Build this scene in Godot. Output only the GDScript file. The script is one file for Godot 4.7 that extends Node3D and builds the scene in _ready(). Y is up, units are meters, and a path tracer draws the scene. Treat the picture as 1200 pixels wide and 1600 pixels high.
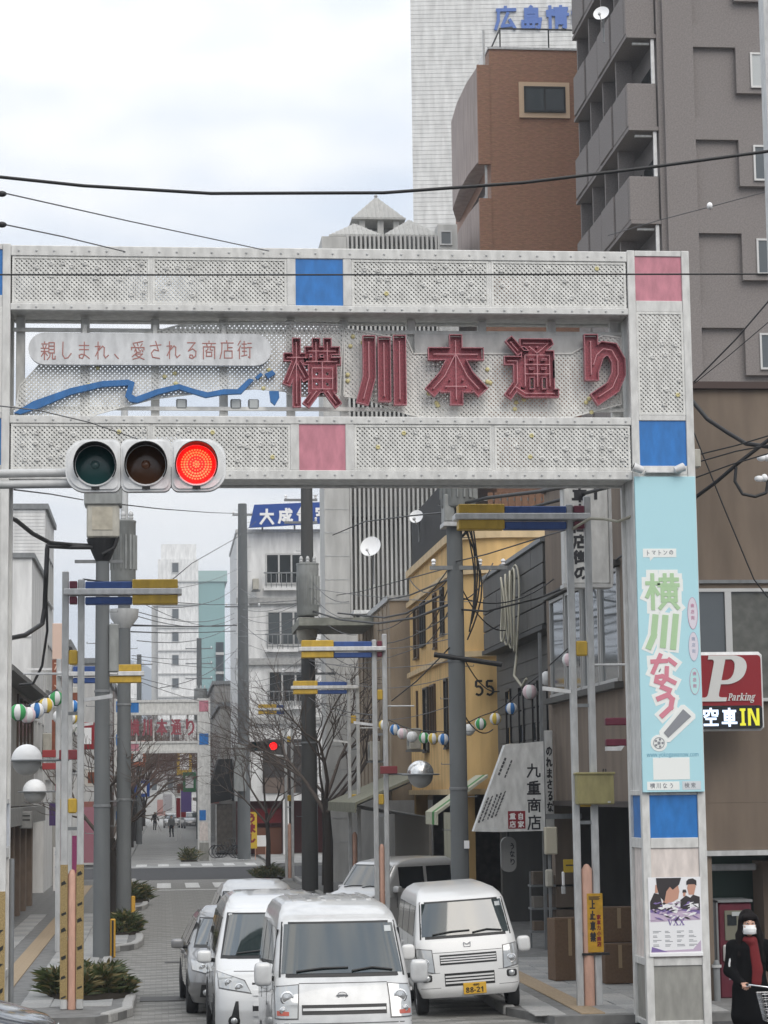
extends Node3D

# ---------- mesh builder ----------
class MB:
	var v := PackedVector3Array()
	var n := PackedVector3Array()
	func tri(a: Vector3, b: Vector3, c: Vector3, na: Vector3, nb: Vector3, nc: Vector3) -> void:
		if (c - a).cross(b - a).dot(na + nb + nc) < 0.0:
			v.append(a); v.append(c); v.append(b)
			n.append(na); n.append(nc); n.append(nb)
		else:
			v.append(a); v.append(b); v.append(c)
			n.append(na); n.append(nb); n.append(nc)
	func flat(a: Vector3, b: Vector3, c: Vector3, hint: Vector3) -> void:
		var g := (c - a).cross(b - a)
		if g.length_squared() < 1e-14: return
		g = g.normalized()
		if g.dot(hint) < 0.0: g = -g
		tri(a, b, c, g, g, g)
	func quad(a: Vector3, b: Vector3, c: Vector3, d: Vector3, hint: Vector3) -> void:
		flat(a, b, c, hint)
		flat(a, c, d, hint)
	func squad(a: Vector3, b: Vector3, c: Vector3, d: Vector3, na: Vector3, nb: Vector3, nc: Vector3, nd: Vector3) -> void:
		tri(a, b, c, na, nb, nc)
		tri(a, c, d, na, nc, nd)
	# a box between two corners in the frame T, edges chamfered by ch
	func box(p: Vector3, q: Vector3, T := Transform3D(), ch := 0.0) -> void:
		var lo := p.min(q)
		var hi := p.max(q)
		if ch <= 0.0:
			for ax in 3:
				for s in 2:
					var b1 := (ax + 1) % 3
					var b2 := (ax + 2) % 3
					var cs := []
					for k in [[0, 0], [1, 0], [1, 1], [0, 1]]:
						var w := Vector3()
						w[ax] = hi[ax] if s else lo[ax]
						w[b1] = hi[b1] if k[0] else lo[b1]
						w[b2] = hi[b2] if k[1] else lo[b2]
						cs.append(T * w)
					var h := Vector3()
					h[ax] = 1.0 if s else -1.0
					quad(cs[0], cs[1], cs[2], cs[3], T.basis * h)
			return
		var c := (lo + hi) * 0.5
		var e := (hi - lo) * 0.5
		var m: float = minf(ch, minf(e.x, minf(e.y, e.z)) * 0.9)
		for ax in 3:
			var b1 := (ax + 1) % 3
			var b2 := (ax + 2) % 3
			for s in [-1.0, 1.0]:
				var cs := []
				for k in [[-1, -1], [1, -1], [1, 1], [-1, 1]]:
					var w := Vector3()
					w[ax] = s * e[ax]
					w[b1] = k[0] * (e[b1] - m)
					w[b2] = k[1] * (e[b2] - m)
					cs.append(T * (c + w))
				var h := Vector3()
				h[ax] = s
				quad(cs[0], cs[1], cs[2], cs[3], T.basis * h)
				for t in [-1.0, 1.0]:
					var ds := []
					for k in [[0, -1], [0, 1], [1, 1], [1, -1]]:
						var w := Vector3()
						w[ax] = s * (e[ax] if k[0] == 0 else e[ax] - m)
						w[b1] = t * (e[b1] - m if k[0] == 0 else e[b1])
						w[b2] = k[1] * (e[b2] - m)
						ds.append(T * (c + w))
					var g := Vector3()
					g[ax] = s
					g[b1] = t
					quad(ds[0], ds[1], ds[2], ds[3], T.basis * g)
		for sx in [-1.0, 1.0]:
			for sy in [-1.0, 1.0]:
				for sz in [-1.0, 1.0]:
					var a := T * (c + Vector3(sx * e.x, sy * (e.y - m), sz * (e.z - m)))
					var b := T * (c + Vector3(sx * (e.x - m), sy * e.y, sz * (e.z - m)))
					var d := T * (c + Vector3(sx * (e.x - m), sy * (e.y - m), sz * e.z))
					flat(a, b, d, T.basis * Vector3(sx, sy, sz))
	# a straight bar of square section from a to b
	func bar(a: Vector3, b: Vector3, w: float, h: float, up := Vector3.UP, ch := 0.0) -> void:
		var d := (b - a)
		var z := d.normalized()
		var x := up.cross(z)
		if x.length() < 0.01: x = Vector3.RIGHT.cross(z) if absf(z.x) < 0.9 else Vector3.BACK.cross(z)
		x = x.normalized()
		var y := z.cross(x)
		box(Vector3(-w / 2, -h / 2, 0), Vector3(w / 2, h / 2, d.length()), Transform3D(Basis(x, y, z), a), ch)
	# a tube along a path; r is a float or an array of radii
	func tube(p: Array, r, sides := 6, caps := true) -> void:
		var k := p.size()
		if k < 2: return
		var rings := []
		var nrm := []
		var t0: Vector3 = (p[1] - p[0]).normalized()
		var x := Vector3.UP.cross(t0)
		if x.length() < 0.05: x = Vector3.RIGHT.cross(t0)
		if x.length() < 0.05: x = Vector3.BACK.cross(t0)
		x = x.normalized()
		for i in k:
			var t: Vector3
			if i == 0: t = p[1] - p[0]
			elif i == k - 1: t = p[i] - p[i - 1]
			else: t = (p[i + 1] - p[i]).normalized() + (p[i] - p[i - 1]).normalized()
			t = t.normalized()
			x = (x - t * x.dot(t)).normalized()
			var y := t.cross(x)
			var rad: float = r[i] if r is Array else r
			var ring := PackedVector3Array()
			var rn := PackedVector3Array()
			for s in sides:
				var a := TAU * s / sides
				var d := x * cos(a) + y * sin(a)
				ring.append(p[i] + d * rad)
				rn.append(d)
			rings.append(ring)
			nrm.append(rn)
		for i in k - 1:
			for s in sides:
				var s2 := (s + 1) % sides
				squad(rings[i][s], rings[i][s2], rings[i + 1][s2], rings[i + 1][s], nrm[i][s], nrm[i][s2], nrm[i + 1][s2], nrm[i + 1][s])
		if caps:
			for e in [0, k - 1]:
				var h: Vector3 = (p[0] - p[1]) if e == 0 else (p[k - 1] - p[k - 2])
				for s in range(1, sides - 1):
					flat(rings[e][0], rings[e][s], rings[e][s + 1], h)
	# profile [Vector2(radius, height)] turned round the y axis of T, from angle a0 to a1
	func lathe(prof: Array, T := Transform3D(), sides := 20, a0 := 0.0, a1 := TAU, smooth := true) -> void:
		for i in prof.size() - 1:
			var p: Vector2 = prof[i]
			var q: Vector2 = prof[i + 1]
			var d := q - p
			if d.length() < 1e-6: continue
			var nn := Vector2(d.y, -d.x).normalized()
			var np := nn
			var nq := nn
			if smooth:
				if i > 0:
					var dd: Vector2 = p - prof[i - 1]
					var m := Vector2(dd.y, -dd.x).normalized()
					if m.dot(nn) > 0.6: np = (m + nn).normalized()
				if i < prof.size() - 2:
					var dd: Vector2 = prof[i + 2] - q
					var m := Vector2(dd.y, -dd.x).normalized()
					if m.dot(nn) > 0.6: nq = (m + nn).normalized()
			for s in sides:
				var t0 := a0 + (a1 - a0) * s / sides
				var t1 := a0 + (a1 - a0) * (s + 1) / sides
				var e0 := Vector3(cos(t0), 0, sin(t0))
				var e1 := Vector3(cos(t1), 0, sin(t1))
				var A := T * (e0 * p.x + Vector3.UP * p.y)
				var B := T * (e1 * p.x + Vector3.UP * p.y)
				var C := T * (e1 * q.x + Vector3.UP * q.y)
				var D := T * (e0 * q.x + Vector3.UP * q.y)
				var nA := (T.basis * (e0 * np.x + Vector3.UP * np.y)).normalized()
				var nB := (T.basis * (e1 * np.x + Vector3.UP * np.y)).normalized()
				var nC := (T.basis * (e1 * nq.x + Vector3.UP * nq.y)).normalized()
				var nD := (T.basis * (e0 * nq.x + Vector3.UP * nq.y)).normalized()
				if p.x > 1e-5: tri(A, B, C, nA, nB, nC)
				if q.x > 1e-5: tri(A, C, D, nA, nC, nD)
	func ball(c: Vector3, r: Vector3, sides := 14, rows := 9) -> void:
		var prof := []
		for i in rows + 1:
			var a := -PI / 2 + PI * i / rows
			prof.append(Vector2(cos(a), sin(a)))
		lathe(prof, Transform3D(Basis.from_scale(r), c), sides)
	# a rounded box: a ball with flattened sides
	func pillow(c: Vector3, r: Vector3, e := 0.5) -> void:
		var g := []
		for i in 13:
			var a := -PI / 2 + PI * i / 12.0
			var row := PackedVector3Array()
			for j in 24:
				var t := TAU * j / 24.0
				var ca := pow(absf(cos(a)), e)
				row.append(c + Vector3(signf(cos(t)) * pow(absf(cos(t)), e) * ca * r.x, signf(sin(a)) * pow(absf(sin(a)), e) * r.y, signf(sin(t)) * pow(absf(sin(t)), e) * ca * r.z))
			g.append(row)
		grid(g, true, Vector3.UP, c, true)
	# an outline in the x-y plane of T, thick from z0 to z1
	func prism(poly: PackedVector2Array, z0: float, z1: float, T := Transform3D()) -> void:
		var idx := Geometry2D.triangulate_polygon(poly)
		var nz := T.basis.z * (1.0 if z1 > z0 else -1.0)
		for i in range(0, idx.size(), 3):
			var a := poly[idx[i]]
			var b := poly[idx[i + 1]]
			var c := poly[idx[i + 2]]
			flat(T * Vector3(a.x, a.y, z1), T * Vector3(b.x, b.y, z1), T * Vector3(c.x, c.y, z1), nz)
			flat(T * Vector3(a.x, a.y, z0), T * Vector3(b.x, b.y, z0), T * Vector3(c.x, c.y, z0), -nz)
		var cw := Geometry2D.is_polygon_clockwise(poly)
		for i in poly.size():
			var a := poly[i]
			var b := poly[(i + 1) % poly.size()]
			var d := b - a
			var o := Vector2(d.y, -d.x) * (-1.0 if cw else 1.0)
			quad(T * Vector3(a.x, a.y, z0), T * Vector3(b.x, b.y, z0), T * Vector3(b.x, b.y, z1), T * Vector3(a.x, a.y, z1), T.basis * Vector3(o.x, o.y, 0))
	# smooth grid of points
	func grid(g: Array, closed := false, hint_out := Vector3.ZERO, centre := Vector3.ZERO, use_centre := false) -> void:
		var R := g.size()
		var K: int = g[0].size()
		var N := []
		for i in R:
			var row := PackedVector3Array()
			for j in K:
				var j0 := (j - 1 + K) % K if closed else maxi(j - 1, 0)
				var j1 := (j + 1) % K if closed else mini(j + 1, K - 1)
				var dj: Vector3 = g[i][j1] - g[i][j0]
				var di: Vector3 = g[mini(i + 1, R - 1)][j] - g[maxi(i - 1, 0)][j]
				var nn := di.cross(dj)
				if nn.length() < 1e-9: nn = hint_out if not use_centre else g[i][j] - centre
				nn = nn.normalized()
				var h: Vector3 = (g[i][j] - centre) if use_centre else hint_out
				if nn.dot(h) < 0.0: nn = -nn
				row.append(nn)
			N.append(row)
		for i in R - 1:
			for j in (K if closed else K - 1):
				var j2 := (j + 1) % K
				squad(g[i][j], g[i][j2], g[i + 1][j2], g[i + 1][j], N[i][j], N[i][j2], N[i + 1][j2], N[i + 1][j])
	func mesh() -> ArrayMesh:
		var a := []
		a.resize(Mesh.ARRAY_MAX)
		a[Mesh.ARRAY_VERTEX] = v
		a[Mesh.ARRAY_NORMAL] = n
		var m := ArrayMesh.new()
		m.add_surface_from_arrays(Mesh.PRIMITIVE_TRIANGLES, a)
		return m

# ---------- things and parts ----------
var names := {}
func numbered(called: String) -> String:
	names[called] = names.get(called, -1) + 1
	return called if names[called] == 0 else "%s_%03d" % [called, names[called]]
func tag(o: Node, label: String, category: String, group := "") -> void:
	o.set_meta("label", label)
	o.set_meta("category", category)
	if group: o.set_meta("group", group)
func thing(called: String, label: String, category: String, at := Vector3.ZERO, turn := 0.0, group := "") -> Node3D:
	var o := Node3D.new()
	o.name = numbered(called)
	add_child(o)
	o.position = at
	o.rotation.y = turn
	tag(o, label, category, group)
	return o
func obj(called: String, mb, m: Material, parent: Node = null, kind := "") -> MeshInstance3D:
	var o := MeshInstance3D.new()
	o.mesh = mb.mesh() if mb is MB else mb
	o.material_override = m
	if parent == null:
		o.name = numbered(called)
		add_child(o)
	else:
		o.name = called
		parent.add_child(o, true)
	if kind: o.set_meta("kind", kind)
	return o
func part(called: String, p: Vector3, q: Vector3, m: Material, parent: Node, ch := 0.0, T := Transform3D()) -> MeshInstance3D:
	var b := MB.new()
	b.box(p, q, T, ch)
	return obj(called, b, m, parent)
func single(called: String, mb, m: Material, label: String, category: String, group := "") -> MeshInstance3D:
	var o := obj(called, mb, m)
	tag(o, label, category, group)
	return o
# a copy of a thing under a number and a label of its own
func copy(src: Node3D, label: String, at: Vector3, turn := 0.0) -> Node3D:
	var called := String(src.name)
	var cut := called.rfind("_")
	if cut > 0 and called.substr(cut + 1).is_valid_int(): called = called.substr(0, cut)
	var o: Node3D = src.duplicate()
	o.name = numbered(called)
	add_child(o)
	o.position = at
	o.rotation.y = turn
	o.set_meta("label", label)
	return o
# frame of a face: u along it, v up, n out of it
func face(o: Vector3, u: Vector3, nrm: Vector3) -> Transform3D:
	return Transform3D(Basis(u.normalized(), Vector3.UP, nrm.normalized()), o)

# ---------- materials ----------
var mats := {}
var tex := {}
func noise_tex(key: String, frequency: float, lo: float, hi: float, sd: int, octaves := 4, size := 512, as_normal := false) -> NoiseTexture2D:
	if tex.has(key): return tex[key]
	var f := FastNoiseLite.new()
	f.seed = sd
	f.noise_type = FastNoiseLite.TYPE_SIMPLEX_SMOOTH
	f.frequency = frequency
	f.fractal_octaves = octaves
	var t := NoiseTexture2D.new()
	t.width = size
	t.height = size
	t.seamless = true
	t.noise = f
	if as_normal:
		t.as_normal_map = true
		t.bump_strength = 4.0
	else:
		var g := Gradient.new()
		g.set_color(0, Color(lo, lo, lo))
		g.set_color(1, Color(hi, hi, hi))
		t.color_ramp = g
	tex[key] = t
	return t
func mat(key: String, lin := Color(0.5, 0.5, 0.5), rough := 0.7, opt := {}) -> StandardMaterial3D:
	if mats.has(key): return mats[key]
	var m := StandardMaterial3D.new()
	m.resource_name = key
	m.albedo_color = lin.linear_to_srgb()
	m.roughness = rough
	m.metallic = opt.get("metal", 0.0)
	m.metallic_specular = opt.get("spec", 0.5)
	if opt.has("tex"):
		m.albedo_texture = opt.tex
		m.uv1_triplanar = true
		m.uv1_world_triplanar = opt.get("world", true)
		m.uv1_scale = opt.get("scale", Vector3.ONE)
		m.uv1_offset = opt.get("offset", Vector3.ZERO)
	if opt.has("bump"):
		m.heightmap_enabled = true
		m.heightmap_texture = opt.bump
		m.heightmap_scale = opt.get("depth", 1.0)
	if opt.has("coat"):
		m.clearcoat_enabled = true
		m.clearcoat = opt.coat
		m.clearcoat_roughness = 0.05
	if opt.has("emit"):
		m.emission_enabled = true
		m.emission = opt.emit
		m.emission_energy_multiplier = opt.get("power", 1.0)
	if opt.has("backlight"):
		m.backlight_enabled = true
		m.backlight = opt.backlight
	mats[key] = m
	return m
# painted or rendered wall with grain and rain streaks
func wall(key: String, lin: Color, rough := 0.85, streak := true) -> StandardMaterial3D:
	if mats.has(key): return mats[key]
	var o := {"tex": tex["streak"] if streak else tex["grain"], "scale": Vector3(0.45, 0.09, 0.45) if streak else Vector3(0.8, 0.8, 0.8), "bump": tex["grain"], "depth": 0.3}
	return mat(key, lin, rough, o)
func steel(key: String, lin: Color, rough := 0.45) -> StandardMaterial3D:
	return mat(key, lin, rough, {"tex": tex["wear"], "scale": Vector3(0.9, 0.35, 0.9)})

# ---------- writing: strokes of each character on a 0..100 square, y down ----------
const GLYPH := {
	"横": "5 28 40 28/22 5 22 98/22 32 5 65/24 38 38 58/46 18 98 18/60 5 60 32/82 5 82 32/42 34 100 34/52 44 92 44 92 76 52 76 52 44/72 34 72 76/52 60 92 60/60 80 44 97/82 80 98 97",
	"川": "18 6 18 62 6 96/50 8 50 92/83 5 83 97",
	"本": "8 25 92 25/50 4 50 97/48 27 28 60 6 80/52 27 72 60 94 80/30 77 70 77",
	"通": "12 6 26 20/6 38 24 38 24 76/24 76 8 94/20 82 40 93 98 93/38 8 88 8 66 24/50 14 64 24/40 28 90 28 90 80/40 28 40 80/40 44 90 44/40 60 90 60/65 28 65 80",
	"り": "20 6 20 60/26 44 34 28 50 18 70 20 84 38 84 60 70 82 38 97",
	"親": "8 15 46 15/27 4 27 15/16 22 20 34/38 22 34 34/4 38 50 38/6 54 48 54/27 38 27 98/26 56 6 80/30 60 46 76/56 8 92 8 92 62 56 62 56 8/56 26 92 26/56 44 92 44/66 62 62 82 46 98/80 62 80 94 98 94 98 80",
	"し": "30 6 28 72 42 92 64 88 84 66",
	"ま": "18 24 82 24/20 46 80 46/52 6 52 72 40 92 20 88 18 76 36 70 60 76 86 92",
	"れ": "24 6 24 96/6 30 38 28 8 80/30 50 54 28 66 36 64 76 74 90 94 76",
	"、": "16 72 40 94",
	"愛": "84 4 18 14/22 20 30 30/48 16 52 26/80 16 70 28/8 48 8 36 92 36 92 48/34 44 30 58/38 46 44 62 66 60 68 52/54 40 60 50/78 48 84 58/40 66 14 84/36 70 82 70 56 90 18 98/38 76 66 90 92 98",
	"さ": "14 28 86 22/50 4 70 54/70 54 40 48 22 66 30 88 76 94",
	"る": "24 12 76 12 30 56 60 44 82 58 80 82 56 96 38 90 42 76 58 78 64 92",
	"商": "6 16 94 16/50 4 50 16/34 20 38 32/66 20 62 32/12 34 12 98/12 34 88 34 88 96/44 36 42 48 28 56/58 36 58 50 74 52/32 62 68 62 68 84 32 84 32 62",
	"店": "50 2 50 14/12 14 94 14/18 14 16 60 4 97/56 22 56 56/56 38 86 38/34 56 86 56 86 94 34 94 34 56",
	"街": "22 4 6 26/24 30 6 56/16 46 16 98/34 20 62 20/48 6 48 40/32 40 64 40/36 58 62 58/48 44 48 82/30 84 66 78/72 16 96 16/70 38 98 38/86 38 86 94 76 88",
	"広": "50 2 50 14/12 14 94 14/18 14 16 60 4 97/60 30 34 86 84 82/70 60 92 96",
	"島": "50 2 40 14/24 14 76 14 76 44 24 44/24 14 24 58/24 28 76 28/24 58 94 58/24 70 90 70 86 98 76 94/10 66 10 92 60 92/34 72 34 92/60 74 60 92",
	"情": "18 4 18 98/6 24 8 44/28 20 32 38/40 14 96 14/68 4 68 40/44 27 92 27/36 40 100 40/48 50 88 50 88 96 80 94/48 50 48 98/48 64 88 64/48 78 88 78",
	"報": "6 18 46 18/26 4 26 32/4 34 50 34/14 38 20 50/40 38 34 50/6 54 48 54/6 70 48 70/26 54 26 98/58 8 90 8 88 32 78 30/58 8 58 98/58 46 92 46 60 96/64 52 98 96",
	"大": "6 34 94 34/50 4 48 44 6 97/50 40 94 97",
	"成": "12 24 94 24/16 24 14 66 4 96/16 48 44 48 42 82 30 76/56 4 66 60 90 96 96 78/86 44 54 92/76 6 88 16",
	"住": "30 4 6 46/20 32 20 98/60 4 66 16/40 24 96 24/44 56 92 56/36 94 100 94/68 24 68 94",
	"宅": "50 2 50 14/8 30 8 14 92 14 92 30/70 26 26 38/10 56 92 48/48 36 48 88 60 96 90 94 92 80",
	"九": "40 4 40 40 6 96/10 32 74 32 72 84 82 94 96 90 96 74",
	"重": "78 4 22 12/6 24 94 24/50 10 50 92/20 36 80 36 80 66 20 66 20 36/20 51 80 51/14 79 86 79/4 93 96 93",
	"な": "10 26 56 24/36 6 14 60/66 20 86 34/60 46 60 78 46 94 26 88 28 74 46 72 88 92",
	"う": "34 8 64 18/22 44 58 32 76 46 72 72 40 97",
	"空": "50 2 50 14/8 30 8 14 92 14 92 30/38 22 34 36 10 46/60 22 62 38 90 40/20 58 80 58/50 58 50 92/8 92 92 92",
	"車": "12 16 88 16/50 3 50 98/22 30 78 30 78 66 22 66 22 30/22 48 78 48/6 82 94 82",
	"ト": "36 6 36 96/38 38 78 58",
	"マ": "10 18 88 18 52 62/36 46 66 80",
	"ン": "14 18 36 34/14 90 50 76 88 28",
	"の": "52 20 44 70 22 84 10 58 26 24 60 14 88 38 84 72 58 94",
	"検": "4 28 38 28/22 4 22 98/22 34 4 66/26 40 38 56/68 4 42 34/68 4 98 34/54 34 84 34/48 46 90 46 90 66 48 66 48 46/69 34 69 66/68 66 40 98/70 70 98 98",
	"索": "12 14 88 14/50 2 50 28/8 40 8 28 92 28 92 40/48 32 28 46 56 54/72 40 20 66 86 62/50 64 50 98/28 74 12 92/70 74 90 92",
	"上": "50 4 50 92/50 44 86 44/6 92 94 92",
	"止": "50 6 50 92/50 46 84 46/20 40 20 92/4 92 96 92",
	"禁": "4 18 46 18/25 4 25 46/25 20 6 42/25 20 44 40/54 18 96 18/75 4 75 46/75 20 56 42/75 20 94 40/20 54 80 54/6 68 94 68/50 68 50 96/28 76 12 94/70 76 88 94",
	"カ": "10 28 84 28 78 90 60 86/46 6 40 50 12 94",
	"小": "50 6 50 94 36 88/26 34 8 74/74 34 94 74",
	"家": "50 2 50 14/8 30 8 14 92 14 92 30/22 32 80 32/52 32 20 52/40 44 60 70 52 96 40 92/50 58 16 74/54 72 14 94/82 44 62 56/62 56 94 88",
	"自": "50 2 40 18/20 18 80 18 80 96 20 96 20 18/20 44 80 44/20 70 80 70",
}
func strokes(ch: String) -> Array:
	var out := []
	for s in GLYPH[ch].split("/"):
		var q: PackedStringArray = s.split(" ")
		var line := PackedVector2Array()
		for i in range(0, q.size(), 2):
			line.append(Vector2(float(q[i]) / 100.0, 1.0 - float(q[i + 1]) / 100.0))
		out.append(line)
	return out
# ribbons of width sw (metres) and thickness th for one character whose lower left corner is at o in T's x-y plane
func put_char(b: MB, ch: String, T: Transform3D, o: Vector2, size: Vector2, sw: float, th: float, z := 0.0, shear := 0.0) -> void:
	var k := 0
	for line in strokes(ch):
		for i in line.size() - 1:
			var p: Vector2 = o + Vector2(line[i].x + shear * line[i].y, line[i].y) * size
			var q: Vector2 = o + Vector2(line[i + 1].x + shear * line[i + 1].y, line[i + 1].y) * size
			var d := (q - p).normalized()
			p -= d * sw * 0.42
			q += d * sw * 0.42
			var s := Vector2(-d.y, d.x) * sw * 0.5
			var top := z + th + 0.0004 * (k % 7)
			k += 1
			var A := T * Vector3(p.x + s.x, p.y + s.y, top)
			var B := T * Vector3(q.x + s.x, q.y + s.y, top)
			var C := T * Vector3(q.x - s.x, q.y - s.y, top)
			var D := T * Vector3(p.x - s.x, p.y - s.y, top)
			var dn := T.basis.z * (top - z)
			b.quad(A, B, C, D, T.basis.z)
			b.quad(A, B, B - dn, A - dn, T.basis * Vector3(s.x, s.y, 0))
			b.quad(D, C, C - dn, D - dn, T.basis * Vector3(-s.x, -s.y, 0))
			b.quad(A, D, D - dn, A - dn, T.basis * Vector3(-d.x, -d.y, 0))
			b.quad(B, C, C - dn, B - dn, T.basis * Vector3(d.x, d.y, 0))
func put_text(text: String, T: Transform3D, size: Vector2, step: Vector2, sw: float, th: float, z := 0.0, shear := 0.0) -> MB:
	var b := MB.new()
	for i in text.length():
		if GLYPH.has(text[i]): put_char(b, text[i], T, step * i, size, sw, th, z, shear)
	return b
# Latin lettering, its middle at T's origin; height of a capital is cap
func latin(called: String, text: String, T: Transform3D, cap: float, depth: float, m: Material, parent: Node, bold := true, serif := false, width := 0.0) -> MeshInstance3D:
	var f := SystemFont.new()
	f.font_names = PackedStringArray(["Droid Serif" if serif else "Droid Sans"])
	f.font_weight = 700 if bold else 400
	var t := TextMesh.new()
	t.font = f
	t.text = text
	t.font_size = 32
	t.pixel_size = cap / 32.0 / 0.714
	t.depth = depth
	t.curve_step = 2.0
	var o := MeshInstance3D.new()
	o.mesh = t
	o.material_override = m
	o.name = called
	parent.add_child(o, true)
	o.transform = T
	if width > 0.0:
		var w: float = t.get_aabb().size.x
		o.transform = T * Transform3D(Basis.from_scale(Vector3(width / maxf(w, 0.01), 1, 1)), Vector3.ZERO)
	return o
# the rim of a channel letter: every piece of its stroke outlines that is not inside another stroke, as a low wall
func letter_rim(b: MB, ch: String, T: Transform3D, o: Vector2, size: Vector2, sw: float, deep: float, thick: float) -> void:
	var polys := []
	for line in strokes(ch):
		var l := PackedVector2Array()
		for p in line: l.append(o + p * size)
		for g in Geometry2D.offset_polyline(l, sw * 0.5, Geometry2D.JOIN_MITER, Geometry2D.END_SQUARE):
			polys.append(g)
	var k := 0
	for i in polys.size():
		var g: PackedVector2Array = polys[i]
		var cw := Geometry2D.is_polygon_clockwise(g)
		for e in g.size():
			var p := g[e]
			var q := g[(e + 1) % g.size()]
			var d := (q - p).normalized()
			var out := Vector2(d.y, -d.x) * (-1.0 if cw else 1.0)
			var steps := maxi(1, int((q - p).length() / 0.02))
			var from := -1
			for s in steps + 1:
				var open := s < steps
				if open:
					var mid := p.lerp(q, (s + 0.5) / steps) + out * 0.002
					for j in polys.size():
						if j != i and Geometry2D.is_point_in_polygon(mid, polys[j]):
							open = false
							break
				if open and from < 0: from = s
				if not open and from >= 0:
					var a := p.lerp(q, float(from) / steps)
					var c := p.lerp(q, float(s) / steps)
					k += 1
					var X := T * Transform3D(Basis(Vector3(d.x, d.y, 0), Vector3(out.x, out.y, 0), Vector3(0, 0, 1)), Vector3(a.x, a.y, 0))
					b.box(Vector3(-thick * 0.4, -thick * 0.5, 0), Vector3((c - a).length() + thick * 0.4, thick * 0.5, deep + 0.0006 * (k % 5)), X)
					from = -1

func _ready() -> void:
	seed(7)
	# ---------- camera ----------
	var cam := Camera3D.new()
	cam.name = "camera"
	add_child(cam)
	cam.position = Vector3(0, 3.2, 0)
	cam.basis = Basis(Vector3.UP, -0.09967) * Basis(Vector3.RIGHT, 0.12506) * Basis(Vector3.BACK, -0.013)
	cam.fov = 25.75
	cam.near = 0.1
	cam.far = 6000.0
	cam.current = true
	# ---------- sky, sun, exposure ----------
	var we := WorldEnvironment.new()
	we.name = "air"
	var env := Environment.new()
	env.background_mode = Environment.BG_SKY
	env.sky = Sky.new()
	var pano := PanoramaSkyMaterial.new()
	pano.panorama = make_sky()
	env.sky.sky_material = pano
	env.background_energy_multiplier = 1.0
	env.tonemap_mode = Environment.TONE_MAPPER_LINEAR
	env.tonemap_exposure = 1.22
	env.sdfgi_enabled = true
	env.ssao_enabled = true
	env.ssil_enabled = true
	env.fog_enabled = true
	env.fog_density = 0.0005
	env.fog_light_color = Color(0.86, 0.89, 0.93)
	we.environment = env
	add_child(we)
	var sun := DirectionalLight3D.new()
	sun.name = "sun"
	add_child(sun)
	sun.look_at_from_position(Vector3(0.30, 0.85, 0.80), Vector3.ZERO)
	sun.light_energy = 0.5
	sun.light_angular_distance = 45.0
	sun.light_color = Color(1.0, 0.97, 0.93)
	sun.shadow_enabled = true
	sun.sky_mode = DirectionalLight3D.SKY_MODE_LIGHT_ONLY
	make_materials()
	# ---------- large structure ----------
	build_ground()
	build_right_buildings()
	build_far_buildings()
	build_left_buildings()
	# ---------- objects ----------
	build_gate()
	build_gate_banner()
	build_far_gate()
	build_signal()
	build_lamp_posts()
	build_poles()
	build_vehicles()
	build_people()
	build_signs()
	build_shop_things()
	build_plants()
	# ---------- small details ----------
	build_lanterns()
	build_wires()

func make_sky() -> ImageTexture:
	var w := 1536
	var h := 768
	var f := FastNoiseLite.new()
	f.seed = 11
	f.noise_type = FastNoiseLite.TYPE_SIMPLEX_SMOOTH
	f.frequency = 1.5
	f.fractal_octaves = 5
	var im := Image.create(w, h, false, Image.FORMAT_RGBF)
	for y in h:
		var el := PI * (0.5 - (y + 0.5) / h)
		for x in w:
			var az := TAU * (x + 0.5) / w
			var d := Vector3(cos(el) * cos(az), sin(el), cos(el) * sin(az))
			var up := maxf(d.y, 0.0)
			var base := Color(0.755, 0.782, 0.815).lerp(Color(1.25, 1.265, 1.29), smoothstep(0.0, 0.9, up))
			# layers of flat cloud seen from below: stretched towards the horizon
			var q := Vector3(d.x, d.y * 3.4, d.z)
			var c := f.get_noise_3dv(q * 2.2) * 0.5 + f.get_noise_3dv(q * 6.0 + Vector3(9, 3, 1)) * 0.28
			var k := smoothstep(-0.28, 0.34, c)
			k = clampf(0.5 + (k - 0.5) * (1.0 + up * 1.2), -0.5, 1.4)
			var col := Color(base.r * lerpf(0.82, 1.10, k), base.g * lerpf(0.87, 1.08, k), base.b * lerpf(0.945, 1.055, k))
			if d.y < 0.0: col = col.lerp(Color(0.42, 0.42, 0.42), smoothstep(0.0, 0.12, -d.y))
			im.set_pixel(x, y, col)
	return ImageTexture.create_from_image(im)

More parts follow.
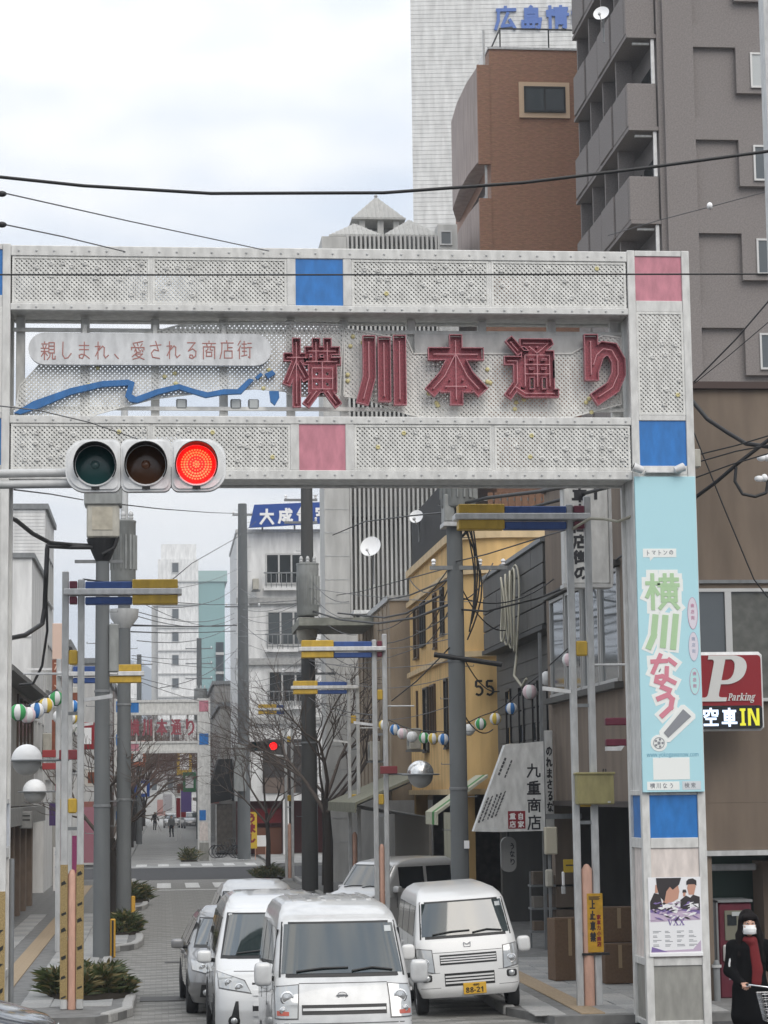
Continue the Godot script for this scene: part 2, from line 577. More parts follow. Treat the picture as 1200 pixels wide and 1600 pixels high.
func make_materials() -> void:
	noise_tex("grain", 0.035, 0.84, 1.0, 3, 5)
	noise_tex("wear", 0.014, 0.85, 1.0, 5, 5)
	noise_tex("streak", 0.009, 0.84, 1.0, 8, 5)
	noise_tex("fine", 0.12, 0.6, 1.0, 14, 3)
	noise_tex("patch", 0.006, 0.80, 1.0, 21, 6)
	steel("gate_white", Color(0.70, 0.695, 0.67), 0.5)
	steel("gate_lattice", Color(0.76, 0.755, 0.72), 0.55)
	steel("gate_grey", Color(0.33, 0.325, 0.295), 0.5)
	steel("blue", Color(0.022, 0.19, 0.55), 0.4)
	steel("pink", Color(0.60, 0.235, 0.29), 0.45)
	steel("cream_panel", Color(0.78, 0.70, 0.65), 0.55)
	mat("red_letter", Color(0.46, 0.095, 0.125), 0.55, {"tex": tex["fine"], "scale": Vector3(0.7, 0.4, 0.7)})
	mat("letter_edge", Color(0.56, 0.20, 0.235), 0.55, {"tex": tex["fine"], "scale": Vector3(0.7, 0.4, 0.7)})
	steel("ribbon_blue", Color(0.03, 0.16, 0.42), 0.45)
	mat("neon_tube", Color(0.52, 0.24, 0.26), 0.3)
	steel("white", Color(0.76, 0.76, 0.755), 0.5)
	mat("white_plain", Color(0.8, 0.8, 0.8), 0.5)
	mat("slogan_ink", Color(0.36, 0.15, 0.13), 0.6)
	mat("yellow_bulb", Color(0.60, 0.54, 0.27), 0.4)
	mat("black", Color(0.012, 0.012, 0.012), 0.5)
	mat("black_gloss", Color(0.01, 0.01, 0.01), 0.15)
	mat("rubber", Color(0.016, 0.016, 0.017), 0.8)
	mat("cable", Color(0.014, 0.014, 0.015), 0.55)
	mat("wire_grey", Color(0.12, 0.12, 0.125), 0.6)
	steel("galv", Color(0.55, 0.555, 0.55), 0.42)
	steel("galv_dark", Color(0.22, 0.23, 0.235), 0.5)
	steel("yellow", Color(0.62, 0.40, 0.045), 0.5)
	steel("post_blue", Color(0.035, 0.09, 0.30), 0.5)
	steel("maroon", Color(0.17, 0.025, 0.05), 0.5)
	steel("salmon", Color(0.66, 0.39, 0.29), 0.6)
	wall("pole_concrete", Color(0.155, 0.165, 0.168), 0.9)
	wall("pole_dark", Color(0.075, 0.075, 0.073), 0.9)
	steel("transformer", Color(0.29, 0.30, 0.29), 0.5)
	steel("box_beige", Color(0.47, 0.45, 0.39), 0.6)
	mat("glass_dark", Color(0.012, 0.016, 0.018), 0.06, {"spec": 0.7})
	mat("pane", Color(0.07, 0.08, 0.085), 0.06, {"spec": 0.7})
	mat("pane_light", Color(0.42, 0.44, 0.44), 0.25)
	mat("frame_dark", Color(0.02, 0.02, 0.02), 0.4)
	mat("frame_brown", Color(0.08, 0.05, 0.03), 0.5)
	mat("frame_alu", Color(0.5, 0.5, 0.49), 0.4, {"metal": 0.3})
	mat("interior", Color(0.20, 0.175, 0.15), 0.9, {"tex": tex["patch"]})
	mat("silver_ball", Color(0.72, 0.72, 0.71), 0.22, {"metal": 0.85})
	mat("globe", Color(0.74, 0.74, 0.73), 0.35)
	mat("print_ink", Color(0.02, 0.02, 0.025), 0.6)
	mat("bark", Color(0.055, 0.046, 0.038), 0.95, {"bump": tex["fine"], "tex": tex["fine"], "scale": Vector3(3, 0.8, 3), "depth": 0.6})
	mat("twig", Color(0.10, 0.08, 0.068), 0.95)
	mat("twig_red", Color(0.12, 0.075, 0.06), 0.95)

func structure(called: String, mb, m: Material, parent: Node = null) -> MeshInstance3D:
	var o := obj(called, mb, m, parent)
	if parent == null: o.set_meta("kind", "structure")
	return o
# plan outlines: x is X, y is -Z, thickness is height
const PLAN := Transform3D(Basis(Vector3(1, 0, 0), Vector3(0, 0, -1), Vector3(0, 1, 0)), Vector3.ZERO)
func paving_texture() -> ImageTexture:
	var im := Image.create(512, 512, false, Image.FORMAT_RGB8)
	var rng := RandomNumberGenerator.new()
	rng.seed = 5
	im.fill(Color(0.72, 0.72, 0.72))
	for r in 20:
		for c in 10:
			var t := rng.randf_range(0.82, 1.0) * (0.93 + 0.10 * sin(r * 0.9 + 1.7 * sin(c * 0.63)))
			var x := int(c * 51.2 + (25 if r % 2 else 0))
			var rect := Rect2i(x + 1, int(r * 25.6) + 1, 49, 24)
			im.fill_rect(rect, Color(t, t, t * 0.985))
			if x + 50 > 512: im.fill_rect(Rect2i(x - 512 + 1, int(r * 25.6) + 1, 49, 24), Color(t, t, t * 0.985))
	return ImageTexture.create_from_image(im)
func kerb_left(d: float) -> float:
	var k := -1.0
	for c in [36.0, 50.6, 67.0]:
		var t: float = absf(d - c) / 2.9
		if t < 1.0: k = maxf(k, -1.0 + 0.56 * sqrt(1.0 - pow(t, 3.0)))
	return k
func kerb_right(d: float) -> float:
	var k := 4.95
	for c in [47.0, 62.5]:
		var t: float = absf(d - c) / 2.6
		if t < 1.0: k = minf(k, 4.95 - 0.6 * sqrt(1.0 - pow(t, 3.0)))
	return k

func build_ground() -> void:
	var asphalt := mat("asphalt", Color(0.075, 0.075, 0.078), 0.95, {"tex": tex["fine"], "scale": Vector3(0.6, 0.6, 0.6), "bump": tex["fine"], "depth": 0.5})
	var block := mat("block_paving", Color(0.29, 0.285, 0.275), 0.9, {"tex": paving_texture(), "scale": Vector3(0.5, 0.5, 0.5)})
	var slab := [mat("slab_a", Color(0.36, 0.36, 0.35), 0.85, {"tex": tex["grain"]}), mat("slab_b", Color(0.32, 0.325, 0.32), 0.85, {"tex": tex["grain"]}), mat("slab_c", Color(0.40, 0.395, 0.385), 0.85, {"tex": tex["grain"]})]
	var bed := mat("bed", Color(0.2, 0.2, 0.195), 0.9, {"tex": tex["patch"]})
	var far_pave := mat("far_paving", Color(0.37, 0.37, 0.36), 0.9, {"tex": tex["patch"], "scale": Vector3(0.2, 0.2, 0.2)})
	var kerb := mat("kerb", Color(0.42, 0.415, 0.40), 0.85, {"tex": tex["grain"]})
	var tact := mat("tactile", Color(0.37, 0.28, 0.18), 0.8, {"tex": tex["wear"], "scale": Vector3(2, 2, 2)})
	var line := mat("road_paint", Color(0.72, 0.72, 0.70), 0.7, {"tex": tex["patch"]})
	var b := MB.new()
	b.box(Vector3(-3000, -0.5, -5000), Vector3(3000, -0.02, 1000))
	structure("ground", b, mat("city_ground", Color(0.16, 0.16, 0.155), 0.95, {"tex": tex["patch"], "scale": Vector3(0.05, 0.05, 0.05)}))
	b = MB.new()
	b.box(Vector3(-60, -0.016, -31.2), Vector3(60, -0.004, 20))
	structure("front_street", b, asphalt)
	b = MB.new()
	b.box(Vector3(-1.9, -0.016, -88), Vector3(5.8, 0.0, -31.2))
	var road := structure("road", b, block)
	b = MB.new()
	b.box(Vector3(-90, -0.016, -103), Vector3(110, -0.002, -88))
	structure("cross_street", b, asphalt)
	b = MB.new()
	b.box(Vector3(-1.6, -0.016, -330), Vector3(5.0, 0.0, -103))
	var far_road := structure("far_road", b, far_pave)
	for i in 7:
		var x := -1.2 + i * 1.02
		part("crosswalk_stripe", Vector3(x, 0.001, -84.6), Vector3(x + 0.5, 0.006, -80.2), line, road)
		part("crosswalk_stripe", Vector3(x, 0.001, -108.4), Vector3(x + 0.5, 0.006, -105.0), line, far_road)
	part("stop_line", Vector3(-1.0, 0.001, -78.6), Vector3(2.0, 0.006, -78.3), line, road)
	part("drain_cover", Vector3(-0.35, 0.001, -36.9), Vector3(0.35, 0.012, -36.1), mat("cast_iron", Color(0.05, 0.048, 0.045), 0.6), road)
	part("drain_cover", Vector3(0.05, 0.001, -44.6), Vector3(0.75, 0.01, -44.3), mats["cast_iron"], road)
	# pavements: a slab of ground with kerb stones along its edge and paving slabs on top
	for side in [-1, 1]:
		var outline := PackedVector2Array()
		var d := 32.6
		while d <= 86.5:
			var x: float = kerb_left(d) if side < 0 else kerb_right(d)
			if d < 34.0 and side < 0: x = -0.45 - 0.5 * pow((34.0 - d) / 1.4, 2.0)
			outline.append(Vector2(x, d))
			d += 0.35
		var far := Vector2(-14 if side < 0 else 24, 86.5)
		outline.append(far)
		outline.append(Vector2(far.x, 32.6) if side < 0 else Vector2(far.x, 31.2))
		if side > 0: outline.append(Vector2(5.4, 31.2))
		b = MB.new()
		b.prism(outline, -0.01, 0.115, PLAN)
		var walk := structure("pavement", b, bed)
		# kerb stones
		d = 32.9 if side < 0 else 32.7
		while d < 86.0:
			var e := d + 0.92
			var xa: float = kerb_left(d) if side < 0 else kerb_right(d)
			var xb: float = kerb_left(e) if side < 0 else kerb_right(e)
			if side < 0 and d < 34.0: xa = -0.45 - 0.5 * pow((34.0 - d) / 1.4, 2.0)
			if side < 0 and e < 34.0: xb = -0.45 - 0.5 * pow((34.0 - e) / 1.4, 2.0)
			var k := MB.new()
			k.bar(Vector3(xa + 0.05 * side, 0.065, -d - 0.01), Vector3(xb + 0.05 * side, 0.065, -e), 0.17, 0.15, Vector3.UP, 0.02)
			obj("kerb_stone", k, kerb, walk)
			d = e
		# slabs
		var made := 0
		var row := 0
		d = 34.2 if side < 0 else 31.4
		while d < (69.0 if side < 0 else 42.0):
			for c in 6:
				var x: float = -3.5 + c * 0.46 if side < 0 else 5.15 + c * 0.46
				if side < 0 and absf(x + 0.23 + 2.57) < 0.30: continue
				if side > 0 and absf(x + 0.23 - 6.0) < 0.25: continue
				if (side < 0 and x + 0.46 > kerb_left(d) - 0.12) or (side > 0 and x < kerb_right(d) + 0.12): continue
				if made >= 150: break
				made += 1
				var h := 0.122 + 0.004 * ((row * 7 + c * 5) % 3)
				part("paving_slab", Vector3(x + 0.006, 0.1, -d - 0.594), Vector3(x + 0.454, h, -d - 0.006), slab[(row * 5 + c * 3 + row * c) % 3], walk, 0.006)
			row += 1
			d += 0.6 if side < 0 else 0.6
		# tactile strip
		var xt := -2.60 if side < 0 else 5.98
		d = 33.0 if side < 0 else 31.4
		while d < (80.0 if side < 0 else 60.0):
			part("tactile_tile", Vector3(xt - 0.17, 0.1, -d - 0.595), Vector3(xt + 0.17, 0.134, -d), tact, walk, 0.006)
			d += 0.6
	b = MB.new()
	b.box(Vector3(-14, -0.01, -330), Vector3(-1.6, 0.12, -108.6))
	structure("far_pavement", b, far_pave)
	b = MB.new()
	b.box(Vector3(5.0, -0.01, -330), Vector3(40, 0.12, -103.4))
	structure("far_pavement", b, far_pave)
	# wooded hill far behind the town
	var g := []
	var f := FastNoiseLite.new()
	f.seed = 4
	f.frequency = 0.004
	for i in 9:
		var row := PackedVector3Array()
		for j in 60:
			var x := -700.0 + 25.0 * j
			var t := i / 8.0
			var ridge := 62.0 * exp(-pow((x + 60.0) / 90.0, 2.0)) + 40.0 * exp(-pow((x - 330.0) / 260.0, 2.0)) + 88.0
			var y: float = ridge * sin(t * PI) * (1.0 + 0.25 * f.get_noise_2d(x, i * 60.0)) + 5.0 * f.get_noise_2d(x * 9.0, i * 300.0) * sin(t * PI)
			row.append(Vector3(x, maxf(y, -1.0) if i % 8 else -1.0, -2150.0 - 90.0 * i))
		g.append(row)
	b = MB.new()
	b.grid(g, false, Vector3.UP)
	structure("hill", b, mat("hill", Color(0.035, 0.05, 0.055), 0.95, {"tex": tex["patch"], "scale": Vector3(0.01, 0.01, 0.01)}))

# ---------- pieces of buildings ----------
# a window on the face T: frame bars, one pane (a sub-part) per light
func window(parent: Node, T: Transform3D, u0: float, u1: float, v0: float, v1: float, cols: int, fm: Material, pm: Material, fw := 0.06, proud := 0.06) -> MeshInstance3D:
	var b := MB.new()
	b.box(Vector3(u0, v0, 0.001), Vector3(u1, v0 + fw, proud + 0.02), T)
	b.box(Vector3(u0, v1 - fw, 0.001), Vector3(u1, v1, proud), T)
	b.box(Vector3(u0, v0 + fw, 0.001), Vector3(u0 + fw, v1 - fw, proud - 0.002), T)
	b.box(Vector3(u1 - fw, v0 + fw, 0.001), Vector3(u1, v1 - fw, proud - 0.002), T)
	var w := (u1 - u0 - fw) / cols
	for i in range(1, cols):
		b.box(Vector3(u0 + w * i, v0 + fw, 0.001), Vector3(u0 + w * i + fw, v1 - fw, proud - 0.004), T)
	var o := obj("window", b, fm, parent)
	for i in cols:
		var p := MB.new()
		p.box(Vector3(u0 + w * i + fw, v0 + fw, 0.002), Vector3(u0 + w * (i + 1), v1 - fw, 0.018), T)
		obj("pane", p, pm, o)
	return o

func build_right_buildings() -> void:
	var taupe := wall("taupe", Color(0.20, 0.155, 0.118))
	var metal := wall("dark_siding", Color(0.088, 0.086, 0.080), 0.6)
	var orange := wall("orange_wall", Color(0.72, 0.475, 0.20))
	var dark: Material = mats["interior"]
	var T: Transform3D
	var b: MB
	# --- taupe corner building beside the gate ---
	var t := thing("corner_building", "taupe rendered corner building behind the right gate column", "building", Vector3(7.8, 0, -33))
	part("upper_wall", Vector3(0, 3.0, -12), Vector3(9, 9.25, 0), taupe, t)
	part("shop_lintel", Vector3(0.0, 2.3, -0.3), Vector3(9, 2.998, -0.002), taupe, t)
	part("lintel_trim", Vector3(0.02, 2.22, -0.32), Vector3(9, 2.296, 0.05), mats["galv"], t)
	part("pillar", Vector3(0, 0.1, -0.4), Vector3(0.32, 2.22, -0.004), taupe, t)
	part("pillar", Vector3(0, 0.1, -12), Vector3(0.4, 2.996, -11.6), taupe, t)
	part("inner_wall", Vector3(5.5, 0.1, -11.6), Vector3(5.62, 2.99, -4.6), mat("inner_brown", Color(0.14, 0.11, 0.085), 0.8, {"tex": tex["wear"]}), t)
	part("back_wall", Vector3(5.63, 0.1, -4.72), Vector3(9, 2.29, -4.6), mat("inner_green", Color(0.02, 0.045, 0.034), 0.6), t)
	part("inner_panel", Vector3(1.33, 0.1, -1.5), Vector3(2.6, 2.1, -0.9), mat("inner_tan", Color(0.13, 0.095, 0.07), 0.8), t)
	part("cornice", Vector3(-0.06, 9.254, -12), Vector3(9, 9.36, 0.08), mat("cornice_brown", Color(0.05, 0.028, 0.022), 0.6), t)
	part("string_course", Vector3(0.0, 6.28, 0.002), Vector3(9, 6.33, 0.05), mats["galv_dark"], t)
	T = face(Vector3.ZERO, Vector3.RIGHT, Vector3.BACK)
	window(t, T, 0.1, 0.68, 4.7, 6.2, 1, mats["frame_alu"], mats["pane"], 0.05)
	window(t, T, 0.68, 3.2, 4.5, 6.2, 2, mats["frame_alu"], mat("pane_patched", Color(0.13, 0.13, 0.115), 0.15, {"tex": tex["patch"], "scale": Vector3(1.6, 1.6, 1.6)}), 0.05)
	part("partition", Vector3(0.34, 0.1, -1.72), Vector3(3.2, 2.99, -1.6), mats["inner_green"], t)
	part("shop_light", Vector3(0.55, 1.96, -1.2), Vector3(1.28, 2.06, -1.05), mats["galv"], t, 0.02)
	T = face(Vector3.ZERO, Vector3.FORWARD, Vector3.LEFT)
	for i in 4:
		window(t, T, 4.6 + i * 1.72, 6.2 + i * 1.72, 5.05, 7.0, 1, mats["frame_alu"], mats["pane"], 0.06)
	part("window_ledge", Vector3(4.5, 4.93, 0.002), Vector3(11.6, 5.04, 0.16), metal, t, 0.0, T)
	part("window_head", Vector3(4.5, 7.02, 0.002), Vector3(11.6, 7.12, 0.14), metal, t, 0.0, T)
	part("shop_fascia", Vector3(0.4, 2.92, 0.002), Vector3(11.9, 3.02, 0.10), mat("fascia_dark", Color(0.04, 0.03, 0.026), 0.6), t, 0.0, T)
	latin("lettering", "id", face(Vector3(-0.001, 3.42, -6.35), Vector3.FORWARD, Vector3.LEFT), 0.27, 0.02, mats["black"], t, true, true)
	# --- dark metal sided building ---
	t = thing("metal_sided_building", "dark grey building clad in large sheet panels, between taupe and orange buildings", "building", Vector3(7.8, 0, -45.3))
	part("wall", Vector3(0.35, 3.1, -9), Vector3(4.6, 8.2, 0), metal, t)
	part("side_pier", Vector3(0.35, 0.1, -9), Vector3(4.6, 3.099, -8.7), metal, t)
	part("side_pier", Vector3(0.35, 0.1, -0.3), Vector3(4.6, 3.099, 0), metal, t)
	T = face(Vector3.ZERO, Vector3.FORWARD, Vector3.LEFT)
	for r in 4:
		for c in 4:
			var off := 0.6 if r % 2 else 0.0
			part("panel", Vector3(maxf(c * 2.15 - off, 0.0) + 0.012, 6.62 + r * 0.42 + 0.012, -0.35), Vector3(minf(c * 2.15 + 2.15 - off + (1.0 if c == 3 else 0.0), 8.7) - 0.012, 6.62 + r * 0.42 + 0.41, 0.0 + 0.004 * ((r + c) % 3)), metal, t, 0.008, T)
	part("parapet_cap", Vector3(-0.05, 8.31, -0.4), Vector3(8.75, 8.4, 0.06), mats["galv_dark"], t, 0.0, T)
	part("gutter", Vector3(-0.03, 6.5, -0.34), Vector3(8.72, 6.6, 0.05), mat("gutter", Color(0.04, 0.04, 0.04), 0.6), t, 0.0, T)
	for i in 4:
		window(t, face(Vector3(0.35, 0, 0), Vector3.FORWARD, Vector3.LEFT), 1.0 + i * 1.9, 1.7 + i * 1.9, 4.0, 5.6, 1, mats["frame_dark"], mats["glass_dark"], 0.05)
	for i in 9:
		part("board", Vector3(0.05, 3.3 + i * 0.35, 0.002), Vector3(8.6, 3.62 + i * 0.35, 0.015 + 0.004 * (i % 3)), metal, t, 0.006, face(Vector3(0.35, 0, 0), Vector3.FORWARD, Vector3.LEFT))
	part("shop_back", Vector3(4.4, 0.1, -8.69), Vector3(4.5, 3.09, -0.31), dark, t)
	part("downpipe", Vector3(0.2, 0.1, -0.12), Vector3(0.3, 8.3, -0.02), mats["galv_dark"], t)
	part("roof_trim", Vector3(0.3, 8.2, -9), Vector3(4.6, 8.32, 0), mats["galv_dark"], t)
	# --- orange building with the rounded corner ---
	t = thing("orange_building", "orange rendered building with rounded corner and number on its wall", "building", Vector3(7.28, 0, -55))
	var plan := PackedVector2Array()
	plan.append(Vector2(0, 10.6))
	for i in 9:
		var a := PI + PI / 2 * i / 8.0
		plan.append(Vector2(1.3 + 1.3 * cos(a), 1.3 + 1.3 * sin(a)))
	plan.append(Vector2(4.4, 0))
	plan.append(Vector2(4.4, 10.6))
	b = MB.new()
	b.prism(plan, 3.2, 9.55, PLAN)
	obj("wall", b, orange, t)
	for y in [3.15, 6.55, 8.62, 9.5]:
		b = MB.new()
		b.prism(Geometry2D.offset_polygon(plan, 0.10)[0], y, y + (0.14 if y < 9 else 0.2), PLAN)
		obj("ledge", b, mat("orange_ledge", Color(0.70, 0.53, 0.31), 0.8, {"tex": tex["streak"], "scale": Vector3(0.5, 0.2, 0.5)}), t)
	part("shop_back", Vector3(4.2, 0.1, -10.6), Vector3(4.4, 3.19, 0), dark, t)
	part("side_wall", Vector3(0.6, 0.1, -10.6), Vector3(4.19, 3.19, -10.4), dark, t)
	part("pillar", Vector3(0.15, 0.1, -1.3), Vector3(0.5, 3.15, -0.95), orange, t)
	part("pillar", Vector3(0.05, 0.1, -10.5), Vector3(0.4, 3.15, -10.1), orange, t)
	part("pillar", Vector3(3.9, 0.1, -0.4), Vector3(4.3, 3.15, -0.05), orange, t)
	T = face(Vector3.ZERO, Vector3.FORWARD, Vector3.LEFT)
	for r in 2:
		for i in 4:
			window(t, T, 1.9 + i * 2.1 + 0.5 * ((i + r) % 2), 2.5 + i * 2.1 + 0.5 * ((i * 2 + r) % 3), (7.0 if r else 4.3) + 0.25 * ((i + r) % 2), 8.5 if r else 6.1, 1 + (i + r) % 2, mats["frame_brown"] if i % 2 else mats["frame_dark"], mats["pane"] if (i + r) % 3 == 0 else mats["glass_dark"], 0.05)
	T = face(Vector3.ZERO, Vector3.RIGHT, Vector3.BACK)
	b = MB.new()
	for i in 2: put_five(b, T, Vector2(0.42 + i * 0.27, 5.58), Vector2(0.21, 0.36), 0.055)
	obj("number", b, mats["black"], t)
	window(t, T, 1.9, 2.9, 7.0, 8.4, 2, mats["frame_dark"], mats["glass_dark"], 0.05)
	# roof fence of slats: street side and front
	for i in 40:
		part("fence_slat", Vector3(0.1 + i * 0.25, 9.6, -0.12), Vector3(0.32 + i * 0.25, 11.3, -0.08), mat("fence_black", Color(0.016, 0.015, 0.015), 0.7), t, 0.0, face(Vector3(0, 0, -0.4), Vector3.FORWARD, Vector3.LEFT))
	for i in 20:
		part("fence_slat", Vector3(0.9 + i * 0.175, 9.6, -0.5), Vector3(1.03 + i * 0.175, 10.7, -0.45), mat("fence_brown", Color(0.17, 0.085, 0.045), 0.7, {"tex": tex["wear"]}), t, 0.0, T)
	part("fence_rail", Vector3(0.8, 9.75, -0.56), Vector3(4.4, 9.83, -0.5), mats["galv_dark"], t)
	part("fence_rail", Vector3(0.8, 10.5, -0.56), Vector3(4.4, 10.58, -0.5), mats["galv_dark"], t)
	part("fence_rail", Vector3(0.3, 11.2, -0.16), Vector3(10.3, 11.28, -0.125), mats["galv_dark"], t, 0.0, face(Vector3(0, 0, -0.4), Vector3.FORWARD, Vector3.LEFT))
	# --- tan building behind the orange one ---
	t = thing("tan_building", "low tan building with vertical seams beyond the orange building", "building", Vector3(6.75, 0, -66.2))
	part("wall", Vector3(0, 3.0, -11), Vector3(4.8, 8.9, 0), wall("tan", Color(0.40, 0.32, 0.235)), t)
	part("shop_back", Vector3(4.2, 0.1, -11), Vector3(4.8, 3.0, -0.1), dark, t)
	for i in 8:
		part("seam", Vector3(0.7 + i * 1.35, 3.0, 0.001), Vector3(0.74 + i * 1.35, 8.85, 0.03), mats["tan"], t, 0.0, face(Vector3.ZERO, Vector3.FORWARD, Vector3.LEFT))
	part("parapet_cap", Vector3(-0.08, 8.9, -11), Vector3(4.8, 9.06, 0.06), mats["galv"], t)
	part("canopy_roof", Vector3(-2.4, 8.55, -9.0), Vector3(0.0, 8.8, -5.0), mat("canopy_grey", Color(0.25, 0.255, 0.22), 0.8, {"tex": tex["patch"]}), t)
	# --- tall building with vertical louvres ---
	t = thing("louvred_building", "tall pale building with vertical louvres and pyramid roofs, above the gate centre", "building", Vector3(6.7, 0, -80))
	var pale := wall("pale_panel", Color(0.62, 0.615, 0.59))
	part("wall", Vector3(0.05, 0.1, -11), Vector3(3.4, 22.8, -1.4), pale, t)
	part("side_wall", Vector3(-0.86, 0.1, -2.4), Vector3(0.048, 23.5, -0.02), pale, t)
	for i in 26:
		part("panel_joint", Vector3(-0.86, 1.5 + i * 0.85, -0.019), Vector3(0.04, 1.53 + i * 0.85, -0.008), mats["galv"], t)
	for i in 21:
		part("louvre_blade", Vector3(0.06 + i * 0.163, 9.4, -0.34), Vector3(0.06 + i * 0.163 + 0.075, 23.6, 0.0), pale, t)
	part("lower_wall", Vector3(0.05, 0.1, -0.59), Vector3(3.4, 9.38, -0.02), pale, t)
	for y in [13.2, 17.6, 20.4]:
		part("floor_band", Vector3(0.05, y, -1.39), Vector3(3.4, y + 0.35, -0.36), mats["galv_dark"], t)
	part("stair_tower", Vector3(3.42, 0.1, -11), Vector3(4.15, 24.0, 0), pale, t)
	window(t, face(Vector3.ZERO, Vector3.RIGHT, Vector3.BACK), 3.5, 3.95, 23.2, 23.75, 1, mats["frame_alu"], mats["pane"], 0.05)
	var roofm := mat("roof_metal", Color(0.52, 0.515, 0.49), 0.6, {"tex": tex["wear"]})
	for s in [[-0.5, 1.47, -0.6, 23.72, 0.68], [1.49, 3.62, -0.6, 23.74, 0.85], [0.45, 2.4, -1.8, 24.7, 1.06]]:
		var x0: float = s[0]
		var x1: float = s[1]
		var z0: float = s[2]
		var y0: float = s[3]
		var apex := Vector3((x0 + x1) / 2, y0 + s[4], z0 - (x1 - x0) / 2)
		var z1 := z0 - (x1 - x0)
		b = MB.new()
		var cs := [Vector3(x0, y0, z0), Vector3(x1, y0, z0), Vector3(x1, y0, z1), Vector3(x0, y0, z1)]
		for i in 4: b.flat(cs[i], cs[(i + 1) % 4], apex, (cs[i] + cs[(i + 1) % 4]) / 2 - (apex - Vector3.UP * 3))
		for i in 12:
			var fx := lerpf(x0, x1, (i + 0.5) / 12.0)
			var k := 1.0 - absf(fx - apex.x) / ((x1 - x0) / 2)
			b.bar(Vector3(fx, y0 + 0.01, z0), Vector3(fx, y0 + s[4] * k + 0.01, z0 - (x1 - x0) / 2 * k), 0.03, 0.03)
		b.box(Vector3(x0 - 0.04, y0 - 0.07, z1), Vector3(x1 + 0.04, y0 - 0.001, z0 + 0.04))
		obj("pyramid_roof", b, roofm, t)
	for x in [0.7, 1.4, 2.0]:
		part("roof_post", Vector3(x, 22.9, -2.2), Vector3(x + 0.22, 24.62, -1.95), pale, t)
	part("plant_room", Vector3(0.7, 22.9, -4.4), Vector3(2.2, 24.6, -3.2), mats["galv"], t)
	part("flat_roof", Vector3(-0.5, 22.82, -10.9), Vector3(3.6, 22.9, -0.62), mats["galv"], t)
	b = MB.new()
	b.ball(Vector3(1.42, 25.78, -2.78), Vector3(0.07, 0.07, 0.07), 8, 6)
	obj("finial", b, mats["galv"], t)
	# --- grey apartment block ---
	var grey := wall("apartment_grey", Color(0.25, 0.225, 0.215), 0.85, false)
	var grey2 := grey
	t = thing("grey_apartment_block", "tall mauve grey apartment block with stacked corner balconies at upper right", "building", Vector3(15.1, 0, -65))
	part("wall", Vector3(0.0, 0.1, -10), Vector3(7, 38, -0.16), grey2, t)
	part("corner_strip", Vector3(0.16, 0.1, -0.158), Vector3(1.09, 38, 0), grey, t)
	var floors := 13
	for k in range(1, floors):
		var y0 := 22.85 + 2.92 * (k - 8)
		part("floor_band", Vector3(1.092, y0, -0.158), Vector3(7, y0 + 0.69, -0.002), grey, t)
		part("bay", Vector3(2.41, y0 + 1.47, -0.158), Vector3(7, y0 + 2.918, 0.03), grey, t)
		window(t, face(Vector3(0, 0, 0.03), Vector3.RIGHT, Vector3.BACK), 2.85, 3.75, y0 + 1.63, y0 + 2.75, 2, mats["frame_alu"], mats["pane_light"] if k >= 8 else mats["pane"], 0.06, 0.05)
		# balconies on the street side
		var py := 23.29 + 2.92 * (k - 8)
		part("balcony_slab", Vector3(-0.93, py - 0.12, -9.0), Vector3(-0.001, py, -0.2), grey, t)
		part("balcony_front", Vector3(-0.95, py + 0.002, -0.42), Vector3(-0.03, py + 1.37, -0.26), grey, t, 0.02)
		for j in 4:
			var z := -0.5 - j * 2.1
			part("balcony_panel", Vector3(-0.95 - 0.03 * (j % 2), py + 0.002, z - 1.9), Vector3(-0.82, py + 1.37, z), grey, t, 0.02)
			part("balcony_fin", Vector3(-0.80, py - 0.1, z - 2.08), Vector3(-0.3, py + 2.79, z - 1.95), grey2, t)
			part("balcony_door", Vector3(-0.03, py + 0.05, z - 1.8), Vector3(-0.002, py + 2.1, z - 0.1), mats["glass_dark"], t)
		part("downpipe", Vector3(-0.16, py + 1.38, -0.36), Vector3(-0.06, py + 2.79, -0.27), mats["white"], t)
		part("balcony_light", Vector3(-0.7, py + 2.65, -0.5), Vector3(-0.18, py + 2.71, -0.4), mats["galv"], t)
	# --- pale building edge at the right border ---
	t = thing("pale_sign_tower", "pale grey upright sign tower cut off by the right edge of the photo", "sign", Vector3(10.52, 0, -37))
	part("panel", Vector3(0, 9.3, -0.25), Vector3(1.6, 19.5, 0), wall("pale_grey", Color(0.42, 0.42, 0.395)), t, 0.02)
	part("edge_trim", Vector3(-0.03, 9.3, -0.28), Vector3(0.05, 19.5, 0.03), mats["galv"], t)
	part("top_cap", Vector3(-0.04, 19.5, -0.3), Vector3(1.64, 19.6, 0.04), mats["galv"], t)
	part("footing", Vector3(0.1, 0.1, -0.2), Vector3(0.4, 9.3, -0.05), mats["galv_dark"], t)
	# --- brown tiled building ---
	var brown := mat("brown_tile", Color(0.30, 0.16, 0.098), 0.6, {"tex": tile_texture(), "scale": Vector3(0.9, 0.9, 0.9)})
	var lilac := wall("lilac_wall", Color(0.42, 0.345, 0.315))
	t = thing("brown_tiled_building", "brown tiled apartment building with a cream framed window near its roof", "building", Vector3(12.15, 0, -80))
	part("wall", Vector3(0, 0.1, -10), Vector3(5.5, 30.72, 0), brown, t)
	part("roof_edge", Vector3(-0.04, 30.72, -10), Vector3(5.5, 30.8, 0.05), mats["galv"], t)
